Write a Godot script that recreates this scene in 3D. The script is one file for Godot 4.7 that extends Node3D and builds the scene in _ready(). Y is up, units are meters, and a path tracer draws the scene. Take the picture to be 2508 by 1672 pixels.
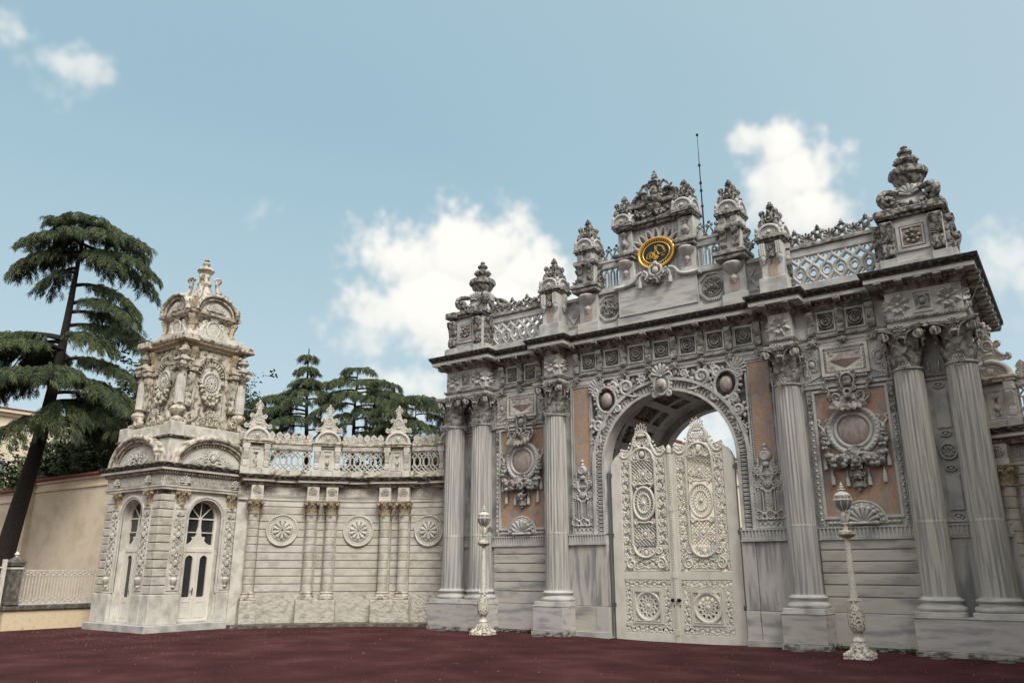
extends Node3D
# Ceremonial marble gate with a curved garden wall and a corner pavilion. Metres, y up; the gate front looks to +z.

class Soup:
	var v := PackedVector3Array()
	var n := PackedVector3Array()
	func tri(a: Vector3, b: Vector3, c: Vector3, na: Vector3, nb: Vector3, nc: Vector3) -> void:
		v.append(a); v.append(c); v.append(b)
		n.append(na); n.append(nc); n.append(nb)
	func flat(a: Vector3, b: Vector3, c: Vector3) -> void:
		var m := (b - a).cross(c - a).normalized()
		tri(a, b, c, m, m, m)
	func quad(a: Vector3, b: Vector3, c: Vector3, d: Vector3) -> void:
		var m := (c - a).cross(d - b).normalized()
		tri(a, b, c, m, m, m)
		tri(a, c, d, m, m, m)
	func add(o: Soup, x: Transform3D) -> void:
		var nv := x * o.v
		var sc := x.basis.get_scale().abs()
		var nn := PackedVector3Array()
		if absf(sc.x - sc.y) < 0.002 * sc.x and absf(sc.x - sc.z) < 0.002 * sc.x:
			nn = Transform3D(x.basis.orthonormalized(), Vector3.ZERO) * o.n
			if x.basis.determinant() < 0.0 and (x.basis.orthonormalized().determinant() > 0.0):
				nn = Transform3D(x.basis * (1.0 / sc.x), Vector3.ZERO) * o.n
		else:
			nn = Transform3D(x.basis.inverse().transposed(), Vector3.ZERO) * o.n
			for i in nn.size():
				nn[i] = nn[i].normalized()
		if x.basis.determinant() < 0.0:
			nv.reverse()
			nn.reverse()
		v.append_array(nv)
		n.append_array(nn)

# ---------- transforms
func T(x: float, y: float, z: float) -> Transform3D:
	return Transform3D(Basis(), Vector3(x, y, z))
func TS(x: float, y: float, z: float, sx: float, sy := -1.0, sz := -1.0) -> Transform3D:
	return Transform3D(Basis.from_scale(Vector3(sx, sx if sy < 0.0 else sy, sx if sz < 0.0 else sz)), Vector3(x, y, z))
func TR(x: float, y: float, z: float, rz: float, sc := 1.0) -> Transform3D:
	return Transform3D(Basis(Vector3.BACK, rz).scaled(Vector3.ONE * sc), Vector3(x, y, z))
func TY(x: float, y: float, z: float, ry: float, sc := 1.0) -> Transform3D:
	return Transform3D(Basis(Vector3.UP, ry).scaled(Vector3.ONE * sc), Vector3(x, y, z))
func MX() -> Transform3D:
	return Transform3D(Basis.from_scale(Vector3(-1, 1, 1)), Vector3.ZERO)

# ---------- shapes
func box(s: Soup, c: Vector3, z: Vector3) -> void:
	var h := z * 0.5
	var p: Array[Vector3] = []
	for k in 8:
		p.append(c + Vector3(h.x if k & 1 else -h.x, h.y if k & 2 else -h.y, h.z if k & 4 else -h.z))
	s.quad(p[4], p[5], p[7], p[6]); s.quad(p[1], p[0], p[2], p[3])
	s.quad(p[5], p[1], p[3], p[7]); s.quad(p[0], p[4], p[6], p[2])
	s.quad(p[6], p[7], p[3], p[2]); s.quad(p[0], p[1], p[5], p[4])
func bx(s: Soup, x0: float, x1: float, y0: float, y1: float, z0: float, z1: float) -> void:
	box(s, Vector3((x0 + x1) * 0.5, (y0 + y1) * 0.5, (z0 + z1) * 0.5), Vector3(absf(x1 - x0), absf(y1 - y0), absf(z1 - z0)))
func cb(s: Soup, x0: float, x1: float, y0: float, y1: float, z0: float, z1: float, b := 0.012) -> void:
	# chamfered block
	var X := [x0, x1]
	var Y := [y0, y1]
	var Z := [z0, z1]
	var P := func(ix: int, iy: int, iz: int, keep: int) -> Vector3:
		var q := Vector3(X[ix], Y[iy], Z[iz])
		if keep != 0: q.x += b if ix == 0 else -b
		if keep != 1: q.y += b if iy == 0 else -b
		if keep != 2: q.z += b if iz == 0 else -b
		return q
	s.quad(P.call(0,0,1,2), P.call(1,0,1,2), P.call(1,1,1,2), P.call(0,1,1,2))
	s.quad(P.call(1,0,0,2), P.call(0,0,0,2), P.call(0,1,0,2), P.call(1,1,0,2))
	s.quad(P.call(1,0,1,0), P.call(1,0,0,0), P.call(1,1,0,0), P.call(1,1,1,0))
	s.quad(P.call(0,0,0,0), P.call(0,0,1,0), P.call(0,1,1,0), P.call(0,1,0,0))
	s.quad(P.call(0,1,1,1), P.call(1,1,1,1), P.call(1,1,0,1), P.call(0,1,0,1))
	s.quad(P.call(0,0,0,1), P.call(1,0,0,1), P.call(1,0,1,1), P.call(0,0,1,1))
	for iy in 2:
		for iz in 2:
			_edge(s, P.call(0,iy,iz,1), P.call(1,iy,iz,1), P.call(1,iy,iz,2), P.call(0,iy,iz,2), Vector3(0, iy - 0.5, iz - 0.5))
	for ix in 2:
		for iz in 2:
			_edge(s, P.call(ix,0,iz,0), P.call(ix,1,iz,0), P.call(ix,1,iz,2), P.call(ix,0,iz,2), Vector3(ix - 0.5, 0, iz - 0.5))
		for iy in 2:
			_edge(s, P.call(ix,iy,0,0), P.call(ix,iy,1,0), P.call(ix,iy,1,1), P.call(ix,iy,0,1), Vector3(ix - 0.5, iy - 0.5, 0))
			for iz in 2:
				var a: Vector3 = P.call(ix,iy,iz,0)
				var c: Vector3 = P.call(ix,iy,iz,1)
				var d: Vector3 = P.call(ix,iy,iz,2)
				if (c - a).cross(d - a).dot(Vector3(ix - 0.5, iy - 0.5, iz - 0.5)) > 0: s.flat(a, c, d)
				else: s.flat(a, d, c)
func _edge(s: Soup, a: Vector3, b: Vector3, c: Vector3, d: Vector3, o: Vector3) -> void:
	if (c - a).cross(d - b).dot(o) > 0.0: s.quad(a, b, c, d)
	else: s.quad(d, c, b, a)
func grid(s: Soup, rows: Array, wrap: bool, flip := false) -> void:
	# rows of points; the outside is (along the rows) x (across a row)
	var m := rows.size()
	var k: int = rows[0].size()
	var nr: Array = []
	for i in m:
		var r: PackedVector3Array = rows[i]
		var u: PackedVector3Array = rows[maxi(i - 1, 0)]
		var w: PackedVector3Array = rows[mini(i + 1, m - 1)]
		var out := PackedVector3Array()
		out.resize(k)
		for j in k:
			var a := r[(j + k - 1) % k] if wrap else r[maxi(j - 1, 0)]
			var b := r[(j + 1) % k] if wrap else r[mini(j + 1, k - 1)]
			var q := (w[j] - u[j]).cross(b - a)
			if q.length_squared() < 1e-16:
				if i == 0:
					var r2: PackedVector3Array = rows[1]
					var a2 := r2[(j + k - 1) % k] if wrap else r2[maxi(j - 1, 0)]
					var b2 := r2[(j + 1) % k] if wrap else r2[mini(j + 1, k - 1)]
					q = (r2[j] - r[j]).cross(b2 - a2)
				elif i == m - 1:
					var r3: PackedVector3Array = rows[m - 2]
					var a3 := r3[(j + k - 1) % k] if wrap else r3[maxi(j - 1, 0)]
					var b3 := r3[(j + 1) % k] if wrap else r3[mini(j + 1, k - 1)]
					q = (r[j] - r3[j]).cross(b3 - a3)
			q = q.normalized()
			if q == Vector3.ZERO: q = Vector3.UP
			out[j] = -q if flip else q
		nr.append(out)
	for i in m - 1:
		var r: PackedVector3Array = rows[i]
		var w: PackedVector3Array = rows[i + 1]
		var nn: PackedVector3Array = nr[i]
		var nw: PackedVector3Array = nr[i + 1]
		for j in (k if wrap else k - 1):
			var l := (j + 1) % k
			if flip:
				s.tri(r[j], r[l], w[l], nn[j], nn[l], nw[l])
				s.tri(r[j], w[l], w[j], nn[j], nw[l], nw[j])
			else:
				s.tri(r[j], w[j], w[l], nn[j], nw[j], nw[l])
				s.tri(r[j], w[l], r[l], nn[j], nw[l], nn[l])
func lathe(s: Soup, prof: Array, seg := 20, lobes := 0, amp := 0.0, l0 := -1e9, l1 := 1e9, x := Transform3D.IDENTITY) -> void:
	# prof: [r, y] upwards; corners sharper than about 40 degrees stay sharp; lobes between heights l0 and l1
	var groups: Array = []
	var cur: Array = [prof[0]]
	for i in range(1, prof.size()):
		cur.append(prof[i])
		if i < prof.size() - 1:
			var d0 := (Vector2(prof[i][0], prof[i][1]) - Vector2(prof[i - 1][0], prof[i - 1][1])).normalized()
			var d1 := (Vector2(prof[i + 1][0], prof[i + 1][1]) - Vector2(prof[i][0], prof[i][1])).normalized()
			if d0.dot(d1) < 0.76:
				groups.append(cur)
				cur = [prof[i]]
	groups.append(cur)
	for gp in groups:
		var rows: Array = []
		for p in gp:
			var r := PackedVector3Array()
			for j in seg:
				var a := TAU * j / seg
				var rr: float = p[0]
				if lobes > 0 and p[1] >= l0 and p[1] <= l1:
					rr *= 1.0 + amp * (absf(cos(a * lobes * 0.5)) * 2.0 - 1.0)
				r.append(x * Vector3(rr * cos(a), p[1], rr * sin(a)))
			rows.append(r)
		grid(s, rows, true)
func tube(s: Soup, pts: PackedVector3Array, r0: float, r1: float, k := 6, flatz := 1.0, ref := Vector3.BACK, mid := -1.0) -> void:
	# a rod along pts; its section is flattened along ref; the radius runs from r0 (over mid) to r1
	var rows: Array = []
	var m := pts.size()
	for i in m:
		var t := (pts[mini(i + 1, m - 1)] - pts[maxi(i - 1, 0)]).normalized()
		var nn := ref - t * ref.dot(t)
		if nn.length() < 0.05: nn = Vector3.UP - t * t.y
		if nn.length() < 0.05: nn = Vector3.RIGHT - t * t.x
		nn = nn.normalized()
		var b := nn.cross(t)
		var f := float(i) / (m - 1)
		var rr := lerpf(r0, r1, f)
		if mid > 0.0: rr = lerpf(r0, mid, f * 2.0) if f < 0.5 else lerpf(mid, r1, f * 2.0 - 1.0)
		var row := PackedVector3Array()
		for j in k:
			var a := TAU * j / k
			row.append(pts[i] + nn * (cos(a) * rr * flatz) + b * (sin(a) * rr))
		rows.append(row)
	for e in 2:
		var row: PackedVector3Array = rows[0 if e == 0 else m - 1]
		for j in range(1, k - 1):
			if e == 0: s.flat(row[0], row[j], row[j + 1])
			else: s.flat(row[0], row[j + 1], row[j])
	grid(s, rows, true)
func rod(s: Soup, a: Vector3, b: Vector3, r: float, k := 6, r1 := -1.0) -> void:
	tube(s, PackedVector3Array([a, b]), r, r if r1 < 0.0 else r1, k)
func spiral(cx: float, cy: float, R: float, turns: float, a0: float, dir: float, r_end := 0.12, z := 0.0, n := 0) -> PackedVector3Array:
	var p := PackedVector3Array()
	var m := n if n > 0 else int(10 * turns) + 2
	for i in m + 1:
		var f := float(i) / m
		var a := a0 + dir * TAU * turns * f
		var r := R * lerpf(1.0, r_end, pow(f, 0.8))
		p.append(Vector3(cx + cos(a) * r, cy + sin(a) * r, z))
	return p
func arc(cx: float, cy: float, rx: float, ry: float, a0: float, a1: float, n: int, z := 0.0) -> PackedVector3Array:
	var p := PackedVector3Array()
	for i in n + 1:
		var a := lerpf(a0, a1, float(i) / n)
		p.append(Vector3(cx + cos(a) * rx, cy + sin(a) * ry, z))
	return p
func curve(pts: Array, n := 6, z := 0.0) -> PackedVector3Array:
	# smooth line through [x, y] points
	var o := PackedVector3Array()
	var m := pts.size()
	for i in m - 1:
		var P := func(k: int) -> Vector2:
			var q: Array = pts[clampi(k, 0, m - 1)]
			return Vector2(q[0], q[1])
		for j in n:
			var v2: Vector2 = (P.call(i) as Vector2).cubic_interpolate(P.call(i + 1), P.call(i - 1), P.call(i + 2), float(j) / n)
			o.append(Vector3(v2.x, v2.y, z))
	o.append(Vector3(pts[m - 1][0], pts[m - 1][1], z))
	return o
func ring(s: Soup, cx: float, cy: float, rx: float, ry: float, r: float, n := 28, k := 6, z := 0.0, fz := 1.0) -> void:
	var rows: Array = []
	for i in n + 1:
		var a := TAU * i / n
		var c := Vector3(cx + cos(a) * rx, cy + sin(a) * ry, z)
		var o := Vector3(cos(a) * ry, sin(a) * rx, 0).normalized()
		var row := PackedVector3Array()
		for j in k:
			var b := TAU * j / k
			row.append(c + o * cos(b) * r + Vector3(0, 0, sin(b) * r * fz))
		rows.append(row)
	grid(s, rows, true, true)
func ball(s: Soup, c: Vector3, r: Vector3, k := 8, m := 6) -> void:
	var rows: Array = []
	for i in m + 1:
		var b := -PI / 2 + PI * i / m
		var row := PackedVector3Array()
		for j in k:
			var a := TAU * j / k
			row.append(c + Vector3(cos(b) * cos(a) * r.x, sin(b) * r.y, cos(b) * sin(a) * r.z))
		rows.append(row)
	grid(s, rows, true)
func extr(s: Soup, poly: PackedVector2Array, z0: float, z1: float, x := Transform3D.IDENTITY) -> void:
	# a flat outline with thickness
	var pl := poly
	if Geometry2D.is_polygon_clockwise(pl):
		pl = pl.duplicate()
		pl.reverse()
	var idx := Geometry2D.triangulate_polygon(pl)
	for i in range(0, idx.size(), 3):
		var a := pl[idx[i]]
		var b := pl[idx[i + 1]]
		var c := pl[idx[i + 2]]
		if (b - a).cross(c - a) < 0.0:
			var q := b
			b = c
			c = q
		s.flat(x * Vector3(a.x, a.y, z1), x * Vector3(b.x, b.y, z1), x * Vector3(c.x, c.y, z1))
		s.flat(x * Vector3(a.x, a.y, z0), x * Vector3(c.x, c.y, z0), x * Vector3(b.x, b.y, z0))
	for i in pl.size():
		var a := pl[i]
		var b := pl[(i + 1) % pl.size()]
		s.quad(x * Vector3(a.x, a.y, z0), x * Vector3(b.x, b.y, z0), x * Vector3(b.x, b.y, z1), x * Vector3(a.x, a.y, z1))
func pv(a: Array) -> PackedVector2Array:
	var o := PackedVector2Array()
	for q in a: o.append(Vector2(q[0], q[1]))
	return o
func flat2(p: PackedVector3Array) -> PackedVector2Array:
	var o := PackedVector2Array()
	for q in p: o.append(Vector2(q.x, q.y))
	return o
func band(s: Soup, cx: float, cy: float, ri: float, ro: float, a0: float, a1: float, n: int, z0: float, z1: float) -> void:
	# a flat arch band
	for i in n:
		var a := lerpf(a0, a1, float(i) / n)
		var b := lerpf(a0, a1, float(i + 1) / n)
		var P := func(r: float, t: float, z: float) -> Vector3: return Vector3(cx + cos(t) * r, cy + sin(t) * r, z)
		s.quad(P.call(ri, a, z1), P.call(ro, a, z1), P.call(ro, b, z1), P.call(ri, b, z1))
		s.quad(P.call(ro, a, z0), P.call(ri, a, z0), P.call(ri, b, z0), P.call(ro, b, z0))
		s.quad(P.call(ro, a, z0), P.call(ro, b, z0), P.call(ro, b, z1), P.call(ro, a, z1))
		s.quad(P.call(ri, b, z0), P.call(ri, a, z0), P.call(ri, a, z1), P.call(ri, b, z1))
		if i == 0: s.quad(P.call(ri, a, z0), P.call(ro, a, z0), P.call(ro, a, z1), P.call(ri, a, z1))
		if i == n - 1: s.quad(P.call(ro, b, z0), P.call(ri, b, z0), P.call(ri, b, z1), P.call(ro, b, z1))
func mould(s: Soup, prof: Array, path: Array, closed := false) -> void:
	# profile [out, y] swept along a plan path [x, z] with mitred corners; out is (-dz, dx)
	var m := path.size()
	var off: Array = []
	for i in m:
		var p := Vector2(path[i][0], path[i][1])
		var a := Vector2(path[(i + m - 1) % m][0], path[(i + m - 1) % m][1])
		var b := Vector2(path[(i + 1) % m][0], path[(i + 1) % m][1])
		var d0 := (p - a).normalized()
		var d1 := (b - p).normalized()
		if not closed and i == 0: d0 = d1
		if not closed and i == m - 1: d1 = d0
		var n0 := Vector2(-d0.y, d0.x)
		var n1 := Vector2(-d1.y, d1.x)
		off.append((n0 + n1) / maxf(0.2, 1.0 + n0.dot(n1)))
	for i in (m if closed else m - 1):
		var k := (i + 1) % m
		for j in prof.size() - 1:
			var A := func(q: int, w: int) -> Vector3:
				var o: Vector2 = off[q] * prof[w][0]
				return Vector3(path[q][0] + o.x, prof[w][1], path[q][1] + o.y)
			s.quad(A.call(i, j), A.call(k, j), A.call(k, j + 1), A.call(i, j + 1))
	if not closed:
		var poly := pv(prof)
		var idx := Geometry2D.triangulate_polygon(poly)
		for e in 2:
			var q := 0 if e == 0 else m - 1
			for t in range(0, idx.size(), 3):
				var w: Array = []
				for h in 3:
					var o: Vector2 = off[q] * poly[idx[t + h]].x
					w.append(Vector3(path[q][0] + o.x, poly[idx[t + h]].y, path[q][1] + o.y))
				s.flat(w[0], w[1], w[2])
func leaf(s: Soup, L: float, W: float, bulge: float, curl: float, lobes := 5) -> void:
	# acanthus-like leaf standing on the origin, face to +z, tip curling to +z
	var rows: Array = []
	var m := 9
	for i in m + 1:
		var t := float(i) / m
		var w := W * 0.5 * (sin(PI * pow(t, 0.7)) * 0.75 + 0.3 * (1.0 - t)) * (1.0 + 0.16 * cos(t * lobes * TAU))
		var ang := t * t * curl
		var y := L * (t - 0.16 * curl * t * t * t)
		var z := bulge * sin(PI * t * 0.8) + curl * L * 0.2 * t * t * t
		var row := PackedVector3Array()
		for j in 7:
			var u := (j - 3) / 3.0
			var rib := 0.06 * W * (cos(u * PI * 2.0) * 0.5 + 0.5) * (1.0 - t * 0.5)
			row.append(Vector3(u * w, y - absf(u) * 0.06 * L * t + (-0.1 * L * ang * t * 0.3), z - absf(u) * w * 0.35 + rib))
		rows.append(row)
	grid(s, rows, false, true)
func shell(s: Soup, n: int, R: float, spread: float, thick := 0.16, z := 0.0) -> void:
	# fan of ribs rising from the origin
	for i in n:
		var a := PI / 2 + spread * (float(i) / (n - 1) - 0.5)
		var L := R * (0.86 + 0.14 * sin(PI * i / (n - 1.0)))
		var w := L * spread / n * 0.5
		var p := PackedVector3Array()
		for k in 6:
			var t := k / 5.0
			p.append(Vector3(cos(a) * L * t, sin(a) * L * t, z + R * thick * sin(t * PI * 0.62)))
		tube(s, p, w * 0.25, w * 1.02, 5, 1.0)
		ball(s, p[5], Vector3(w, w, w), 6, 4)
	ball(s, Vector3(0, 0, z + R * 0.08), Vector3(R * 0.16, R * 0.12, R * 0.12), 8, 5)
func garland(s: Soup, a: Vector3, b: Vector3, sag: float, r: float, sd: int, n := 0) -> void:
	# swag of fruit and leaves hung between two points
	var g := RandomNumberGenerator.new()
	g.seed = sd
	var L := a.distance_to(b) + sag
	var m := n if n > 0 else maxi(6, int(L / r * 1.1))
	for i in m + 1:
		var t := float(i) / m
		var c := a.lerp(b, t) - Vector3(0, sag * 4.0 * t * (1.0 - t), 0)
		var rr := r * (0.62 + 0.6 * sin(PI * t))
		for k in 4:
			var w := g.randf() * TAU
			var q := Vector3(cos(w) * rr * 0.55, sin(w) * rr * 0.55, rr * (0.1 + 0.5 * g.randf()))
			ball(s, c + q, Vector3.ONE * rr * g.randf_range(0.34, 0.6), 6, 4)
		ball(s, c, Vector3(rr * 0.8, rr * 0.8, rr * 0.6), 6, 4)
func spray_rel(s: Soup, w: float, h: float, z: float, sd: int, size: float, n: int) -> void:
	# loose relief of curls, buds and small leaves filling a rectangle centred on the origin
	var g := RandomNumberGenerator.new()
	g.seed = sd
	for i in n:
		var y := -h * 0.5 + h * (i + 0.5) / n
		for sg: float in [-1.0, 1.0]:
			var r := minf(size, w * 0.24) * g.randf_range(0.8, 1.05)
			var x := sg * (w * 0.5 - r * 1.05)
			tube(s, spiral(x, y, r, 1.4, -PI / 2 if sg > 0 else -PI / 2, sg, 0.15, z), r * 0.3, r * 0.2, 5)
			ball(s, Vector3(x, y, z), Vector3.ONE * r * 0.3, 6, 4)
			ball(s, Vector3(x * 0.35, y + r * 0.9, z), Vector3(r * 0.3, r * 0.55, r * 0.3), 6, 4)
	tube(s, PackedVector3Array([Vector3(0, -h * 0.5, z), Vector3(0, h * 0.5, z)]), size * 0.22, size * 0.14, 5)
func mesh(s: Soup) -> ArrayMesh:
	var a := []
	a.resize(Mesh.ARRAY_MAX)
	a[Mesh.ARRAY_VERTEX] = s.v
	a[Mesh.ARRAY_NORMAL] = s.n
	var m := ArrayMesh.new()
	m.add_surface_from_arrays(Mesh.PRIMITIVE_TRIANGLES, a)
	tris += s.v.size() / 3
	return m
var tris := 0
var M := {}
var K := {}
# ---------- nodes
func node(parent: Node, called: String, x := Transform3D.IDENTITY) -> Node3D:
	var o := Node3D.new()
	o.name = called
	parent.add_child(o, true)
	o.transform = x
	return o
var taken := {}
func numbered(called: String) -> String:
	taken[called] = taken.get(called, -1) + 1
	return called if taken[called] == 0 else "%s_%03d" % [called, taken[called]]
func thing(called: String, label: String, category: String, x := Transform3D.IDENTITY, group := "") -> Node3D:
	var o := Node3D.new()
	o.name = numbered(called)
	add_child(o)
	o.transform = x
	tag(o, label, category, group)
	return o
func tag(o: Node, label: String, category: String, group := "") -> void:
	o.set_meta("label", label)
	o.set_meta("category", category)
	if group != "": o.set_meta("group", group)
func put(parent: Node, called: String, m: Mesh, mat: String, x := Transform3D.IDENTITY) -> MeshInstance3D:
	var o := MeshInstance3D.new()
	o.name = called
	o.mesh = m
	o.material_override = M[mat]
	parent.add_child(o, true)
	o.transform = x
	return o
func one(parent: Node, called: String, s: Soup, mat: String, x := Transform3D.IDENTITY) -> MeshInstance3D:
	return put(parent, called, mesh(s), mat, x)
func struct(called: String, s: Soup, mat: String) -> MeshInstance3D:
	var o := put(self, called, mesh(s), mat)
	o.set_meta("kind", "structure")
	return o
# ---------- textures and materials
func ramp(stops: Array) -> Gradient:
	var g := Gradient.new()
	var o := PackedFloat32Array()
	var c := PackedColorArray()
	for q in stops:
		o.append(q[0])
		c.append(Color8(q[1], q[2], q[3]))
	g.offsets = o
	g.colors = c
	return g
func ntex(sd: int, freq: float, oct: int, stops: Array, warp := 0.0, kind := 0, size := 512) -> NoiseTexture2D:
	var f := FastNoiseLite.new()
	f.seed = sd
	f.noise_type = FastNoiseLite.TYPE_SIMPLEX_SMOOTH
	f.frequency = freq
	f.fractal_type = FastNoiseLite.FRACTAL_RIDGED if kind == 1 else FastNoiseLite.FRACTAL_FBM
	f.fractal_octaves = oct
	if warp > 0.0:
		f.domain_warp_enabled = true
		f.domain_warp_amplitude = warp
		f.domain_warp_frequency = freq * 0.8
	var t := NoiseTexture2D.new()
	t.width = size
	t.height = size
	t.seamless = true
	t.noise = f
	t.color_ramp = ramp(stops)
	return t
func btex(sd: int, freq: float, oct: int, kind := 0) -> NoiseTexture2D:
	return ntex(sd, freq, oct, [[0.0, 0, 0, 0], [1.0, 255, 255, 255]], 0.0, kind)
func tri_mat(called: String, tex: Texture2D, scale: Vector3, rough: float, bump: Texture2D = null, bcm := 0.3, tint := Color.WHITE) -> StandardMaterial3D:
	var m := StandardMaterial3D.new()
	m.albedo_color = tint
	m.albedo_texture = tex
	m.roughness = rough
	m.uv1_triplanar = true
	m.uv1_world_triplanar = true
	m.uv1_scale = scale
	m.uv1_triplanar_sharpness = 4.0
	if bump:
		m.heightmap_enabled = true
		m.heightmap_texture = bump
		m.heightmap_scale = bcm
	M[called] = m
	return m
func plain(called: String, c: Color, rough: float, metal := 0.0) -> StandardMaterial3D:
	var m := StandardMaterial3D.new()
	m.albedo_color = c
	m.roughness = rough
	m.metallic = metal
	M[called] = m
	return m
func variants(base: String, n: int) -> void:
	# the same stone cut from other blocks: other place in the vein, slightly other tone
	var g := RandomNumberGenerator.new()
	g.seed = base.hash()
	for i in n:
		var m: StandardMaterial3D = M[base].duplicate()
		m.uv1_offset = Vector3(g.randf() * 7.0, g.randf() * 7.0, g.randf() * 7.0)
		var v := g.randf_range(0.94, 1.0)
		m.albedo_color = Color(v, v * g.randf_range(0.985, 1.0), v * g.randf_range(0.965, 1.0))
		M["%s_%d" % [base, i]] = m
var pick_rng := RandomNumberGenerator.new()
func pick(base: String) -> String:
	return "%s_%d" % [base, pick_rng.randi() % 4]
func materials() -> void:
	# grey-white veined marble: general, upright veins, lying veins
	var mb := btex(5, 0.02, 5)
	tri_mat("marble", ntex(11, 0.006, 5, [[0.0, 146, 146, 146], [0.3, 170, 169, 167], [0.5, 188, 187, 183], [0.75, 201, 199, 194], [1.0, 182, 180, 177]], 30.0), Vector3(0.45, 0.45, 0.45), 0.6, mb, 0.25)
	tri_mat("marble_up", ntex(12, 0.012, 5, [[0.0, 138, 140, 144], [0.34, 160, 160, 161], [0.46, 180, 178, 176], [0.6, 198, 195, 190], [0.8, 190, 187, 183], [1.0, 158, 159, 162]], 34.0), Vector3(2.0, 0.07, 2.0), 0.5, mb, 0.12)
	tri_mat("marble_flat", ntex(13, 0.012, 5, [[0.0, 150, 151, 153], [0.3, 168, 167, 167], [0.42, 184, 182, 179], [0.62, 198, 196, 191], [0.85, 192, 189, 185], [1.0, 170, 169, 170]], 40.0), Vector3(0.16, 0.8, 0.16), 0.5, mb, 0.12)
	tri_mat("marble_vein", ntex(14, 0.005, 5, [[0.0, 142, 143, 146], [0.18, 160, 160, 161], [0.3, 182, 180, 176], [0.55, 202, 199, 193], [1.0, 192, 189, 184]], 60.0), Vector3(0.24, 0.9, 0.24), 0.5, mb, 0.1)
	tri_mat("marble_weathered", ntex(15, 0.012, 6, [[0.0, 66, 65, 63], [0.26, 94, 92, 89], [0.44, 128, 126, 121], [0.6, 162, 159, 153], [1.0, 184, 181, 175]], 20.0), Vector3(0.55, 0.9, 0.55), 0.75, btex(6, 0.05, 5), 0.6)
	tri_mat("marble_crust", ntex(16, 0.02, 6, [[0.0, 26, 25, 24], [0.45, 44, 42, 40], [0.66, 74, 71, 67], [1.0, 128, 124, 117]], 20.0), Vector3(0.7, 0.9, 0.7), 0.85, btex(7, 0.06, 5), 0.9)
	tri_mat("marble_orange", ntex(17, 0.0065, 5, [[0.0, 146, 128, 121], [0.3, 164, 146, 138], [0.5, 174, 156, 147], [0.535, 180, 160, 144], [0.55, 184, 150, 120], [0.66, 178, 136, 102], [0.74, 188, 158, 130], [0.78, 172, 152, 142], [1.0, 158, 139, 131]], 70.0), Vector3(0.75, 0.5, 0.75), 0.42)
	tri_mat("marble_mauve", ntex(18, 0.01, 5, [[0.0, 138, 124, 119], [0.5, 162, 148, 142], [1.0, 178, 165, 159]], 40.0), Vector3(2.0, 0.8, 2.0), 0.4)
	# cream limestone of wall and pavilion
	var lb := btex(8, 0.03, 6)
	tri_mat("limestone", ntex(21, 0.01, 6, [[0.0, 170, 165, 156], [0.35, 192, 187, 178], [0.55, 206, 202, 193], [0.8, 214, 210, 202], [1.0, 200, 195, 186]], 20.0), Vector3(0.4, 0.4, 0.4), 0.85, lb, 0.5)
	tri_mat("limestone_rough", ntex(22, 0.014, 6, [[0.0, 132, 127, 119], [0.16, 166, 161, 151], [0.45, 196, 191, 181], [0.75, 208, 203, 194], [1.0, 192, 187, 177]], 20.0), Vector3(0.55, 0.55, 0.55), 0.9, btex(9, 0.03, 6), 2.2)
	tri_mat("limestone_stained", ntex(23, 0.012, 6, [[0.0, 62, 56, 49], [0.24, 114, 104, 90], [0.4, 170, 160, 144], [0.58, 204, 197, 185], [0.78, 208, 202, 190], [0.9, 194, 168, 128], [1.0, 172, 134, 90]], 26.0), Vector3(0.7, 0.6, 0.7), 0.88, lb, 0.8)
	tri_mat("limestone_crust", ntex(24, 0.02, 6, [[0.0, 20, 19, 18], [0.42, 42, 39, 36], [0.58, 88, 83, 75], [0.8, 156, 149, 137], [1.0, 186, 178, 165]], 20.0), Vector3(0.6, 1.0, 0.6), 0.9, btex(10, 0.05, 6), 1.0)
	tri_mat("limestone_gold", ntex(25, 0.02, 6, [[0.0, 124, 110, 88], [0.4, 166, 150, 124], [0.6, 194, 180, 154], [1.0, 210, 200, 180]], 20.0), Vector3(1.0, 1.0, 1.0), 0.85, lb, 0.6)
	tri_mat("plaster", ntex(31, 0.008, 6, [[0.0, 204, 188, 164], [0.4, 220, 205, 181], [0.7, 226, 212, 189], [1.0, 214, 199, 175]], 10.0), Vector3(0.18, 0.25, 0.18), 0.92, lb, 0.25)
	tri_mat("plaster_yellow", ntex(32, 0.02, 6, [[0.0, 166, 148, 124], [0.18, 218, 198, 166], [0.6, 226, 207, 176], [1.0, 218, 199, 168]], 10.0), Vector3(0.5, 0.5, 0.5), 0.9, lb, 0.3)
	tri_mat("coping", ntex(33, 0.012, 5, [[0.0, 66, 63, 58], [0.5, 100, 96, 90], [0.75, 124, 118, 110], [1.0, 152, 145, 134]], 10.0), Vector3(0.8, 0.8, 0.8), 0.95, btex(34, 0.06, 5), 1.0)
	tri_mat("roof_tile", ntex(35, 0.03, 5, [[0.0, 70, 44, 36], [0.5, 118, 66, 52], [1.0, 150, 92, 72]], 10.0), Vector3(1, 1, 1), 0.9)
	tri_mat("asphalt", ntex(41, 0.004, 7, [[0.0, 59, 34, 35], [0.35, 69, 40, 41], [0.6, 76, 45, 46], [1.0, 92, 60, 61]], 30.0, 0, 1024), Vector3(0.12, 0.12, 0.12), 0.95, btex(42, 0.09, 4), 0.7).metallic_specular = 0.2
	tri_mat("bark", ntex(43, 0.03, 5, [[0.0, 22, 19, 18], [0.5, 42, 37, 34], [1.0, 66, 58, 52]], 20.0), Vector3(1.6, 0.4, 1.6), 0.95, btex(44, 0.04, 5), 3.0)
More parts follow.
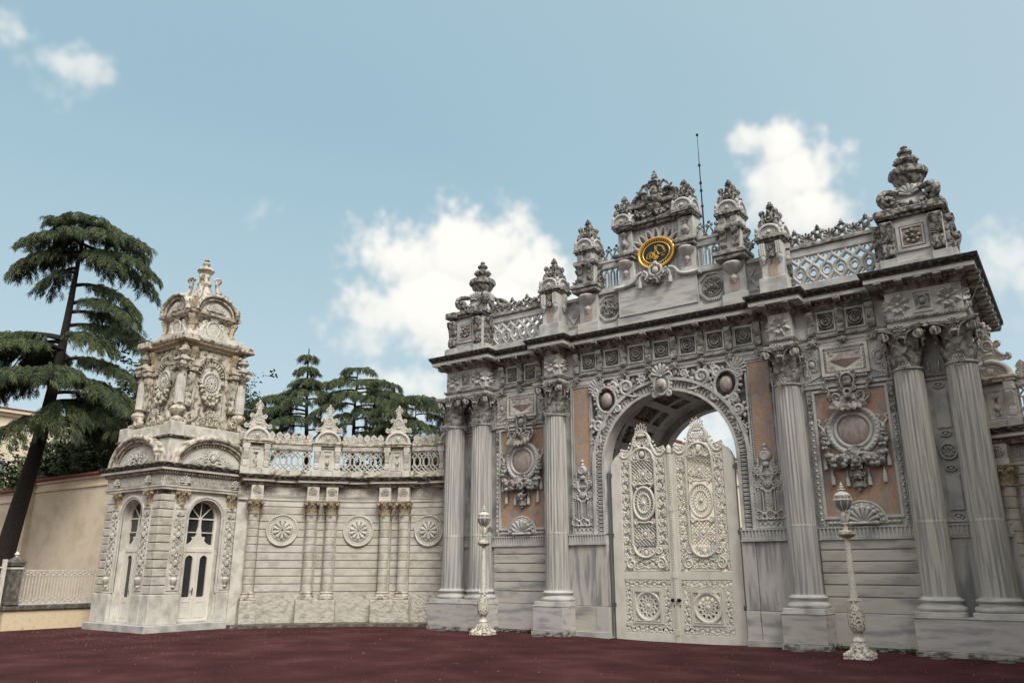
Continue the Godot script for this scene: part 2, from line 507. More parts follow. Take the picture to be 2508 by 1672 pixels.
	# paint, metal, glass
	tri_mat("cream_paint", ntex(45, 0.01, 5, [[0.0, 206, 200, 189], [0.5, 220, 215, 204], [1.0, 227, 222, 212]], 10.0), Vector3(0.5, 0.3, 0.5), 0.5, btex(46, 0.05, 4), 0.06)
	tri_mat("white_paint", ntex(47, 0.02, 6, [[0.0, 128, 116, 100], [0.24, 196, 190, 178], [0.5, 214, 210, 200], [1.0, 222, 218, 209]], 20.0), Vector3(1.6, 1.0, 1.6), 0.5, btex(48, 0.05, 4), 0.15)
	tri_mat("flaked_paint", ntex(49, 0.03, 5, [[0.0, 22, 20, 19], [0.27, 40, 36, 32], [0.33, 168, 158, 140], [0.5, 214, 208, 196], [1.0, 220, 215, 205]], 20.0), Vector3(1.1, 1.1, 1.1), 0.6, btex(48, 0.05, 4), 0.4)
	tri_mat("marble_dark", ntex(19, 0.016, 6, [[0.0, 62, 61, 60], [0.4, 84, 82, 79], [0.7, 112, 109, 105], [1.0, 142, 138, 132]], 20.0), Vector3(0.6, 0.6, 0.6), 0.8, mb, 0.4)  # darker tone for sunk grounds, set to raise contrast behind the reliefs
	tri_mat("marble_slab", ntex(20, 0.008, 5, [[0.0, 128, 130, 134], [0.3, 152, 152, 153], [0.46, 178, 176, 173], [0.62, 198, 195, 189], [1.0, 180, 178, 175]], 50.0), Vector3(0.8, 0.12, 0.8), 0.5, mb, 0.1)
	tri_mat("marble_sooty", ntex(26, 0.014, 6, [[0.0, 44, 43, 42], [0.34, 78, 76, 74], [0.48, 118, 115, 111], [0.62, 156, 153, 147], [1.0, 182, 178, 172]], 24.0), Vector3(0.9, 0.9, 0.9), 0.8, mb, 0.4)
	plain("gold", Color8(240, 196, 104), 0.4, 0.6)
	plain("green_enamel", Color8(14, 34, 31), 0.6)
	plain("dark_metal", Color8(40, 36, 34), 0.45, 0.6)
	plain("dark_inside", Color8(46, 42, 40), 0.8)
	plain("black_iron", Color8(24, 23, 22), 0.55, 0.3)
	plain("brown_red", Color8(84, 44, 36), 0.5)
	plain("steel", Color8(120, 120, 122), 0.45, 0.7)
	plain("curtain", Color8(70, 66, 64), 0.95)
	var g := plain("glass", Color8(52, 58, 60, 120), 0.06)
	g.transparency = BaseMaterial3D.TRANSPARENCY_ALPHA
	var gl := plain("lamp_glass", Color8(136, 142, 140, 190), 0.12)
	gl.transparency = BaseMaterial3D.TRANSPARENCY_ALPHA
	var nd := StandardMaterial3D.new()
	nd.albedo_color = Color.WHITE
	nd.vertex_color_use_as_albedo = true
	nd.roughness = 0.8
	nd.backlight = Color(0.12, 0.14, 0.06)
	M["needles"] = nd
	pick_rng.seed = 77
	for b: String in ["limestone", "limestone_rough", "marble_vein", "marble_slab", "marble_orange", "marble_up", "marble_flat"]: variants(b, 4)

func petal(s: Soup, a: float, r0: float, r1: float, w: float, h: float, z := 0.0) -> void:
	# pointed petal as a low pyramid
	var d := Vector3(cos(a), sin(a), 0)
	var e := Vector3(-sin(a), cos(a), 0)
	var m := r0 + (r1 - r0) * 0.55
	var A := d * r0 + Vector3(0, 0, z)
	var B := d * m - e * w + Vector3(0, 0, z)
	var C := d * r1 + Vector3(0, 0, z)
	var D := d * m + e * w + Vector3(0, 0, z)
	var P := d * m + Vector3(0, 0, z + h)
	s.flat(A, B, P); s.flat(B, C, P); s.flat(C, D, P); s.flat(D, A, P)
func boss(s: Soup, R: float, n: int, z := 0.0) -> void:
	# round flower: ring, petals, centre
	ring(s, 0, 0, R * 0.9, R * 0.9, R * 0.1, 22, 5, z)
	for i in n:
		var a := TAU * i / n
		ball(s, Vector3(cos(a) * R * 0.52, sin(a) * R * 0.52, z + R * 0.06), Vector3(R * 0.2, R * 0.2, R * 0.2), 6, 4)
	ring(s, 0, 0, R * 0.3, R * 0.3, R * 0.06, 14, 4, z + R * 0.1)
	ball(s, Vector3(0, 0, z + R * 0.14), Vector3(R * 0.17, R * 0.17, R * 0.17), 8, 5)
func console(s: Soup, w: float, h: float, d: float) -> void:
	# scrolled bracket: back on z = 0, hanging down from y = 0
	var side := curve([[0, 0], [d, 0], [d * 1.05, -h * 0.12], [d * 0.8, -h * 0.3], [d * 0.52, -h * 0.5], [d * 0.5, -h * 0.7], [d * 0.72, -h * 0.82], [d * 0.66, -h * 0.97], [d * 0.3, -h], [0, -h]], 3)
	var turn := Transform3D(Basis(Vector3.UP, -PI / 2), Vector3.ZERO)
	extr(s, flat2(side), -w * 0.42, w * 0.42, turn)
	for sg: float in [-1.0, 1.0]:
		var q := Soup.new()
		tube(q, spiral(d * 0.7, -h * 0.16, d * 0.3, 1.6, PI * 0.9, -1.0, 0.15), d * 0.1, d * 0.06, 5)
		tube(q, spiral(d * 0.45, -h * 0.86, d * 0.24, 1.5, 0, 1.0, 0.15), d * 0.09, d * 0.05, 5)
		s.add(q, Transform3D(Basis(Vector3.UP, -PI / 2), Vector3(sg * w * 0.44, 0, 0)))
	for k in 3:
		rod(s, Vector3(-w * 0.48, -h * (0.06 + 0.06 * k), d * (1.02 - 0.06 * k)), Vector3(w * 0.48, -h * (0.06 + 0.06 * k), d * (1.02 - 0.06 * k)), d * 0.09, 5)
	var f := Soup.new()
	shell(f, 7, w * 0.42, PI * 0.9)
	s.add(f, T(0, -h * 0.56, d * 0.5))
	for k in 4:
		rod(s, Vector3(-w * 0.33 + w * 0.22 * k, -h * 0.72, d * 0.6), Vector3(-w * 0.33 + w * 0.22 * k, -h * 0.97, d * 0.62), w * 0.1, 5)
func pinecone(s: Soup, y: float, h: float, r: float) -> void:
	lathe(s, [[r * 1.25, y], [r * 1.3, y + h * 0.05], [r * 0.7, y + h * 0.12], [r * 0.55, y + h * 0.2], [r * 1.1, y + h * 0.3], [r * 1.3, y + h * 0.36], [r * 0.9, y + h * 0.44], [r * 0.9, y + h * 0.52], [r * 1.05, y + h * 0.58], [r * 0.7, y + h * 0.68], [r * 0.55, y + h * 0.74], [r * 0.62, y + h * 0.8], [r * 0.4, y + h * 0.93], [0.0, y + h]], 14, 7, 0.1, y + h * 0.28, y + h * 0.66)
func tassel(s: Soup, L: float, r: float) -> void:
	lathe(s, [[0.0, -L], [r, -L], [r * 0.92, -L * 0.55], [r * 0.6, -L * 0.5], [r * 0.75, -L * 0.42], [r * 0.3, -L * 0.34], [r * 0.25, 0.0]], 10, 5, 0.06, -L * 1.1, -L * 0.55)
func mask(s: Soup, r: float) -> void:
	# small carved lion-like head in relief
	ball(s, Vector3(0, 0, 0), Vector3(r * 0.8, r, r * 0.6), 8, 6)
	ball(s, Vector3(0, -r * 0.1, r * 0.55), Vector3(r * 0.22, r * 0.35, r * 0.25), 6, 4)
	for sg: float in [-1.0, 1.0]:
		ball(s, Vector3(sg * r * 0.45, r * 0.35, r * 0.4), Vector3(r * 0.28, r * 0.2, r * 0.2), 6, 4)
		tube(s, spiral(sg * r * 0.85, 0, r * 0.4, 1.2, PI / 2, -sg, 0.2), r * 0.14, r * 0.1, 5)
		ball(s, Vector3(sg * r * 0.4, -r * 0.65, r * 0.3), Vector3(r * 0.35, r * 0.25, r * 0.3), 6, 4)
func cartouche(s: Soup, r: float, eye := true) -> void:
	# oval boss in a strapwork frame
	ring(s, 0, 0, r * 0.78, r * 0.95, r * 0.12, 22, 5)
	if eye: ball(s, Vector3.ZERO, Vector3(r * 0.5, r * 0.62, r * 0.3), 12, 8)
	for sg: float in [-1.0, 1.0]:
		tube(s, spiral(sg * r * 0.72, r * 0.85, r * 0.36, 1.4, -PI / 2, sg, 0.15), r * 0.14, r * 0.08, 5)
		tube(s, spiral(sg * r * 0.66, -r * 0.9, r * 0.3, 1.3, PI / 2, -sg, 0.15), r * 0.13, r * 0.08, 5)
		for k in 5:
			var a := -0.7 + 0.35 * k
			ball(s, Vector3(sg * cos(a) * r * 0.98, sin(a) * r * 1.1, 0), Vector3(r * 0.13, r * 0.13, r * 0.13), 5, 4)
func scroll(s: Soup, r: float, leafy := true) -> void:
	# big acanthus scroll turning counter-clockwise from its stem at (-1.6r, -r)
	var p := curve([[-r * 2.0, -r * 0.7], [-r * 1.3, -r * 1.02], [-r * 0.5, -r * 0.98]], 4)
	p.append_array(spiral(0, 0, r, 1.6, -PI * 0.55, 1.0, 0.16, 0.0, 20))
	tube(s, p, r * 0.15, r * 0.2, 6, 1.2, Vector3.BACK, r * 0.27)
	ball(s, Vector3.ZERO, Vector3.ONE * r * 0.24, 8, 5)
	if leafy:
		for k in 7:
			var a := -PI * 0.4 + k * 0.72
			var l := Soup.new()
			leaf(l, r * 0.8, r * 0.5, r * 0.12, 0.8, 3)
			s.add(l, TR(cos(a) * r * 0.92, sin(a) * r * 0.92, r * 0.02, a - PI / 2 - 0.7))
		for k in 4:
			var l2 := Soup.new()
			leaf(l2, r * 0.7, r * 0.4, r * 0.1, 0.8, 3)
			s.add(l2, TR(-r * (0.6 + 0.4 * k), -r * 1.0 + 0.05 * r * k, 0, -0.5 + PI * (k % 2)))
func capital(s: Soup, k := 1.0, seg := 20) -> void:
	# leafy capital: 0.94 high, neck radius 0.30, corners at 0.47
	lathe(s, [[0.28, 0.0], [0.285, 0.4], [0.31, 0.62], [0.37, 0.78], [0.4, 0.86]], seg)
	lathe(s, [[0.29, -0.05], [0.335, -0.045], [0.345, -0.02], [0.33, 0.005], [0.28, 0.012]], seg)
	for i in 8:
		var l := Soup.new()
		leaf(l, 0.4, 0.26, 0.05, 1.1)
		s.add(l, Transform3D(Basis(Vector3.UP, TAU * i / 8), Vector3.ZERO) * T(0, 0.01, 0.285))
		var u := Soup.new()
		leaf(u, 0.66, 0.24, 0.06, 1.2)
		s.add(u, Transform3D(Basis(Vector3.UP, TAU * (i + 0.5) / 8), Vector3.ZERO) * T(0, 0.02, 0.28))
	var f := Soup.new()
	for sg: float in [-1.0, 1.0]:
		tube(f, spiral(sg * 0.345, 0.725, 0.125, 1.9, PI / 2, -sg, 0.12, 0.0), 0.034, 0.022, 6, 1.5)
		ball(f, Vector3(sg * 0.345, 0.725, 0.02), Vector3(0.03, 0.03, 0.04), 6, 4)
		tube(f, curve([[sg * 0.06, 0.52], [sg * 0.12, 0.74], [sg * 0.24, 0.83], [sg * 0.345, 0.85]], 4), 0.02, 0.03, 5, 1.4)
	boss(f, 0.13, 6, 0.04)
	var f2 := Soup.new()
	shell(f2, 7, 0.13, PI)
	f.add(f2, T(0, 0.82, 0.06))
	ball(f, Vector3(0, 0.66, 0.03), Vector3(0.09, 0.05, 0.06), 6, 4)
	var g := Soup.new()
	boss(g, 0.11, 7, 0.05)
	f.add(g, T(0, 0.79, 0.0))
	for i in 4:
		s.add(f, Transform3D(Basis(Vector3.UP, PI / 2 * i), Vector3.ZERO) * T(0, 0, 0.385))
	var ab := PackedVector2Array()
	for i in 4:
		var c := PI / 4 + PI / 2 * i
		for e: float in [-0.06, 0.06]:
			ab.append(Vector2(cos(c + e), sin(c + e)) * 0.66)
		for e in range(1, 5):
			var t := e / 5.0
			var c0 := Vector2(cos(c), sin(c)) * 0.66
			var c1 := Vector2(cos(c + PI / 2), sin(c + PI / 2)) * 0.66
			var q := c0.lerp(c1, t)
			ab.append(q * (1.0 - 0.16 * sin(PI * t)))
	extr(s, ab, 0.86, 0.9, Transform3D(Basis(Vector3.RIGHT, -PI / 2), Vector3.ZERO))
	var ab2 := PackedVector2Array()
	for q in ab: ab2.append(q * 1.05)
	extr(s, ab2, 0.9, 0.94, Transform3D(Basis(Vector3.RIGHT, -PI / 2), Vector3.ZERO))
func pinnacle(s: Soup, w: float, h: float) -> void:
	# scrolled four-sided block with a pine-cone finial, standing on the origin
	lathe(s, [[w * 0.46, 0.0], [w * 0.4, h * 0.08], [w * 0.3, h * 0.3], [w * 0.24, h * 0.5], [w * 0.16, h * 0.62], [w * 0.13, h * 0.66]], 4, 0, 0.0, 0, 0, Transform3D(Basis(Vector3.UP, PI / 4), Vector3.ZERO))
	var f := Soup.new()
	ring(f, 0, h * 0.3, w * 0.15, w * 0.15, w * 0.05, 14, 5)
	ball(f, Vector3(0, h * 0.3, 0), Vector3(w * 0.1, w * 0.1, w * 0.09), 8, 5)
	for sg: float in [-1.0, 1.0]:
		tube(f, spiral(sg * w * 0.36, h * 0.12, w * 0.17, 1.5, PI * 0.5, sg, 0.15), w * 0.075, w * 0.04, 6, 1.3)
		tube(f, spiral(sg * w * 0.26, h * 0.52, w * 0.13, 1.5, -PI * 0.5, sg, 0.15), w * 0.06, w * 0.035, 6, 1.3)
		tube(f, curve([[sg * w * 0.44, h * 0.2], [sg * w * 0.3, h * 0.3], [sg * w * 0.3, h * 0.42]], 3), w * 0.06, w * 0.05, 5)
	ball(f, Vector3(0, h * 0.06, 0.0), Vector3(w * 0.16, w * 0.08, w * 0.08), 6, 4)
	ball(f, Vector3(0, h * 0.52, 0.0), Vector3(w * 0.1, h * 0.08, w * 0.08), 6, 4)
	for i in 4:
		s.add(f, Transform3D(Basis(Vector3.UP, PI / 2 * i), Vector3.ZERO) * T(0, 0, w * 0.3))
	pinecone(s, h * 0.64, h * 0.36, w * 0.14)
func gable(s: Soup, w: float, h: float, d: float) -> void:
	# low round-headed gable: back on z = 0, standing on the origin
	var n := 14
	var P := PackedVector2Array([Vector2(-w * 0.5, 0), Vector2(w * 0.5, 0)])
	for i in n + 1:
		var a := PI * i / n
		P.append(Vector2(cos(a) * w * 0.5, sin(a) * h))
	extr(s, P, 0.0, d * 0.45)
	tube(s, arc(0, 0, w * 0.44, h * 0.88, 0, PI, n, d * 0.55), w * 0.07, w * 0.07, 6)
	tube(s, arc(0, 0, w * 0.33, h * 0.66, 0, PI, n, d * 0.45), w * 0.03, w * 0.03, 5)
	ball(s, Vector3(0, h * 0.34, d * 0.5), Vector3(w * 0.1, w * 0.1, w * 0.06), 8, 5)
	for sg: float in [-1.0, 1.0]:
		tube(s, spiral(sg * w * 0.16, h * 0.2, w * 0.09, 1.3, PI / 2, -sg, 0.2, d * 0.5), w * 0.03, w * 0.02, 5)
func urn(s: Soup, R: float, y: float, h: float) -> void:
	var q: Array = []
	for p in [[0.6, 0.0], [0.5, 0.04], [0.62, 0.11], [0.96, 0.2], [1.02, 0.26], [0.98, 0.3], [1.24, 0.32], [1.3, 0.37], [1.24, 0.43], [1.05, 0.46], [0.58, 0.48], [0.5, 0.51], [0.47, 0.58], [0.72, 0.6], [0.8, 0.64], [0.74, 0.69], [0.4, 0.72], [0.33, 0.75], [0.32, 0.79], [0.5, 0.805], [0.52, 0.835], [0.44, 0.865], [0.22, 0.89], [0.2, 0.92], [0.26, 0.94], [0.16, 0.975], [0.0, 1.0]]: q.append([p[0] * R, y + p[1] * h])
	lathe(s, q, 30, 10, 0.06, y + h * 0.1, y + h * 0.7)
	for i in 10:
		var b := Soup.new()
		boss(b, R * 0.24, 5)
		s.add(b, Transform3D(Basis(Vector3.UP, TAU * i / 10), Vector3.ZERO) * T(0, y + h * 0.385, R * 1.24))
		ball(s, Vector3(cos(TAU * i / 10) * R * 0.78, y + h * 0.645, sin(TAU * i / 10) * R * 0.78), Vector3.ONE * R * 0.14, 6, 4)
func slab_panel(s: Soup, x0: float, x1: float, y0: float, y1: float, z: float, w: float, t: float) -> void:
	# picture-frame moulding
	var mid := [[x0, x1, y0, y0 + w], [x0, x1, y1 - w, y1], [x0, x0 + w, y0 + w, y1 - w], [x1 - w, x1, y0 + w, y1 - w]]
	for q in mid: bx(s, q[0], q[1], q[2], q[3], z - 0.01, z + t)
func beads(s: Soup, a: Vector3, b: Vector3, step: float, r: Vector3, k := 6) -> void:
	var n := maxi(1, roundi(a.distance_to(b) / step))
	for i in n:
		ball(s, a.lerp(b, (i + 0.5) / n), r, k, 4)
func eggs(s: Soup, a: Vector3, b: Vector3, step: float, r: float) -> void:
	# egg-and-dart strip
	var d := (b - a).normalized()
	var n := maxi(1, roundi(a.distance_to(b) / step))
	for i in n:
		var c := a.lerp(b, (i + 0.5) / n)
		ball(s, c, Vector3(r * 0.8, r * 0.8, r * 0.8) + Vector3(absf(d.x), absf(d.y), absf(d.z)) * r * 0.25, 6, 4)
		var e := a.lerp(b, float(i) / n)
		box(s, e, Vector3(r * 0.4, r * 0.4, r) + Vector3(absf(d.y), absf(d.x), 0) * r * 1.2)

func sky_tex() -> ImageTexture:
	# air and clouds for every direction; rows from zenith down, the first column looks to -z
	var W := 2048
	var Hh := 1024
	var im := Image.create(W, Hh, false, Image.FORMAT_RGBF)
	var f := FastNoiseLite.new()
	f.seed = 71
	f.noise_type = FastNoiseLite.TYPE_SIMPLEX_SMOOTH
	f.frequency = 2.2
	f.fractal_octaves = 6
	f.fractal_gain = 0.6
	var f2 := FastNoiseLite.new()
	f2.seed = 72
	f2.noise_type = FastNoiseLite.TYPE_SIMPLEX_SMOOTH
	f2.frequency = 9.0
	f2.fractal_octaves = 4
	# heaps of cloud: azimuth, elevation, half width, half height (degrees), strength
	var heaps := [[-44.0, 22.0, 4.2, 3.8, 1.0], [-38.8, 22.8, 5.2, 3.8, 1.15], [-33.8, 21.2, 4.0, 2.8, 1.0], [-41.5, 18.6, 6.6, 4.6, 1.0], [-36.0, 18.0, 6.6, 4.8, 1.05], [-46.0, 15.5, 4.0, 3.2, 0.6], [-44.0, 12.4, 6.0, 3.0, 0.55],
		[-16.9, 29.3, 1.5, 1.2, 0.8], [-14.2, 28.6, 2.0, 2.2, 1.0], [-12.9, 26.3, 3.0, 3.0, 1.1], [-12.7, 24.2, 2.6, 2.8, 1.0], [-16.4, 26.2, 1.6, 2.0, 0.8], [-18.0, 23.6, 2.2, 1.6, 0.5],
		[-72.2, 31.7, 2.6, 1.3, 0.6], [-69.8, 31.0, 3.0, 1.4, 0.62], [-67.6, 31.2, 1.9, 1.4, 0.6], [-69.4, 29.4, 1.8, 1.4, 0.45], [-54.8, 24.1, 1.6, 1.4, 0.45], [-0.8, 17.5, 3.0, 3.4, 0.6], [-43.0, 13.0, 5.0, 2.0, 0.7], [-64.0, 7.0, 14.0, 3.0, 0.55], [-22.0, 8.0, 14.0, 4.0, 0.6]]
	for y in Hh:
		var el := PI * (0.5 - (y + 0.5) / Hh)
		var sy := sin(el)
		var cy := cos(el)
		for x in W:
			if el < -0.05:
				im.set_pixel(x, y, Color(0.12, 0.09, 0.09))
				continue
			var az := wrapf(TAU * (x + 0.5) / W, -PI, PI)
			var d := Vector3(sin(az) * cy, sy, -cos(az) * cy)
			var azd := rad_to_deg(az)
			var eld := rad_to_deg(el)
			# clear air: deeper blue upwards, paler low down and towards the sun's side
			var low := pow(1.0 - clampf(sy, 0.0, 1.0), 2.1)
			var sun := clampf((d.dot(Vector3(0.6, 0.72, 0.35)) + 0.22) * 1.5, 0.0, 1.0)
			var c := Color(0.255, 0.445, 0.575).lerp(Color(0.72, 0.86, 0.91), clampf(low * 0.95, 0.0, 1.0)).lerp(Color(0.66, 0.75, 0.79), sun * 0.75)
			# heaps
			var fld := 0.0
			var full := 1.0
			var rel := 0.7
			for h in heaps:
				var da: float = absf(azd - h[0])
				if da > h[2] * 2.0: continue
				var q: float = sqrt(pow(da * cy / h[2], 2.0) + pow((eld - h[1]) / h[3], 2.0))
				if q < 1.4 and h[4] * (1.25 - q) > fld:
					fld = h[4] * (1.25 - q)
					full = clampf(h[4] * 1.15, 0.0, 1.0)
					rel = clampf(0.62 + 0.5 * (eld - h[1]) / h[3], 0.0, 1.0)
			var n1 := 0.0
			if azd > -80.0 and azd < 12.0 and eld < 45.0:
				if fld > 0.0: n1 = f.get_noise_3dv(d * 4.5) * 0.85 + f2.get_noise_3dv(d * 6.0) * 0.3
			else:
				# the same fair-weather heaps all round
				var base := f.get_noise_3dv(Vector3(d.x, d.y * 1.6, d.z) * 0.62)
				var edge := clampf((azd - 12.0) / 12.0, 0.0, 1.0) if azd > 0.0 else clampf((-80.0 - azd) / 12.0, 0.0, 1.0)
				if eld > 45.0: edge = maxf(edge, clampf((eld - 45.0) / 10.0, 0.0, 1.0))
				fld = maxf(fld, clampf(base * 2.6 + 0.78, 0.0, 1.0) * edge)
				if fld > 0.0: n1 = f.get_noise_3dv(d * 2.4) * 0.5
			var k := clampf((fld * 0.95 + n1 - 0.12) / 0.7, 0.0, 1.0)
			k = k * k * (3.0 - 2.0 * k)
			if k > 0.0:
				var thick := clampf((fld + n1 * 0.6) * 0.9, 0.0, 1.0)
				var cc := Color(0.76, 0.79, 0.79).lerp(Color(1.1, 1.075, 1.0), clampf(thick * (0.45 + 0.75 * rel), 0.0, 1.0))
				c = c.lerp(cc, k * 0.97 * full)
			im.set_pixel(x, y, c * 0.56)
	return ImageTexture.create_from_image(im)

func stage() -> void:
	var cam := Camera3D.new()
	cam.fov = 46.95
	cam.near = 0.1
	cam.far = 900.0
	add_child(cam)
	cam.position = Vector3(8.92, 1.7, 18.95)
	cam.rotation = Vector3(deg_to_rad(16.2), deg_to_rad(35.5), 0)
	cam.current = true
	var env := Environment.new()
	env.background_mode = Environment.BG_SKY
	var sky := Sky.new()
	var pm := PanoramaSkyMaterial.new()
	pm.panorama = sky_tex()
	sky.sky_material = pm
	env.sky = sky
	env.tonemap_mode = Environment.TONE_MAPPER_LINEAR
	env.tonemap_exposure = 1.75
	env.sdfgi_enabled = true
	env.ssao_enabled = true
	env.ssil_enabled = true
	var we := WorldEnvironment.new()
	we.environment = env
	add_child(we)
	var sun := DirectionalLight3D.new()
	sun.light_energy = 0.62
	sun.light_color = Color(1.0, 0.98, 0.945)
	sun.light_angular_distance = 30.0
	sun.shadow_enabled = true
	add_child(sun)
	sun.look_at_from_position(Vector3.ZERO, -Vector3(0.6, 0.72, 0.35), Vector3.UP)
var G: Node3D
const ZW := -0.85    # wall plane
const ZC := -0.56    # column axes
func frame_panel(parent: Node, x0: float, x1: float, y0: float, y1: float, z: float, w: float, t: float, mat := "marble") -> void:
	var s := Soup.new()
	slab_panel(s, x0, x1, y0, y1, z, w, t)
	one(parent, "panel_frame", s, mat)
func prefabs() -> void:
	var s := Soup.new()
	capital(s)
	K["capital"] = mesh(s)
	s = Soup.new()
	lathe(s, [[0.0, 0.0], [0.44, 0.0], [0.47, 0.015], [0.485, 0.055], [0.47, 0.095], [0.43, 0.11], [0.41, 0.125], [0.39, 0.15], [0.39, 0.175], [0.41, 0.195], [0.43, 0.2], [0.445, 0.225], [0.43, 0.25], [0.4, 0.255], [0.385, 0.27], [0.36, 0.29]], 32)
	K["column_base"] = mesh(s)
	s = Soup.new()
	lathe(s, [[0.362, 0.0], [0.35, 0.05], [0.345, 0.4], [0.338, 1.1], [0.333, 1.5], [0.336, 1.52], [0.336, 1.54]], 120, 24, -0.018, 0.03, 1.51)
	lathe(s, [[0.336, 1.54], [0.331, 1.56], [0.328, 1.6], [0.322, 3.0], [0.31, 4.2], [0.303, 4.82], [0.305, 4.87], [0.31, 4.9], [0.312, 4.93]], 168, 24, -0.05, 1.57, 4.85)
	K["shaft"] = mesh(s)
	s = Soup.new()
	boss(s, 0.19, 10)
	ring(s, 0, 0, 0.11, 0.11, 0.018, 16, 5, 0.01)
	K["rosette"] = mesh(s)
	s = Soup.new()
	for i in 8:
		petal(s, TAU * i / 8 + PI / 8, 0.03, 0.3, 0.09, 0.11)
		var a := TAU * i / 8 + PI / 8
		ball(s, Vector3(cos(a) * 0.18, sin(a) * 0.18, 0.095), Vector3(0.035, 0.035, 0.035), 6, 4)
	ball(s, Vector3(0, 0, 0.04), Vector3(0.045, 0.045, 0.04), 8, 4)
	K["star_flower"] = mesh(s)
	s = Soup.new()
	console(s, 0.2, 0.62, 0.16)
	K["frieze_console"] = mesh(s)
	s = Soup.new()
	box(s, Vector3(0, 0.03, 0.02), Vector3(0.2, 0.07, 0.06))
	mask(s, 0.1)
	K["lion_mask"] = mesh(s)
	s = Soup.new()
	var side := flat2(curve([[0, 0], [0.3, 0], [0.31, -0.05], [0.24, -0.1], [0.12, -0.1], [0.05, -0.13], [0, -0.16]], 3))
	extr(s, side, -0.075, 0.075, Transform3D(Basis(Vector3.UP, -PI / 2), Vector3.ZERO))
	rod(s, Vector3(-0.08, -0.045, 0.28), Vector3(0.08, -0.045, 0.28), 0.045, 8)
	for k in 3: rod(s, Vector3(-0.05 + 0.05 * k, -0.09, 0.27), Vector3(-0.05 + 0.05 * k, -0.105, 0.1), 0.022, 5)
	K["modillion"] = mesh(s)
	s = Soup.new()
	lathe(s, [[0.0, -0.09], [0.03, -0.085], [0.045, -0.05], [0.045, -0.02], [0.03, 0.0]], 8)
	K["egg_drop"] = mesh(s)
	s = Soup.new()
	pinnacle(s, 0.62, 0.8)
	K["pinnacle"] = mesh(s)
	s = Soup.new()
	gable(s, 0.66, 0.33, 0.1)
	K["gable"] = mesh(s)
	s = Soup.new()
	console(s, 0.2, 0.5, 0.17)
	K["console"] = mesh(s)
	s = Soup.new()
	console(s, 0.3, 0.86, 0.2)
	K["big_console"] = mesh(s)
	# hanging vase corbel
	s = Soup.new()
	lathe(s, [[0.0, -0.58], [0.03, -0.57], [0.035, -0.53], [0.09, -0.46], [0.095, -0.41], [0.06, -0.35], [0.05, -0.33], [0.1, -0.29], [0.24, -0.17], [0.28, -0.06], [0.26, -0.01], [0.2, 0.0]], 30, 10, 0.07, -0.3, -0.02)
	K["vase_corbel"] = mesh(s)
	# lattice unit of the gate's side balustrades: ogee loop, round eye, four-lobed eye
	s = Soup.new()
	var ctr := Vector3.BACK
	for sg: float in [-1.0, 1.0]:
		tube(s, curve([[0, -0.36], [sg * 0.05, -0.3], [sg * 0.15, -0.17], [sg * 0.165, -0.1], [sg * 0.12, 0.02], [sg * 0.03, 0.1], [sg * 0.03, 0.16], [sg * 0.09, 0.22], [sg * 0.16, 0.3], [sg * 0.165, 0.36]], 4), 0.054, 0.054, 6, 1.3, ctr)
		tube(s, arc(sg * 0.1, 0.33, 0.06, 0.05, PI, TAU, 5), 0.022, 0.022, 5, 1.5, ctr)
		tube(s, arc(sg * 0.1, -0.33, 0.06, 0.05, 0, PI, 5), 0.022, 0.022, 5, 1.5, ctr)
	ring(s, 0, -0.115, 0.09, 0.1, 0.036, 16, 6, 0, 1.5)
	K["ogee_lattice"] = mesh(s)
	# cresting: pierced four-lobed cross on a stem, then a shell
	s = Soup.new()
	ring(s, 0, 0.29, 0.078, 0.078, 0.042, 14, 6, 0, 1.2)
	for i in 4: ball(s, Vector3(cos(i * PI / 2) * 0.125, 0.29 + sin(i * PI / 2) * 0.13, 0), Vector3(0.055, 0.058, 0.05), 8, 5)
	ball(s, Vector3(0, 0.47, 0), Vector3(0.02, 0.035, 0.02), 6, 4)
	for sg: float in [-1.0, 1.0]: tube(s, curve([[sg * 0.05, 0.2], [sg * 0.07, 0.1], [sg * 0.16, 0.04], [sg * 0.3, 0.03]], 4), 0.045, 0.036, 6, 1.2)
	K["cross_crest"] = mesh(s)
	s = Soup.new()
	shell(s, 7, 0.17, PI * 0.95)
	var s2 := Soup.new()
	s2.add(s, T(0, 0.12, -0.01))
	for sg: float in [-1.0, 1.0]: tube(s2, spiral(sg * 0.1, 0.09, 0.055, 1.3, -PI / 2, -sg, 0.2), 0.026, 0.018, 6, 1.2)
	tube(s2, PackedVector3Array([Vector3(0, 0, 0), Vector3(0, 0.14, 0)]), 0.04, 0.03, 6)
	K["shell_crest"] = mesh(s2)
	# narrow pointed slots between the middle piers
	s = Soup.new()
	for sg: float in [-1.0, 1.0]:
		tube(s, curve([[sg * 0.085, -0.3], [sg * 0.055, -0.2], [sg * 0.055, 0.16], [sg * 0.03, 0.24], [sg * 0.0, 0.27]], 4), 0.028, 0.028, 6, 1.6)
		tube(s, curve([[0, -0.3], [sg * 0.055, -0.22], [sg * 0.1, -0.3]], 3), 0.022, 0.022, 5, 1.6)
	ring(s, 0, 0.31, 0.03, 0.03, 0.018, 10, 5, 0, 1.6)
	K["slot_lattice"] = mesh(s)
	s = Soup.new()
	for sg: float in [-1.0, 1.0]:
		tube(s, curve([[sg * 0.1, 0.0], [sg * 0.1, 0.14], [sg * 0.06, 0.24], [0, 0.34]], 4), 0.024, 0.02, 6, 1.4)
		ring(s, sg * 0.11, 0.06, 0.045, 0.045, 0.02, 10, 5)
		tube(s, spiral(sg * 0.06, 0.36, 0.05, 1.2, -PI / 2, sg, 0.2), 0.018, 0.012, 5)
	ball(s, Vector3(0, 0.45, 0), Vector3(0.05, 0.05, 0.03), 6, 4)
	K["loop_crest"] = mesh(s)
	# tongue of the archivolt
	s = Soup.new()
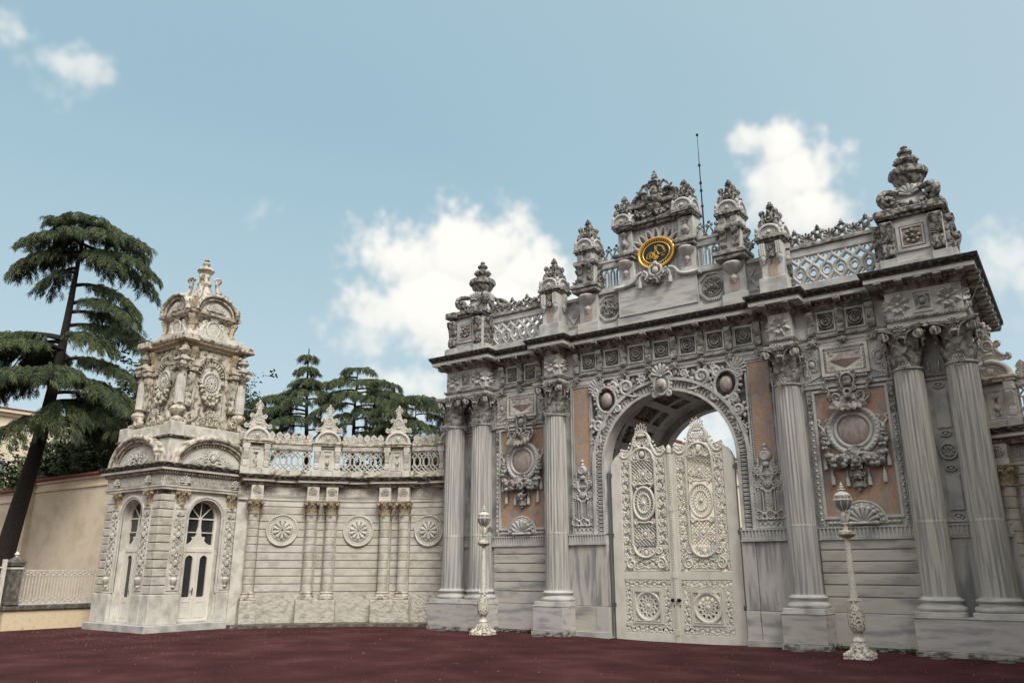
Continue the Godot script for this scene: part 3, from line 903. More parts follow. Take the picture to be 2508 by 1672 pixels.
	tube(s, PackedVector3Array([Vector3(-0.034, -0.09, 0), Vector3(-0.034, 0.05, 0), Vector3(-0.022, 0.085, 0), Vector3(0, 0.1, 0), Vector3(0.022, 0.085, 0), Vector3(0.034, 0.05, 0), Vector3(0.034, -0.09, 0)]), 0.019, 0.019, 5, 1.4)
	K["_tongue"] = s
	# attic octagon rosette
	s = Soup.new()
	ring(s, 0, 0, 0.27, 0.27, 0.03, 24, 5)
	for i in 8:
		var a := TAU * i / 8
		ring(s, cos(a) * 0.175, sin(a) * 0.175, 0.05, 0.05, 0.022, 10, 5, 0.02)
		ball(s, Vector3(cos(a + 0.39) * 0.22, sin(a + 0.39) * 0.22, 0.03), Vector3.ONE * 0.035, 6, 4)
	ring(s, 0, 0, 0.09, 0.09, 0.025, 14, 5, 0.03)
	ball(s, Vector3(0, 0, 0.05), Vector3.ONE * 0.05, 8, 5)
	K["octagon_rosette"] = mesh(s)

func column(x: float, z: float) -> void:
	var c := node(G, "column", T(x, 0, z))
	put(c, "column_base", K["column_base"], "marble", T(0, 0.865, 0))
	put(c, "shaft", K["shaft"], pick("marble_up"), T(0, 1.15, 0))
	put(c, "capital", K["capital"], "marble_weathered", T(0, 6.1, 0))
func plinth(x0: float, x1: float) -> void:
	var p := node(G, "plinth")
	var s := Soup.new()
	cb(s, x0 - 0.03, x1 + 0.03, -0.1, 0.1, -0.84, 0.035, 0.012)
	one(p, "plinth_foot", s, "marble_weathered")
	s = Soup.new()
	cb(s, x0, x1, 0.1, 0.735, -0.84, 0.0, 0.012)
	one(p, "plinth_block", s, pick("marble_flat"))
	s = Soup.new()
	cb(s, x0 - 0.012, x1 + 0.012, 0.735, 0.765, -0.84, 0.012, 0.008)
	one(p, "plinth_fillet", s, "marble")
func path_front(o := 0.0) -> Array:
	var L := [[-7.49, -6.2], [-7.49, -0.37], [-5.91, -0.37], [-5.91, -0.8], [-3.69, -0.8], [-3.69, -0.4], [-3.14, -0.4], [-3.14, -0.8]]
	var R: Array = []
	for i in range(L.size() - 1, -1, -1): R.append([-L[i][0], L[i][1]])
	return L + R
func entablature() -> void:
	var P := path_front()
	var s := Soup.new()
	mould(s, [[-0.2, 7.02], [0.0, 7.02], [0.0, 7.1], [0.02, 7.105], [0.02, 7.19]], P)
	one(G, "architrave", s, "marble_flat")
	s = Soup.new()
	mould(s, [[0.0, 7.19], [0.035, 7.195], [0.06, 7.22], [0.06, 7.25], [0.075, 7.255], [0.075, 7.28], [0.0, 7.285]], P)
	for q in [[-7.5, -5.9, -0.3], [-3.7, -3.13, -0.33], [-5.85, -3.75, -0.73], [-3.08, 3.08, -0.73], [3.13, 3.7, -0.33], [3.75, 5.85, -0.73], [5.9, 7.5, -0.3]]:
		beads(s, Vector3(q[0], 7.235, q[2]), Vector3(q[1], 7.235, q[2]), 0.075, Vector3(0.03, 0.022, 0.025))
	one(G, "bead_moulding", s, "marble_weathered")
	s = Soup.new()
	mould(s, [[0.0, 7.285], [0.0, 7.93]], P)
	one(G, "frieze", s, "marble")
	s = Soup.new()
	mould(s, [[0.0, 7.93], [0.03, 7.935], [0.05, 7.96], [0.05, 7.99], [0.09, 8.0], [0.1, 8.13], [0.12, 8.135]], P)
	one(G, "bed_moulding", s, "marble_weathered")
	s = Soup.new()
	mould(s, [[0.08, 8.135], [0.36, 8.135], [0.36, 8.23], [0.375, 8.235]], P)
	one(G, "corona", s, "marble")
	s = Soup.new()
	mould(s, [[0.3, 8.236], [0.38, 8.238], [0.385, 8.265], [0.4, 8.28], [0.44, 8.33], [0.455, 8.38], [0.455, 8.405], [-0.2, 8.43]], P)
	for q in [[-7.85, -5.6, 0.055], [-4.05, -2.8, 0.025], [-5.45, -4.1, -0.375], [-2.7, 2.7, -0.375], [2.8, 4.05, 0.025], [4.1, 5.45, -0.375], [5.6, 7.85, 0.055]]:
		beads(s, Vector3(q[0], 8.345, q[2]), Vector3(q[1], 8.345, q[2]), 0.085, Vector3(0.03, 0.035, 0.02))
	for q: float in [-7.92, 7.92]:
		beads(s, Vector3(q, 8.345, -6.3), Vector3(q, 8.345, 0.0), 0.085, Vector3(0.02, 0.035, 0.03))
	one(G, "cornice_crown", s, "marble_crust")
	for sg: float in [-1.0, 1.0]:
		s = Soup.new()
		bx(s, sg * 6.7 - 0.77, sg * 6.7 + 0.77, 7.03, 8.2, -0.86, -0.39)
		one(G, "entablature_block", s, "marble")
		s = Soup.new()
		bx(s, sg * 3.415 - 0.26, sg * 3.415 + 0.26, 7.03, 8.2, -0.86, -0.42)
		one(G, "entablature_block", s, "marble")
	# modillions and the egg drops between them
	var rows := [[[-0.39, -1.17, -1.96, -2.74, 0.39, 1.17, 1.96, 2.74], -0.73], [[-4.13, -4.83, -5.5, 4.13, 4.83, 5.5], -0.73], [[-3.7, -3.13, 3.13, 3.7], -0.33], [[-7.55, -7.1, -6.7, -6.3, -5.85, 5.85, 6.3, 6.7, 7.1, 7.55], -0.3]]
	for r in rows:
		for x: float in r[0]: put(G, "modillion", K["modillion"], "marble_weathered", T(x, 8.14, r[1] + 0.02))
	for k in 8:
		for sg: float in [-1.0, 1.0]: put(G, "modillion", K["modillion"], "marble_weathered", TY(sg * 7.58, 8.14, -0.45 - 0.74 * k, sg * PI / 2))
	for r in [[-2.74, 2.74, -0.62, 7], [-5.5, -4.13, -0.62, 2], [4.13, 5.5, -0.62, 2], [-3.7, -3.13, -0.22, 1], [3.13, 3.7, -0.22, 1], [-7.55, -5.85, -0.19, 4], [5.85, 7.55, -0.19, 4]]:
		for i: int in r[3]:
			for k in 3:
				var x: float = lerpf(r[0], r[1], (i + 0.26 + 0.24 * k) / r[3])
				put(G, "egg_drop", K["egg_drop"], "marble_weathered", T(x, 8.14, r[2]))
	# frieze: sunk panels with round flowers, consoles between, lion masks below
	var spots: Array = []
	for i in range(-3, 4): spots.append([i * 0.783, 0.25])
	for sg: float in [-1.0, 1.0]:
		spots.append([sg * 4.45, 0.22]); spots.append([sg * 5.14, 0.22])
	for q in spots:
		put(G, "rosette", K["rosette"], "marble_weathered", T(q[0], 7.63, -0.775))
		frame_panel(G, q[0] - q[1], q[0] + q[1], 7.37, 7.89, -0.8, 0.035, 0.035)
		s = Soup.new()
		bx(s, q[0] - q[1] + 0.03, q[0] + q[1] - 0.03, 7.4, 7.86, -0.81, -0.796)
		one(G, "sunk_panel", s, "marble_dark")
	for x: float in [-2.74, -1.96, -1.17, -0.39, 0.39, 1.17, 1.96, 2.74, -4.1, -4.8, -5.5, 4.1, 4.8, 5.5]:
		put(G, "frieze_console", K["frieze_console"], "marble_weathered", T(x, 7.91, -0.8))
		put(G, "lion_mask", K["lion_mask"], "marble_weathered", T(x, 7.11, -0.72))
	for x: float in [-7.21, -6.165, -3.415, 3.415, 6.165, 7.21]:
		var z := -0.39 if absf(x) < 4.0 else -0.36
		put(G, "star_flower", K["star_flower"], "marble", T(x, 7.61, z))
	for sg: float in [-1.0, 1.0]:
		put(G, "star_flower", K["star_flower"], "marble", TY(sg * 7.5, 7.61, -0.68, sg * PI / 2))
		put(G, "star_flower", K["star_flower"], "marble", TY(sg * 3.135, 7.61, -0.62, -sg * PI / 2, 0.8))
		put(G, "star_flower", K["star_flower"], "marble", TY(sg * 5.9, 7.61, -0.62, -sg * PI / 2, 0.8))
		var s3 := Soup.new()
		cartouche(s3, 0.14)
		one(G, "frieze_cartouche", s3, "marble_weathered", T(sg * 6.69, 7.61, -0.35))
		frame_panel(G, sg * 6.69 - 0.2, sg * 6.69 + 0.2, 7.36, 7.87, -0.37, 0.03, 0.03)
func swirl_band(s: Soup, w: float, h: float, step: float, z: float, thick := 0.016) -> void:
	# running scrollwork filling an upright band centred on the origin: open curls left and right in turn, with leaves
	var n := maxi(1, roundi(h / step))
	for i in n:
		var y := -h * 0.5 + h * (i + 0.5) / n
		var sg := 1.0 if i % 2 == 0 else -1.0
		var r := minf(w * 0.3, h / n * 0.5)
		tube(s, spiral(sg * w * 0.12, y, r, 1.7, -PI * 0.5, sg, 0.14, z), thick, thick * 0.8, 5)
		ball(s, Vector3(sg * w * 0.12, y, z), Vector3.ONE * thick * 1.5, 5, 4)
		tube(s, curve([[-sg * w * 0.42, y - h / n * 0.45], [-sg * w * 0.3, y - h / n * 0.1], [-sg * w * 0.42, y + h / n * 0.3]], 4, z), thick * 0.9, thick * 0.5, 5, 1.0, Vector3.BACK, thick * 1.3)
		tube(s, spiral(-sg * w * 0.33, y + h / n * 0.28, w * 0.1, 1.2, 0, -sg, 0.2, z), thick * 0.9, thick * 0.6, 5)
		for k in 3:
			var a := -0.4 + k * 0.9
			petal(s, PI / 2 + sg * a, 0.0, r * 0.62, thick * 1.6, thick * 1.2, z)
			var l := Soup.new()
			petal(l, 0, 0.0, w * 0.22, thick * 1.8, thick * 1.3, 0.0)
			s.add(l, TR(sg * w * 0.12 + cos(a * 2.0 + i) * r * 0.9, y + sin(a * 2.0 + i) * r * 0.9, z, a * 2.0 + i + 0.8))
	for sg: float in [-1.0, 1.0]:
		tube(s, PackedVector3Array([Vector3(sg * w * 0.5, -h * 0.5, z), Vector3(sg * w * 0.5, h * 0.5, z)]), thick, thick, 4)
func core() -> void:
	for sg: float in [-1.0, 1.0]:
		var s := Soup.new()
		bx(s, sg * 2.32, sg * 7.45, -0.15, 8.35, -5.6, ZW)
		one(G, "masonry_mass", s, "marble")
	var P := PackedVector2Array([Vector2(2.32, -0.15), Vector2(2.32, 8.3), Vector2(-2.32, 8.3), Vector2(-2.32, -0.15), Vector2(-1.93, -0.15)])
	for i in 41:
		var a := PI - PI * i / 40
		P.append(Vector2(cos(a) * 1.93, 4.52 + sin(a) * 1.93))
	P.append(Vector2(1.93, -0.15))
	var s := Soup.new()
	extr(s, P, -1.25, ZW)
	one(G, "arch_wall", s, "marble")
	P = PackedVector2Array([Vector2(2.32, -0.15), Vector2(2.32, 8.3), Vector2(-2.32, 8.3), Vector2(-2.32, -0.15), Vector2(-2.1, -0.15)])
	for i in 41:
		var a := PI - PI * i / 40
		P.append(Vector2(cos(a) * 2.1, 4.5 + sin(a) * 2.1))
	P.append(Vector2(2.1, -0.15))
	s = Soup.new()
	extr(s, P, -5.15, -4.75)
	one(G, "rear_arch_wall", s, "marble")
	s = Soup.new()
	bx(s, -2.32, 2.32, 6.95, 8.3, -4.75, -1.25)
	bx(s, -7.4, 7.4, 8.35, 8.4, -6.3, -0.9)
	one(G, "roof_slab", s, "marble")
	# barrel vault with sunk coffers
	var zs := [-4.75, -4.2, -3.95, -3.45, -3.25, -2.2, -2.0, -1.5, -1.25]
	var kind := [0, 0, 1, 0, 2, 0, 1, 0]
	var v := Soup.new()
	var r := Soup.new()
	var n := 9
	var vault := node(G, "vault")
	for k in n:
		var a0 := PI * k / n
		var a1 := PI * (k + 1) / n
		for j in 8:
			var cof: bool = kind[j] > 0 and k > 0 and k < n - 1 or (kind[j] > 0)
			var m := (a1 - a0) * 0.16
			var subs: Array = [[a0, a1, 0.0]]
			if cof: subs = [[a0, a0 + m, 0.0], [a0 + m, a1 - m, 0.09], [a1 - m, a1, 0.0]]
			for q in subs:
				var steps := 3
				for t in steps:
					var b0 := lerpf(q[0], q[1], float(t) / steps)
					var b1 := lerpf(q[0], q[1], float(t + 1) / steps)
					var R: float = 2.3 + q[2]
					var V := func(b: float, z: float, rr: float) -> Vector3: return Vector3(cos(b) * rr, 4.5 + sin(b) * rr, z)
					var tgt := r if q[2] > 0.0 else v
					tgt.quad(V.call(b0, zs[j], R), V.call(b0, zs[j + 1], R), V.call(b1, zs[j + 1], R), V.call(b1, zs[j], R))
					if q[2] > 0.0:
						v.quad(V.call(b0, zs[j], 2.3), V.call(b0, zs[j], R), V.call(b1, zs[j], R), V.call(b1, zs[j], 2.3))
						v.quad(V.call(b0, zs[j + 1], R), V.call(b0, zs[j + 1], 2.3), V.call(b1, zs[j + 1], 2.3), V.call(b1, zs[j + 1], R))
				if q[2] > 0.0:
					for e: float in [q[0], q[1]]:
						v.quad(Vector3(cos(e) * 2.3, 4.5 + sin(e) * 2.3, zs[j]), Vector3(cos(e) * 2.3, 4.5 + sin(e) * 2.3, zs[j + 1]), Vector3(cos(e) * 2.39, 4.5 + sin(e) * 2.39, zs[j + 1]), Vector3(cos(e) * 2.39, 4.5 + sin(e) * 2.39, zs[j]))
			if cof:
				var w: float = zs[j + 1] - zs[j]
				var h := (a1 - a0) * 2.3 * 0.6
				if not K.has("coffer_%d" % kind[j]):
					var o := Soup.new()
					cartouche(o, minf(w * 0.3, h * 0.34))
					for c in 10:
						var a := TAU * c / 10
						ball(o, Vector3(cos(a) * w * 0.4, sin(a) * h * 0.42, 0), Vector3.ONE * 0.05, 6, 4)
						ring(o, cos(a + 0.3) * w * 0.32, sin(a + 0.3) * h * 0.34, 0.04, 0.04, 0.018, 8, 4)
					K["coffer_%d" % kind[j]] = mesh(o)
				var am := (a0 + a1) * 0.5
				var out := Vector3(cos(am), sin(am), 0)
				var bs := Basis(Vector3.BACK, out.cross(Vector3.BACK), -out)
				bs = Basis(Vector3(0, 0, 1), Vector3(-sin(am), cos(am), 0), (Vector3(0, 0, 1)).cross(Vector3(-sin(am), cos(am), 0)))
				put(vault, "coffer_relief", K["coffer_%d" % kind[j]], "marble_weathered", Transform3D(bs, Vector3(0, 4.5, (zs[j] + zs[j + 1]) * 0.5) + out * 2.37))
	one(vault, "vault_ribs", v, "marble")
	one(vault, "coffer_ground", r, "brown_red")
func arch_front() -> void:
	var s := Soup.new()
	band(s, 0, 4.52, 1.92, 2.0, 0, PI, 48, -0.95, -0.74)
	band(s, 0, 4.52, 2.21, 2.29, 0, PI, 48, -0.86, -0.71)
	band(s, 0, 4.52, 2.0, 2.21, 0, PI, 48, -0.9, -0.84)
	for sg: float in [-1.0, 1.0]:
		bx(s, sg * 1.92, sg * 2.0, 2.66, 4.52, -0.95, -0.74)
		bx(s, sg * 2.21, sg * 2.29, 2.66, 4.52, -0.86, -0.71)
		bx(s, sg * 2.0, sg * 2.21, 2.66, 4.52, -0.9, -0.84)
	one(G, "archivolt", s, "marble")
	s = Soup.new()
	var n := 62
	for i in n:
		var a := PI * (i + 0.5) / n
		if absf(a - PI / 2) < 0.13: continue
		s.add(K["_tongue"], TR(cos(a) * 2.105, 4.52 + sin(a) * 2.105, -0.8, a - PI / 2))
	for sg: float in [-1.0, 1.0]:
		for i in 17: s.add(K["_tongue"], TR(sg * 2.105, 2.72 + 0.107 * i, -0.8, -sg * PI / 2))
	one(G, "tongue_moulding", s, "marble")
	# keystone
	s = Soup.new()
	extr(s, pv([[-0.2, -0.3], [0.2, -0.3], [0.3, 0.25], [-0.3, 0.25]]), -0.12, 0.06)
	one(G, "keystone", s, "marble", T(0, 6.62, -0.74))
	s = Soup.new()
	cartouche(s, 0.3)
	var sh := Soup.new()
	shell(sh, 7, 0.3, PI * 0.8)
	s.add(sh, T(0, 0.24, 0.0))
	one(G, "keystone_cartouche", s, "marble", T(0, 6.6, -0.66))
	s = Soup.new()
	ball(s, Vector3.ZERO, Vector3(0.11, 0.13, 0.08), 10, 8)
	one(G, "keystone_boss", s, "marble_mauve", T(0, 6.6, -0.57))
	# spandrel carving
	for sg: float in [-1.0, 1.0]:
		var m := Transform3D(Basis.from_scale(Vector3(sg, 1, 1)), Vector3.ZERO)
		var sp := node(G, "spandrel")
		var gp := PackedVector2Array([Vector2(sg * 2.28, 4.6), Vector2(sg * 2.28, 7.0), Vector2(sg * 0.1, 7.0)])
		for k in 21:
			var ga := PI / 2 - (PI / 2 - 0.04) * k / 20
			gp.append(Vector2(sg * cos(ga) * 2.27, 4.52 + sin(ga) * 2.27))
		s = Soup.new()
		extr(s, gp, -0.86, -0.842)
		one(sp, "spandrel_ground", s, "marble_dark")
		s = Soup.new()
		var q := Soup.new()
		cartouche(q, 0.4, false)
		for k in 16:
			var a := TAU * k / 16
			ball(q, Vector3(cos(a) * 0.4, sin(a) * 0.46, -0.02), Vector3.ONE * 0.055, 6, 4)
		s.add(q, m * TR(1.78, 6.4, 0, -0.2))
		one(sp, "spandrel_cartouche", s, "marble", T(0, 0, -0.76))
		s = Soup.new()
		ball(s, Vector3.ZERO, Vector3(0.17, 0.22, 0.12), 14, 10)
		one(sp, "spandrel_boss", s, "marble_mauve", T(sg * 1.78, 6.4, -0.78))
		s = Soup.new()
		q = Soup.new()
		shell(q, 8, 0.4, PI * 0.6)
		s.add(q, m * TR(1.98, 6.68, -0.8, -0.6))
		one(sp, "spandrel_shell", s, "marble")
		for d in [[1.12, 6.7, 0.23, 0.3, 1], [0.62, 6.85, 0.13, 0.2, 1], [0.36, 6.93, 0.07, 0.1, 0], [2.06, 5.7, 0.2, -1.5, 1], [2.14, 5.22, 0.13, -1.6, 1], [2.2, 4.92, 0.08, -1.6, 0], [1.36, 6.36, 0.11, 1.2, 1], [1.92, 5.98, 0.11, -0.6, 1], [1.46, 6.9, 0.1, -0.4, 1]]:
			q = Soup.new()
			scroll(q, d[2], d[4] == 1)
			s = Soup.new()
			s.add(q, m * TR(d[0], d[1], -0.76, d[3]))
			one(sp, "acanthus_scroll", s, "marble")
func dado() -> void:
	# lower wall: plinth, courses, fluted band
	for sg: float in [-1.0, 1.0]:
		var s := Soup.new()
		# side bay
		for k in 7:
			var y0: float = [0.76, 1.11, 1.377, 1.634, 1.892, 2.152, 9.9][k] if k < 6 else 9.9
			if k == 6: break
			var y1: float = [1.09, 1.357, 1.614, 1.872, 2.132, 2.36][k]
			s = Soup.new()
			cb(s, sg * 4.79 - 1.05, sg * 4.79 + 1.05, y0 + 0.005, y1, -0.86, -0.80, 0.01)
			one(G, "stone_course", s, pick("marble_vein"))
		s = Soup.new()
		cb(s, sg * 4.79 - 1.06, sg * 4.79 + 1.06, 0.05, 0.755, -0.86, -0.78, 0.01)
		one(G, "base_slab", s, pick("marble_vein"))
		s = Soup.new()
		cb(s, sg * 4.79 - 0.86, sg * 4.79 + 0.9, -0.1, 0.06, -0.8, -0.42, 0.02)
		one(G, "base_step", s, "limestone_crust")
		# panel beside the arch
		s = Soup.new()
		cb(s, sg * 2.245, sg * 3.1, 0.76, 2.37, -0.86, -0.7, 0.008)
		one(G, "marble_slab", s, pick("marble_slab"))
		s = Soup.new()
		cb(s, sg * 1.9, sg * 2.235, 0.76, 2.37, -1.0, -0.68, 0.008)
		one(G, "marble_slab", s, pick("marble_slab"))
		s = Soup.new()
		cb(s, sg * 2.245, sg * 3.1, 0.1, 0.75, -0.86, -0.66, 0.008)
		one(G, "base_slab", s, pick("marble_vein"))
		s = Soup.new()
		cb(s, sg * 1.89, sg * 2.235, 0.1, 0.75, -1.0, -0.64, 0.008)
		one(G, "base_slab", s, pick("marble_vein"))
		s = Soup.new()
		cb(s, sg * 1.88, sg * 3.1, -0.15, 0.1, -1.0, -0.61, 0.01)
		one(G, "base_trim", s, "marble")
		# strip between the paired columns
		s = Soup.new()
		bx(s, sg * 6.7 - 1.0, sg * 6.7 + 1.0, 0.76, 2.37, -0.86, -0.82)
		one(G, "marble_slab", s, pick("marble_slab"))
		# fluted band
		for q in [[4.79, 1.05, -0.79], [2.5, 0.6, -0.66], [6.7, 0.95, -0.8]]:
			s = Soup.new()
			bx(s, sg * q[0] - q[1], sg * q[0] + q[1], 2.37, 2.4, -0.86, q[2] + 0.03)
			bx(s, sg * q[0] - q[1], sg * q[0] + q[1], 2.4, 2.66, -0.86, q[2] - 0.02)
			bx(s, sg * q[0] - q[1], sg * q[0] + q[1], 2.63, 2.66, -0.86, q[2] + 0.02)
			var n := int(q[1] * 2.0 / 0.085)
			for i in n:
				var x: float = sg * q[0] - q[1] + (i + 0.5) * q[1] * 2.0 / n
				bx(s, x - 0.016, x + 0.016, 2.4, 2.63, q[2] - 0.03, q[2] + 0.012)
				ball(s, Vector3(x + 0.042, 2.425, q[2] - 0.01), Vector3(0.024, 0.03, 0.02), 6, 4)
			one(G, "fluted_band", s, "marble")
func side_bay(sg: float) -> void:
	var B := node(G, "side_bay", T(sg * 4.78, 0, 0))
	var s := Soup.new()
	bx(s, -1.0, 1.0, 2.66, 7.03, -0.87, -0.835)
	one(B, "bay_wall", s, "marble_slab")
	s = Soup.new()
	for q in [[-0.8, 0.0, 2.9, 4.3], [0.0, 0.8, 2.9, 4.3], [-0.8, 0.0, 4.3, 5.86], [0.0, 0.8, 4.3, 5.86]]:
		s = Soup.new()
		cb(s, q[0], q[1], q[2], q[3], -0.86, -0.825, 0.003)
		one(B, "inlay_panel", s, pick("marble_orange"))
	# frame: egg strips, fillets
	s = Soup.new()
	for e: float in [-1.0, 1.0]:
		bx(s, e * 0.8, e * 0.86, 2.84, 5.92, -0.84, -0.775)
		bx(s, e * 0.86, e * 1.0, 2.68, 6.0, -0.84, -0.80)
	bx(s, -0.8, 0.8, 5.86, 5.92, -0.84, -0.775)
	bx(s, -0.8, 0.8, 2.84, 2.9, -0.84, -0.775)
	bx(s, -1.0, 1.0, 5.97, 6.04, -0.84, -0.76)
	one(B, "panel_frame", s, "marble")
	s = Soup.new()
	for e: float in [-1.0, 1.0]: eggs(s, Vector3(e * 0.93, 2.75, -0.79), Vector3(e * 0.93, 5.2, -0.79), 0.14, 0.055)
	eggs(s, Vector3(-0.8, 2.75, -0.79), Vector3(-0.48, 2.75, -0.79), 0.11, 0.045)
	eggs(s, Vector3(0.48, 2.75, -0.79), Vector3(0.8, 2.75, -0.79), 0.11, 0.045)
	eggs(s, Vector3(-0.95, 6.1, -0.78), Vector3(-0.5, 6.1, -0.78), 0.1, 0.04)
	eggs(s, Vector3(0.5, 6.1, -0.78), Vector3(0.95, 6.1, -0.78), 0.1, 0.04)
	eggs(s, Vector3(-0.5, 6.18, -0.77), Vector3(0.5, 6.18, -0.77), 0.1, 0.04)
	one(B, "egg_moulding", s, "marble")
	s = Soup.new()
	for e: float in [-1.0, 1.0]:
		var q := Soup.new()
		swirl_band(q, 0.1, 0.7, 0.12, 0.0, 0.014)
		s.add(q, T(e * 0.93, 5.55, -0.79))
	one(B, "leaf_strip", s, "marble_weathered")
	# lozenge tablet above
	s = Soup.new()
	bx(s, -0.55, 0.55, 6.24, 7.0, -0.84, -0.8)
	slab_panel(s, -0.55, 0.55, 6.24, 7.0, -0.8, 0.07, 0.05)
	slab_panel(s, -0.42, 0.42, 6.36, 6.88, -0.8, 0.04, 0.03)
	for ex: float in [-1.0, 1.0]:
		for ey: float in [-1.0, 1.0]:
			ring(s, ex * 0.3, 6.62 + ey * 0.17, 0.035, 0.035, 0.016, 10, 5, -0.79)
			ball(s, Vector3(ex * 0.3, 6.62 + ey * 0.17, -0.79), Vector3.ONE * 0.02, 6, 4)
	one(B, "tablet", s, "limestone")
	s = Soup.new()
	eggs(s, Vector3(-0.42, 6.9, -0.77), Vector3(0.42, 6.9, -0.77), 0.085, 0.03)
	eggs(s, Vector3(-0.42, 6.34, -0.77), Vector3(0.42, 6.34, -0.77), 0.085, 0.03)
	for e: float in [-1.0, 1.0]: eggs(s, Vector3(e * 0.44, 6.36, -0.77), Vector3(e * 0.44, 6.88, -0.77), 0.085, 0.03)
	one(B, "bead_frame", s, "marble")
	s = Soup.new()
	var L := [Vector3(-0.37, 6.62, -0.795), Vector3(0, 6.4, -0.795), Vector3(0.37, 6.62, -0.795), Vector3(0, 6.84, -0.795)]
	for k in 4: s.flat(L[k], L[(k + 1) % 4], Vector3(0, 6.62, -0.7))
	one(B, "lozenge", s, "marble_mauve")
	for e: float in [-1.0, 1.0]:
		s = Soup.new()
		extr(s, pv([[e * 0.56, 6.3], [e * 0.98, 6.12], [e * 0.98, 7.0], [e * 0.56, 6.88]]), -0.84, -0.805)
		var q := Soup.new()
		cartouche(q, 0.15)
		s.add(q, T(e * 0.78, 6.58, -0.79))
		for k: float in [-1.0, 1.0]:
			q = Soup.new()
			scroll(q, 0.08, true)
			s.add(q, Transform3D(Basis.from_scale(Vector3(e, k, 1)), Vector3(e * 0.86, 6.58 + k * 0.24, -0.79)))
		one(B, "tablet_wing", s, "marble")
	# medallion
	s = Soup.new()
	ring(s, 0, 4.88, 0.54, 0.54, 0.075, 44, 8, -0.8, 0.7)
	ring(s, 0, 4.88, 0.4, 0.4, 0.045, 40, 8, -0.79)
	ring(s, 0, 4.88, 0.47, 0.47, 0.03, 40, 6, -0.81)
	for k in 34:
		var a := TAU * k / 34
		ball(s, Vector3(cos(a) * 0.54, 4.88 + sin(a) * 0.54, -0.75), Vector3(0.03, 0.03, 0.02), 6, 4)
	one(B, "medallion_ring", s, "marble")
	s = Soup.new()
	ball(s, Vector3(0, 4.88, -0.82), Vector3(0.37, 0.37, 0.1), 24, 10)
	one(B, "medallion_disc", s, "marble_mauve")
	# head piece over the ring
	s = Soup.new()
	cartouche(s, 0.21)
	one(B, "head_cartouche", s, "marble_weathered", T(0, 6.06, -0.73))
	s = Soup.new()
	ball(s, Vector3(0, 0, 0), Vector3(0.2, 0.13, 0.12), 10, 6)
	for k in 7:
		var l := Soup.new()
		leaf(l, 0.26, 0.14, 0.05, 0.9)
		s.add(l, TR(-0.18 + 0.06 * k, -0.02, 0.08, PI + (k - 3) * 0.28))
	ring(s, 0, 0.14, 0.06, 0.06, 0.03, 12, 5, 0.08)
	ball(s, Vector3(0, 0.05, 0.12), Vector3(0.07, 0.07, 0.06), 8, 5)
	for e: float in [-1.0, 1.0]:
		tube(s, spiral(e * 0.2, 0.06, 0.1, 1.4, -PI / 2, e, 0.15, 0.06), 0.035, 0.02, 6)
		tube(s, curve([[e * 0.24, -0.06], [e * 0.36, 0.04], [e * 0.33, 0.2], [e * 0.42, 0.32]], 5, 0.03), 0.03, 0.02, 6)
		tube(s, spiral(e * 0.4, 0.3, 0.06, 1.3, PI, -e, 0.2, 0.03), 0.022, 0.014, 5)
	one(B, "head_ornament", s, "marble_weathered", TS(0, 5.6, -0.74, 1.3))
	# garlands, ribbons, tassels
	for e: float in [-1.0, 1.0]:
		s = Soup.new()
		garland(s, Vector3(e * 0.67, 4.85, -0.76), Vector3(e * 0.62, 4.25, -0.74), 0.0, 0.11, 31)
		garland(s, Vector3(e * 0.64, 4.35, -0.74), Vector3(e * 0.14, 4.36, -0.72), 0.24, 0.16, 32)
		one(B, "garland", s, "marble_weathered")
		s = Soup.new()
		for k: float in [-1.0, 1.0]:
			tube(s, curve([[e * 0.67, 4.95], [e * 0.67 + k * 0.1, 5.08], [e * 0.67 + k * 0.06, 5.16], [e * 0.67 + k * 0.14, 5.2]], 4, -0.79), 0.03, 0.02, 5, 0.7)
		ball(s, Vector3(e * 0.67, 4.93, -0.78), Vector3(0.05, 0.06, 0.05), 8, 5)
		rod(s, Vector3(e * 0.67, 4.95, -0.79), Vector3(e * 0.66, 4.7, -0.79), 0.035, 6)
		one(B, "ribbon_bow", s, "marble")
		for q in [[e * 0.57, 4.05, 0.42], [e * 0.7, 4.35, 0.35], [e * 0.24, 3.98, 0.4]]:
			s = Soup.new()
			tassel(s, q[2], 0.05)
			one(B, "tassel", s, "marble", T(q[0], q[1], -0.77))
	# pendant below the ring
	s = Soup.new()
	bx(s, -0.13, 0.13, 3.95, 4.5, -0.84, -0.68)
	var lf := Soup.new()
	leaf(lf, 0.4, 0.3, 0.06, 0.9)
	s.add(lf, TR(0, 4.5, -0.67, PI))
	var mk := Soup.new()
	mask(mk, 0.13)
	s.add(mk, TS(0, 4.14, -0.66, 1.25))
	s.add(mk, TS(0, 3.82, -0.7, 1.0))
	var ct := Soup.new()
	cartouche(ct, 0.16)
	s.add(ct, T(0, 3.72, -0.76))
	lathe(s, [[0.0, 3.4], [0.025, 3.43], [0.05, 3.48], [0.04, 3.52], [0.09, 3.56], [0.1, 3.66], [0.06, 3.7]], 12, 0, 0.0, 0, 0, T(0, 0, -0.77))
	one(B, "pendant", s, "marble_weathered")
	# shell niche at the foot
	s = Soup.new()
	band(s, 0, 2.72, 0.36, 0.5, 0, PI, 20, -0.84, -0.77)
	for k in 11:
		var a := PI * (k + 0.5) / 11
		ball(s, Vector3(cos(a) * 0.43, 2.72 + sin(a) * 0.43, -0.76), Vector3(0.04, 0.04, 0.025), 6, 4)
	tube(s, arc(0, 2.72, 0.5, 0.5, 0, PI, 20, -0.77), 0.025, 0.025, 5)
	tube(s, arc(0, 2.72, 0.36, 0.36, 0, PI, 18, -0.77), 0.02, 0.02, 5)
	one(B, "niche_arch", s, "marble")
	s = Soup.new()
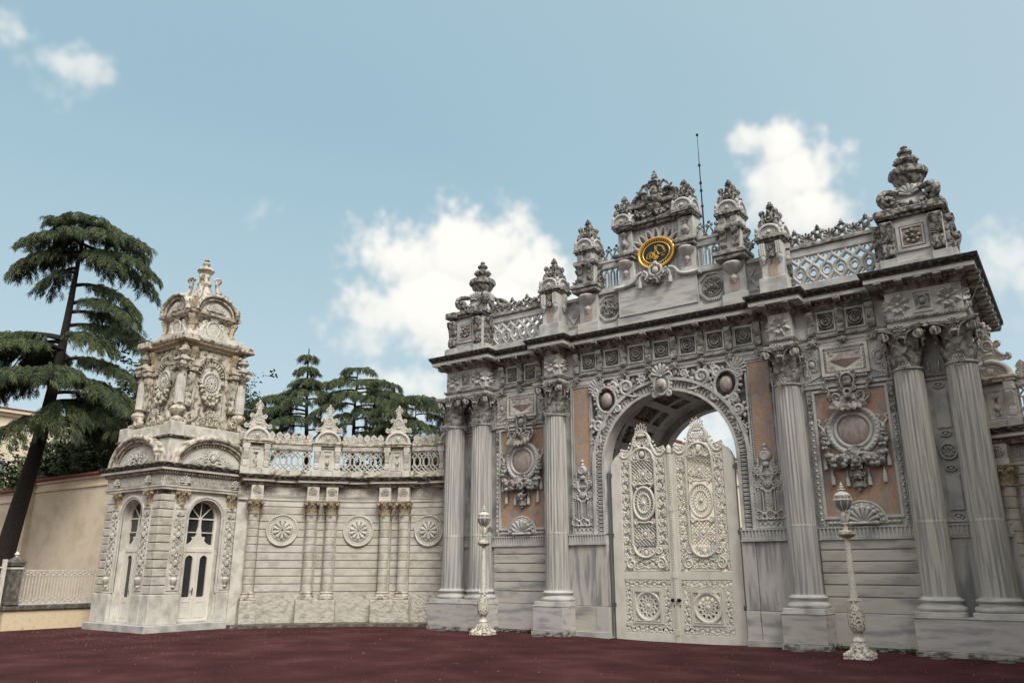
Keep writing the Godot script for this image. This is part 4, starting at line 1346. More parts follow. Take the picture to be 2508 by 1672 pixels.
	var sp := PackedVector2Array([Vector2(-0.36, 2.7), Vector2(0.36, 2.7)])
	for k in 13: sp.append(Vector2(cos(PI * k / 12) * 0.36, 2.72 + sin(PI * k / 12) * 0.36))
	extr(s, sp, -0.84, -0.815)
	one(B, "niche_ground", s, "marble_weathered")
	s = Soup.new()
	shell(s, 9, 0.34, PI * 1.02, 0.22)
	for e: float in [-1.0, 1.0]: tube(s, spiral(e * 0.2, 0.0, 0.06, 1.4, PI / 2, -e, 0.2, 0.05), 0.03, 0.02, 6)
	rod(s, Vector3(-0.18, -0.01, 0.05), Vector3(0.18, -0.01, 0.05), 0.035, 6)
	one(B, "niche_shell", s, "marble", T(0, 2.74, -0.8))
func arch_side(sg: float) -> void:
	var B := node(G, "arch_side_panel", T(sg * 2.65, 0, 0))
	var s := Soup.new()
	bx(s, -0.36, 0.36, 2.66, 7.03, -0.87, -0.8)
	one(B, "panel_wall", s, "marble_slab")
	s = Soup.new()
	for q in [[4.35, 5.2], [5.2, 6.05], [6.05, 6.86]]:
		s = Soup.new()
		cb(s, -0.25, 0.25, q[0], q[1], -0.86, -0.79, 0.003)
		one(B, "inlay_panel", s, pick("marble_orange"))
	s = Soup.new()
	slab_panel(s, -0.36, 0.36, 2.68, 7.0, -0.8, 0.05, 0.03)
	for e: float in [-1.0, 1.0]: beads(s, Vector3(e * 0.275, 4.3, -0.78), Vector3(e * 0.275, 6.9, -0.78), 0.06, Vector3(0.022, 0.028, 0.022))
	beads(s, Vector3(-0.27, 6.9, -0.78), Vector3(0.27, 6.9, -0.78), 0.06, Vector3(0.028, 0.022, 0.022))
	one(B, "bead_frame", s, "marble")
	# candelabra relief
	s = Soup.new()
	lathe(s, [[0.0, 4.78], [0.02, 4.75], [0.06, 4.7], [0.03, 4.66], [0.07, 4.6], [0.03, 4.55]].map(func(q): return [q[0], q[1]]), 10, 0, 0, 0, 0, T(0, 0, -0.77))
	ball(s, Vector3(0, 4.44, -0.76), Vector3(0.15, 0.15, 0.08), 12, 8)
	ring(s, 0, 4.44, 0.09, 0.09, 0.025, 16, 5, -0.7)
	ball(s, Vector3(0, 4.24, -0.76), Vector3(0.09, 0.07, 0.06), 10, 6)
	one(B, "finial_relief", s, "marble")
	s = Soup.new()
	for e: float in [-1.0, 1.0]:
		var q := Soup.new()
		scroll(q, 0.1, true)
		s.add(q, Transform3D(Basis.from_scale(Vector3(e, 1, 1)), Vector3(e * 0.21, 4.08, -0.75)))
		s.add(q, Transform3D(Basis.from_scale(Vector3(e, -0.8, 0.8)), Vector3(e * 0.24, 3.72, -0.77)))
		tube(s, curve([[e * 0.1, 4.2], [e * 0.16, 3.95], [e * 0.08, 3.82], [e * 0.14, 3.7]], 4, -0.76), 0.035, 0.025, 6)
		ball(s, Vector3(e * 0.15, 3.63, -0.75), Vector3.ONE * 0.045, 8, 5)
		rod(s, Vector3(e * 0.15, 3.6, -0.77), Vector3(e * 0.15, 3.1, -0.77), 0.022, 6)
		lathe(s, [[0.0, 4.42], [0.025, 4.36], [0.04, 4.3], [0.02, 4.24], [0.04, 4.2]].map(func(w): return [w[0], w[1]]), 8, 0, 0, 0, 0, T(e * 0.2, 0, -0.77))
	ring(s, 0, 3.74, 0.06, 0.06, 0.03, 12, 5, -0.75)
	ball(s, Vector3(0, 3.74, -0.74), Vector3.ONE * 0.04, 8, 5)
	tube(s, arc(0, 3.66, 0.12, 0.1, PI, TAU, 8, -0.76), 0.03, 0.03, 6)
	one(B, "candelabra_relief", s, "marble")
	s = Soup.new()
	for x: float in [-0.28, 0.0, 0.28]:
		for k in 6:
			for e: float in [-1.0, 1.0]:
				var l := Soup.new()
				leaf(l, 0.19, 0.1, 0.04, 0.7, 3)
				s.add(l, TR(x, 3.08 + 0.075 * k, -0.78, e * -0.6))
		rod(s, Vector3(x, 3.08, -0.78), Vector3(x, 3.58, -0.78), 0.014, 5)
	one(B, "palm_leaves", s, "marble")
	s = Soup.new()
	for x: float in [-0.28, 0.0, 0.28]:
		ring(s, x, 3.0, 0.1, 0.1, 0.025, 16, 5, -0.77)
		var fl := Soup.new()
		for k in 6: petal(fl, TAU * k / 6, 0.01, 0.085, 0.022, 0.03)
		s.add(fl, T(x, 3.0, -0.78))
	for x: float in [-0.14, 0.14]:
		ball(s, Vector3(x, 3.03, -0.76), Vector3.ONE * 0.045, 8, 5)
		for e: float in [-1.0, 1.0]: ball(s, Vector3(x + e * 0.04, 2.9, -0.76), Vector3.ONE * 0.04, 6, 4)
	one(B, "flower_row", s, "marble")
	s = Soup.new()
	for k in 5:
		var x := -0.28 + 0.14 * k
		if k < 4: tube(s, arc(x + 0.07, 2.78, 0.045, 0.05, 0, PI, 6, -0.78), 0.018, 0.018, 5)
		lathe(s, [[0.0, 2.69], [0.03, 2.74], [0.035, 2.78], [0.015, 2.8], [0.02, 2.83]].map(func(w): return [w[0], w[1]]), 8, 0, 0, 0, 0, T(x, 0, -0.78))
	one(B, "fringe", s, "marble")
func pair_panel(sg: float) -> void:
	# tall sunk panel between the two end columns
	var B := node(G, "end_panel", T(sg * 6.7, 0, 0))
	var s := Soup.new()
	slab_panel(s, -0.32, 0.32, 2.7, 5.9, -0.86, 0.05, 0.06)
	bx(s, -0.14, 0.14, 4.75, 5.6, -0.86, -0.81)
	bx(s, -0.14, 0.14, 2.95, 3.7, -0.86, -0.81)
	one(B, "panel_frame", s, "marble")
	s = Soup.new()
	for y: float in [4.22]:
		ring(s, 0, y, 0.17, 0.17, 0.025, 20, 5, -0.82)
		var fl := Soup.new()
		for k in 8: petal(fl, TAU * k / 8, 0.02, 0.15, 0.04, 0.04)
		s.add(fl, T(0, y, -0.83))
	for y: float in [5.72, 4.62, 3.85, 2.82]:
		ring(s, 0, y, 0.1, 0.06, 0.02, 12, 5, -0.82)
		ball(s, Vector3(0, y, -0.82), Vector3(0.05, 0.035, 0.03), 6, 4)
	one(B, "panel_flowers", s, "marble")
	s = Soup.new()
	bx(s, -0.95, 0.95, 5.95, 6.0, -0.86, -0.8)
	one(B, "string_moulding", s, "marble")
func pier_cap(parent: Node, x: float, y: float, z: float, w: float, ph := 0.8) -> void:
	# round gables on four sides and a pinnacle: w is the cap's width, y its top
	var d := w * 0.5
	var s := Soup.new()
	cb(s, -d, d, -0.1, 0.0, -d, d, 0.02)
	cb(s, -d * 0.9, d * 0.9, -0.16, -0.1, -d * 0.9, d * 0.9, 0.02)
	one(parent, "pier_cap", s, "marble_sooty", T(x, y, z))
	for i in 4:
		var b := Basis(Vector3.UP, PI / 2 * i)
		put(parent, "gable", K["gable"], "marble", Transform3D(b.scaled(Vector3.ONE), Vector3(x, y, z) + b * Vector3(0, 0, d * 0.72)))
	s = Soup.new()
	bx(s, -d * 0.74, d * 0.74, 0.0, 0.28, -d * 0.74, d * 0.74)
	for ex: float in [-1.0, 1.0]:
		for ez: float in [-1.0, 1.0]:
			ball(s, Vector3(ex * d * 0.8, 0.22, ez * d * 0.8), Vector3(0.06, 0.1, 0.06), 6, 5)
			ball(s, Vector3(ex * d * 0.85, 0.1, ez * d * 0.85), Vector3(0.045, 0.06, 0.045), 6, 4)
	one(parent, "gable_block", s, "marble", T(x, y, z))
	put(parent, "pinnacle", K["pinnacle"], "marble_sooty", TS(x, y + 0.3, z, 1.0, ph / 0.8, 1.0))
func attic() -> void:
	var s := Soup.new()
	# walls
	bx(s, -3.1, 3.1, 8.4, 9.72, -1.4, -0.85)
	one(G, "attic_wall", s, "marble")
	s = Soup.new()
	bx(s, -1.2, 1.2, 9.72, 11.45, -1.4, -0.87)
	one(G, "attic_wall", s, "marble_up")
	s = Soup.new()
	for sg: float in [-1.0, 1.0]:
		cb(s, sg * 1.25, sg * 3.1, 8.42, 8.7, -0.9, -0.79, 0.01)
	cb(s, -1.3, 1.3, 8.42, 8.78, -0.9, -0.72, 0.01)
	one(G, "attic_base", s, "marble_flat")
	s = Soup.new()
	cb(s, -1.2, 1.2, 8.79, 9.58, -0.9, -0.7, 0.012)
	one(G, "inscription_tablet", s, "marble_flat")
	s = Soup.new()
	slab_panel(s, -1.22, 1.22, 8.78, 9.6, -0.7, 0.03, 0.012)
	one(G, "tablet_fillet", s, "marble")
	# moulding over the tablet, rising into two scrolls
	s = Soup.new()
	for sg: float in [-1.0, 1.0]:
		var p := curve([[sg * 1.3, 9.68], [sg * 0.95, 9.68], [sg * 0.72, 9.76], [sg * 0.58, 9.93], [sg * 0.42, 9.99]], 5, -0.68)
		tube(s, p, 0.065, 0.05, 6, 1.4)
		tube(s, spiral(sg * 0.36, 9.86, 0.13, 1.5, PI / 2, sg, 0.15, -0.66), 0.05, 0.03, 6, 1.6)
		cb(s, sg * 1.0, sg * 1.34, 9.6, 9.75, -0.9, -0.64, 0.02)
	one(G, "scroll_moulding", s, "marble")
	s = Soup.new()
	garland(s, Vector3(-0.36, 9.82, -0.6), Vector3(0.36, 9.82, -0.6), 0.22, 0.1, 8)
	one(G, "garland", s, "marble_sooty")
	for sg: float in [-1.0, 1.0]:
		s = Soup.new()
		tassel(s, 0.36, 0.065)
		one(G, "tassel", s, "marble", T(sg * 0.47, 9.86, -0.6))
		for q in [[0.74, 10.5, 0.55], [0.84, 10.5, 0.45]]:
			s = Soup.new()
			tassel(s, q[2], 0.06)
			one(G, "tassel", s, "marble", T(sg * q[0], q[1], -0.82))
	s = Soup.new()
	ball(s, Vector3(0, 0, 0), Vector3(0.1, 0.11, 0.07), 12, 8)
	for sg: float in [-1.0, 1.0]: tube(s, curve([[sg * 0.05, 0.17], [sg * 0.17, 0.1], [sg * 0.17, -0.08], [sg * 0.03, -0.17]], 5), 0.045, 0.04, 6)
	ball(s, Vector3(0, 0.22, 0), Vector3(0.08, 0.07, 0.05), 8, 5)
	one(G, "cartouche", s, "marble", T(0, 9.98, -0.66))
	# oval monogram plaque
	var Q := node(G, "monogram_plaque", T(0, 10.56, -0.85))
	s = Soup.new()
	var e1 := flat2(arc(0, 0, 0.57, 0.47, 0, TAU, 48))
	e1.remove_at(48)
	extr(s, e1, 0.0, 0.06)
	one(Q, "plaque_ground", s, "green_enamel")
	s = Soup.new()
	ring(s, 0, 0, 0.555, 0.455, 0.04, 52, 8, 0.07)
	ring(s, 0, 0, 0.425, 0.325, 0.022, 48, 6, 0.065)
	one(Q, "gilt_ring", s, "gold")
	s = Soup.new()
	for k in 40:
		var a := TAU * k / 40
		tube(s, PackedVector3Array([Vector3(cos(a - 0.04) * 0.52, sin(a - 0.04) * 0.42, 0.07), Vector3(cos(a) * 0.465, sin(a) * 0.365, 0.075), Vector3(cos(a + 0.04) * 0.52, sin(a + 0.04) * 0.42, 0.07)]), 0.012, 0.012, 5)
	one(Q, "gilt_tongues", s, "gold")
	s = Soup.new()
	var z := 0.068
	for k in 3:
		tube(s, curve([[-0.04 + 0.035 * k, 0.24 - 0.02 * k], [-0.035 + 0.03 * k, 0.08], [-0.1 + 0.03 * k, 0.02], [-0.12 + 0.04 * k, -0.06]], 5, z), 0.006, 0.008, 5)
		tube(s, curve([[-0.02 + 0.02 * k, 0.13 - 0.03 * k], [0.05, 0.02 - 0.02 * k], [0.1, -0.05 - 0.012 * k]], 4, z), 0.006, 0.006, 5)
	tube(s, curve([[-0.05, -0.06], [-0.16, 0.05], [-0.26, 0.0], [-0.3, -0.1], [-0.22, -0.14], [-0.08, -0.1], [0.06, -0.06], [0.2, -0.04], [0.32, -0.03]], 6, z), 0.012, 0.008, 5)
	tube(s, curve([[-0.07, -0.02], [-0.15, 0.02], [-0.21, -0.04], [-0.2, -0.1], [-0.1, -0.09]], 6, z), 0.01, 0.008, 5)
	tube(s, arc(-0.15, -0.05, 0.04, 0.035, 0, TAU, 12, z), 0.007, 0.007, 5)
	for k in 5:
		tube(s, curve([[-0.12 + 0.01 * k, -0.14 - 0.012 * k], [-0.02, -0.21 + 0.02 * k], [0.08 - 0.01 * k, -0.13 + 0.008 * k]], 5, z), 0.008, 0.006, 5)
		tube(s, curve([[-0.1 + 0.03 * k, -0.05 - 0.01 * k], [-0.05 + 0.025 * k, -0.12], [-0.07 + 0.03 * k, -0.19 + 0.012 * k]], 4, z), 0.006, 0.006, 5)
	tube(s, curve([[-0.31, -0.12], [-0.32, -0.17]], 3, z), 0.006, 0.004, 4)
	one(Q, "calligraphy", s, "gold")
	s = Soup.new()
	tube(s, curve([[0.06, 0.21], [0.14, 0.19], [0.2, 0.12], [0.24, 0.03], [0.3, -0.0]], 5, z), 0.006, 0.005, 5)
	for k in 14:
		var t := k / 13.0
		var c := Vector2(0.07, 0.21).lerp(Vector2(0.26, 0.02), t) + Vector2(0.03, 0.04) * sin(PI * t)
		ball(s, Vector3(c.x + (0.025 if k % 2 else -0.02), c.y + (-0.012 if k % 2 else 0.018), z), Vector3(0.022, 0.016, 0.01), 6, 4)
	one(Q, "gilt_sprig", s, "gold")
	s = Soup.new()
	for q in [[[0.16, -0.09], [0.165, -0.13]], [[0.185, -0.09], [0.2, -0.1], [0.21, -0.088], [0.19, -0.1], [0.192, -0.13]], [[0.22, -0.09], [0.232, -0.128], [0.245, -0.09]], [[0.262, -0.088], [0.267, -0.126]]]:
		tube(s, curve(q, 3, z), 0.004, 0.004, 4)
	for q in [[[-0.2, -0.2], [-0.18, -0.22], [-0.17, -0.2]], [[-0.19, -0.23], [-0.175, -0.25]]]:
		tube(s, curve(q, 3, z), 0.004, 0.004, 4)
	one(Q, "gilt_digits", s, "gold")
	# fan of red-brown stones over the plaque
	for k in 9:
		var a := deg_to_rad(18 + 144.0 * k / 8)
		var c := Vector3(cos(a) * 0.74, 10.56 + sin(a) * 0.62, -0.84)
		var o := TR(c.x, c.y, c.z, atan2(sin(a) * 0.74, cos(a) * 0.62) - PI / 2)
		s = Soup.new()
		ball(s, Vector3(0, -0.01, 0), Vector3(0.035, 0.085, 0.045), 10, 6)
		one(G, "fan_stone", s, "brown_red", o)
		s = Soup.new()
		tube(s, PackedVector3Array([Vector3(-0.085, -0.12, 0), Vector3(-0.08, 0.04, 0.01), Vector3(-0.05, 0.13, 0.02), Vector3(0, 0.16, 0.02), Vector3(0.05, 0.13, 0.02), Vector3(0.08, 0.04, 0.01), Vector3(0.085, -0.12, 0)]), 0.04, 0.04, 6)
		extr(s, pv([[-0.09, -0.13], [0.09, -0.13], [0.08, 0.06], [0.04, 0.14], [-0.04, 0.14], [-0.08, 0.06]]), -0.04, 0.005)
		one(G, "fan_lobe", s, "marble", o)
	for sg: float in [-1.0, 1.0]:
		s = Soup.new()
		tube(s, spiral(0, 0, 0.1, 1.5, PI / 2, -sg, 0.15), 0.04, 0.025, 6, 1.3)
		one(G, "fan_scroll", s, "marble", T(sg * 0.74, 10.62, -0.83))
	# octagon and diamond panels
	for sg: float in [-1.0, 1.0]:
		s = Soup.new()
		var oc := PackedVector2Array()
		var oi := PackedVector2Array()
		for k in 8:
			var a := TAU * (k + 0.5) / 8
			oc.append(Vector2(cos(a), sin(a)) * 0.4)
		for k in 8:
			var A := oc[k]
			var Bq := oc[(k + 1) % 8]
			rod(s, Vector3(A.x, A.y, 0.02), Vector3(Bq.x, Bq.y, 0.02), 0.03, 5)
			beads(s, Vector3(A.x, A.y, 0.03) * 1.1, Vector3(Bq.x, Bq.y, 0.03) * 1.1, 0.055, Vector3(0.022, 0.022, 0.02), 5)
		one(G, "octagon_frame", s, "marble", T(sg * 1.6, 9.2, -0.85))
		put(G, "octagon_rosette", K["octagon_rosette"], "marble_weathered", T(sg * 1.6, 9.2, -0.83))
		s = Soup.new()
		var dm := [Vector3(-0.19, 0, 0.03), Vector3(0, -0.28, 0.03), Vector3(0.19, 0, 0.03), Vector3(0, 0.28, 0.03)]
		for k in 4:
			rod(s, dm[k], dm[(k + 1) % 4], 0.028, 5)
			s.flat(dm[k], dm[(k + 1) % 4], Vector3(0, 0, 0.0))
		var bq := Soup.new()
		boss(bq, 0.1, 6)
		s.add(bq, T(0, 0, 0.04))
		for q in [[-0.27, -0.36, -0.27, 0.36], [0.27, -0.36, 0.27, 0.36], [-0.27, -0.36, 0.27, -0.36], [-0.27, 0.36, 0.27, 0.36]]:
			beads(s, Vector3(q[0], q[1], 0.02), Vector3(q[2], q[3], 0.02), 0.055, Vector3(0.022, 0.022, 0.02), 5)
		one(G, "diamond_panel", s, "marble", T(sg * 2.84, 9.19, -0.85))
	# string course
	for sg: float in [-1.0, 1.0]:
		s = Soup.new()
		cb(s, sg * 1.34, sg * 1.95, 9.64, 9.76, -1.0, -0.76, 0.02)
		one(G, "string_course", s, "marble")
		s = Soup.new()
		cb(s, sg * 2.6, sg * 3.12, 9.6, 9.72, -1.0, -0.78, 0.02)
		one(G, "string_course", s, "marble")
	for sg: float in [-1.0, 1.0]:
		_pier_outer(sg)
		_pier_mid(sg)
		_pier_inner(sg)
		_mid_balustrade(sg)
		_side_balustrade(sg)
		_end_block(sg)
	_crown()
func _pier_outer(sg: float) -> void:
	var B := node(G, "attic_pier", T(sg * 3.41, 0, -0.62))
	var s := Soup.new()
	cb(s, -0.36, 0.36, 8.42, 8.9, -0.36, 0.36, 0.012)
	one(B, "pier_base", s, "marble")
	s = Soup.new()
	cb(s, -0.29, 0.29, 8.9, 9.9, -0.3, 0.26, 0.012)
	one(B, "pier_die", s, "marble")
	s = Soup.new()
	extr(s, pv([[-0.12, 8.95], [0.12, 8.95], [0.12, 9.25], [0.08, 9.32], [-0.08, 9.32], [-0.12, 9.25]]), 0.25, 0.268)
	one(B, "inlay_panel", s, "marble_orange")
	for x: float in [-0.21, 0.21]:
		s = Soup.new()
		bx(s, x - 0.075, x + 0.075, 9.5, 9.86, 0.25, 0.36)
		for k in 3: rod(s, Vector3(x - 0.05 + 0.05 * k, 9.52, 0.36), Vector3(x - 0.05 + 0.05 * k, 9.84, 0.36), 0.02, 5)
		lathe(s, [[0.0, 9.28], [0.03, 9.3], [0.035, 9.34], [0.07, 9.38], [0.085, 9.45], [0.07, 9.5]].map(func(w): return [w[0], w[1]]), 10, 0, 0, 0, 0, T(x, 0, 0.3))
		one(B, "fluted_bracket", s, "marble")
	s = Soup.new()
	cartouche(s, 0.1)
	var q := Soup.new()
	mask(q, 0.1)
	s.add(q, T(0, -0.2, 0.02))
	ball(s, Vector3(0, -0.36, 0.01), Vector3(0.04, 0.06, 0.03), 8, 5)
	one(B, "pier_pendant", s, "marble_sooty", T(0, 9.72, 0.3))
	for e: float in [-1.0, 1.0]:
		s = Soup.new()
		bx(s, -0.075, 0.075, 9.5, 9.86, -0.05, 0.05)
		lathe(s, [[0.0, 9.28], [0.03, 9.3], [0.035, 9.34], [0.07, 9.38], [0.085, 9.45], [0.07, 9.5]].map(func(w): return [w[0], w[1]]), 10)
		one(B, "fluted_bracket", s, "marble", T(e * 0.33, 0, -0.02))
	pier_cap(B, 0, 10.05, 0.0, 0.78)
func _pier_mid(sg: float) -> void:
	var B := node(G, "attic_pier", T(sg * 2.27, 0, -0.85))
	var s := Soup.new()
	cb(s, -0.36, 0.36, 8.42, 8.82, -0.3, 0.2, 0.012)
	one(B, "pier_base", s, "marble_flat")
	s = Soup.new()
	cb(s, -0.31, 0.31, 8.82, 9.75, -0.3, 0.14, 0.012)
	one(B, "pier_die", s, "marble")
	s = Soup.new()
	extr(s, pv([[-0.14, 8.95], [-0.08, 8.88], [0.08, 8.88], [0.14, 8.95], [0.14, 9.3], [-0.14, 9.3]]), 0.13, 0.148)
	one(B, "inlay_panel", s, "marble_orange")
	put(B, "vase_corbel", K["vase_corbel"], "marble", T(0, 9.68, 0.16))
	s = Soup.new()
	cb(s, -0.42, 0.42, 9.75, 9.86, -0.3, 0.42, 0.02)
	cb(s, -0.46, 0.46, 9.86, 9.98, -0.3, 0.47, 0.02)
	one(B, "pier_ledge", s, "marble_weathered")
	s = Soup.new()
	cb(s, -0.3, 0.3, 9.98, 11.04, -0.32, 0.24, 0.012)
	one(B, "pier_shaft", s, "marble")
	for x: float in [-0.17, 0.17]: put(B, "console", K["console"], "marble_sooty", T(x, 10.62, 0.24))
	for e: float in [-1.0, 1.0]: put(B, "console", K["console"], "marble_sooty", TY(e * 0.3, 10.62, -0.02, e * PI / 2))
	s = Soup.new()
	cb(s, -0.37, 0.37, 10.63, 10.77, -0.36, 0.38, 0.02)
	one(B, "pier_moulding", s, "marble_weathered")
	for x: float in [-0.17, 0.17]:
		s = Soup.new()
		cb(s, x - 0.1, x + 0.1, 10.79, 11.0, 0.22, 0.3, 0.01)
		var q := Soup.new()
		boss(q, 0.08, 5)
		s.add(q, T(x, 10.9, 0.31))
		one(B, "pier_tablet", s, "marble")
	for e: float in [-1.0, 1.0]:
		s = Soup.new()
		var q := Soup.new()
		scroll(q, 0.13, true)
		s.add(q, Transform3D(Basis.from_scale(Vector3(e, 1, 1)), Vector3(e * 0.44, 10.12, 0.05)))
		one(B, "side_scroll", s, "marble_sooty")
	pier_cap(B, 0, 11.16, 0.0, 0.74)
func _pier_inner(sg: float) -> void:
	var B := node(G, "attic_pier", T(sg * 0.965, 0, -0.85))
	var s := Soup.new()
	cb(s, -0.24, 0.24, 9.75, 10.5, -0.3, 0.1, 0.012)
	one(B, "pier_die", s, "marble")
	s = Soup.new()
	extr(s, pv([[-0.12, 9.92], [0.12, 9.92], [0.12, 10.2], [-0.12, 10.2]]), 0.09, 0.106)
	one(B, "inlay_panel", s, "marble_mauve")
	put(B, "vase_corbel", K["vase_corbel"], "marble", TS(0, 10.48, 0.13, 0.82))
	s = Soup.new()
	cb(s, -0.3, 0.3, 10.5, 10.6, -0.3, 0.3, 0.02)
	cb(s, -0.34, 0.34, 10.6, 10.7, -0.3, 0.34, 0.02)
	one(B, "pier_ledge", s, "marble_weathered")
	s = Soup.new()
	cb(s, -0.23, 0.23, 10.7, 11.45, -0.3, 0.1, 0.012)
	one(B, "pier_shaft", s, "marble")
	s = Soup.new()
	lathe(s, [[0.1, 10.72], [0.12, 10.76], [0.06, 10.82], [0.05, 10.86], [0.12, 10.95], [0.14, 11.03], [0.1, 11.12], [0.06, 11.18], [0.08, 11.2], [0.06, 11.23], [0.09, 11.3], [0.11, 11.34], [0.1, 11.4]].map(func(w): return [w[0], w[1]]), 12, 6, 0.08, 10.86, 11.2)
	one(B, "baluster_relief", s, "marble_weathered", T(0, 0, 0.12))
	pier_cap(B, 0, 11.62, 0.02, 0.66, 0.75)
func _mid_balustrade(sg: float) -> void:
	var B := node(G, "slotted_balustrade", T(sg * 1.6, 0, -0.9))
	for k in 4: put(B, "slot_lattice", K["slot_lattice"], "marble", T(-0.3 + 0.2 * k, 10.12, 0))
	var s := Soup.new()
	cb(s, -0.42, 0.42, 9.72, 9.83, -0.09, 0.09, 0.01)
	one(B, "rail", s, "marble")
	s = Soup.new()
	cb(s, -0.42, 0.42, 10.45, 10.66, -0.09, 0.09, 0.01)
	cb(s, -0.44, 0.44, 10.62, 10.7, -0.12, 0.12, 0.015)
	one(B, "rail", s, "marble")
	for k in 3: put(B, "crest_piece", K["loop_crest"], "marble_sooty", T(-0.26 + 0.26 * k, 10.7, 0))
func _side_balustrade(sg: float) -> void:
	var B := node(G, "pierced_balustrade", T(sg * 4.81, 0, -0.72))
	var s := Soup.new()
	cb(s, -1.12, 1.12, 8.42, 8.66, -0.16, 0.12, 0.012)
	one(B, "balustrade_base", s, "marble")
	for k in 6: put(B, "lattice_piece", K["ogee_lattice"], "marble", T(-0.825 + 0.33 * k, 9.05, 0))
	s = Soup.new()
	cb(s, -1.12, 1.12, 9.42, 9.62, -0.09, 0.07, 0.012)
	one(B, "rail", s, "marble")
	s = Soup.new()
	cb(s, -1.12, 1.12, 9.62, 9.73, -0.14, 0.13, 0.02)
	one(B, "coping", s, "marble_weathered")
	for e: float in [-1.0, 1.0]: put(B, "console", K["console"], "marble_sooty", TS(e * 1.06, 9.4, 0.02, 0.8, 1.5, 0.8))
	for k in 4: put(B, "crest_cross", K["cross_crest"], "marble_sooty", T(-0.87 + 0.58 * k, 9.73, 0))
	for k in 3: put(B, "crest_shell", K["shell_crest"], "marble_sooty", T(-0.58 + 0.58 * k, 9.73, 0))
func _end_block(sg: float) -> void:
	# pedestal and urn over the paired columns
	for zz: float in [-1.2, -5.2]:
		var B := node(G, "end_pedestal", T(sg * 6.7, 0, zz))
		var s := Soup.new()
		cb(s, -0.72, 0.72, 8.42, 8.62, -0.92, 0.92, 0.012)
		for x: float in [-0.56, 0.56]:
			cb(s, x - 0.2, x + 0.2, 8.42, 8.72, 0.7, 0.97, 0.012)
			for z: float in [-0.7, 0.7]: cb(s, signf(x) * 0.6, signf(x) * 0.86, 8.42, 8.72, z - 0.2, z + 0.2, 0.012)
		one(B, "pedestal_base", s, "marble")
		s = Soup.new()
		cb(s, -0.66, 0.66, 8.62, 9.72, -0.86, 0.86, 0.012)
		one(B, "pedestal_die", s, "marble_flat")
		if zz < -3.0:
			s = Soup.new()
			cb(s, -0.8, 0.8, 9.72, 9.9, -1.0, 1.0, 0.03)
			one(B, "pedestal_cap", s, "marble_sooty")
			continue
		for x: float in [-0.52, 0.52]: put(B, "big_console", K["big_console"], "marble_sooty", T(x, 9.62, 0.86))
		for z: float in [-0.62, 0.62]:
			for e: float in [-1.0, 1.0]: put(B, "big_console", K["big_console"], "marble_sooty", TY(e * 0.66, 9.62, z, e * PI / 2))
		s = Soup.new()
		slab_panel(s, -0.34, 0.34, 8.86, 9.56, 0.86, 0.07, 0.04)
		slab_panel(s, -0.24, 0.24, 8.96, 9.46, 0.86, 0.03, 0.05)
		one(B, "panel_frame", s, "marble")
		s = Soup.new()
		bx(s, -0.22, 0.22, 8.98, 9.44, 0.85, 0.872)
		one(B, "inlay_panel", s, "marble_orange")
		s = Soup.new()
		for k in 8:
			var a := TAU * k / 8
			ball(s, Vector3(cos(a) * 0.14, sin(a) * 0.14, 0.02), Vector3.ONE * 0.052, 8, 5)
		for k in 8: petal(s, TAU * (k + 0.5) / 8, 0.0, 0.1, 0.03, 0.05, 0.02)
		ball(s, Vector3(0, 0, 0.05), Vector3.ONE * 0.04, 8, 5)
		one(B, "panel_flower", s, "marble_weathered", T(0, 9.21, 0.88))
		s = Soup.new()
		cb(s, -0.72, 0.72, 9.72, 9.8, -0.94, 0.94, 0.02)
		cb(s, -0.78, 0.78, 9.8, 9.94, -1.0, 1.0, 0.03)
		for x: float in [-0.52, 0.52]: cb(s, x - 0.22, x + 0.22, 9.72, 9.93, 0.8, 1.09, 0.03)
		one(B, "pedestal_cap", s, "marble_sooty")
		# urn with corner volutes and swags
		var y := 9.94
		s = Soup.new()
		lathe(s, [[0.86, y], [0.78, y + 0.06], [0.62, y + 0.12], [0.5, y + 0.3], [0.48, y + 0.42], [0.42, y + 0.5], [0.38, y + 0.72], [0.3, y + 0.86]].map(func(w): return [w[0], w[1]]), 4, 0, 0, 0, 0, Transform3D(Basis(Vector3.UP, PI / 4), Vector3.ZERO))
		one(B, "urn_foot", s, "marble")
		for k in 4:
			s = Soup.new()
			tube(s, spiral(0.7, y + 0.44, 0.23, 1.6, PI * 0.6, -1.0, 0.14), 0.075, 0.045, 8, 1.7)
			tube(s, curve([[0.36, y + 0.78], [0.46, y + 0.68], [0.62, y + 0.67]], 4), 0.06, 0.075, 8, 1.7)
			ball(s, Vector3(0.7, y + 0.18, 0), Vector3(0.08, 0.12, 0.08), 8, 6)
			ball(s, Vector3(0.74, y + 0.07, 0), Vector3(0.1, 0.09, 0.1), 8, 6)
			one(B, "urn_volute", s, "marble_sooty", Transform3D(Basis(Vector3.UP, PI / 4 + PI / 2 * k), Vector3.ZERO))
			s = Soup.new()
			garland(s, Vector3(-0.44, y + 0.45, 0.56), Vector3(0.44, y + 0.45, 0.56), 0.3, 0.11, 5)
			one(B, "garland", s, "marble_sooty", Transform3D(Basis(Vector3.UP, PI / 2 * k), Vector3.ZERO))
			s = Soup.new()
			shell(s, 7, 0.24, PI * 0.8)
			one(B, "urn_shell", s, "marble", Transform3D(Basis(Vector3.UP, PI / 2 * k), Vector3.ZERO) * T(0, y + 0.56, 0.32))
		s = Soup.new()
		urn(s, 0.34, y + 0.74, 1.32)
		one(B, "urn_body", s, "marble_sooty")
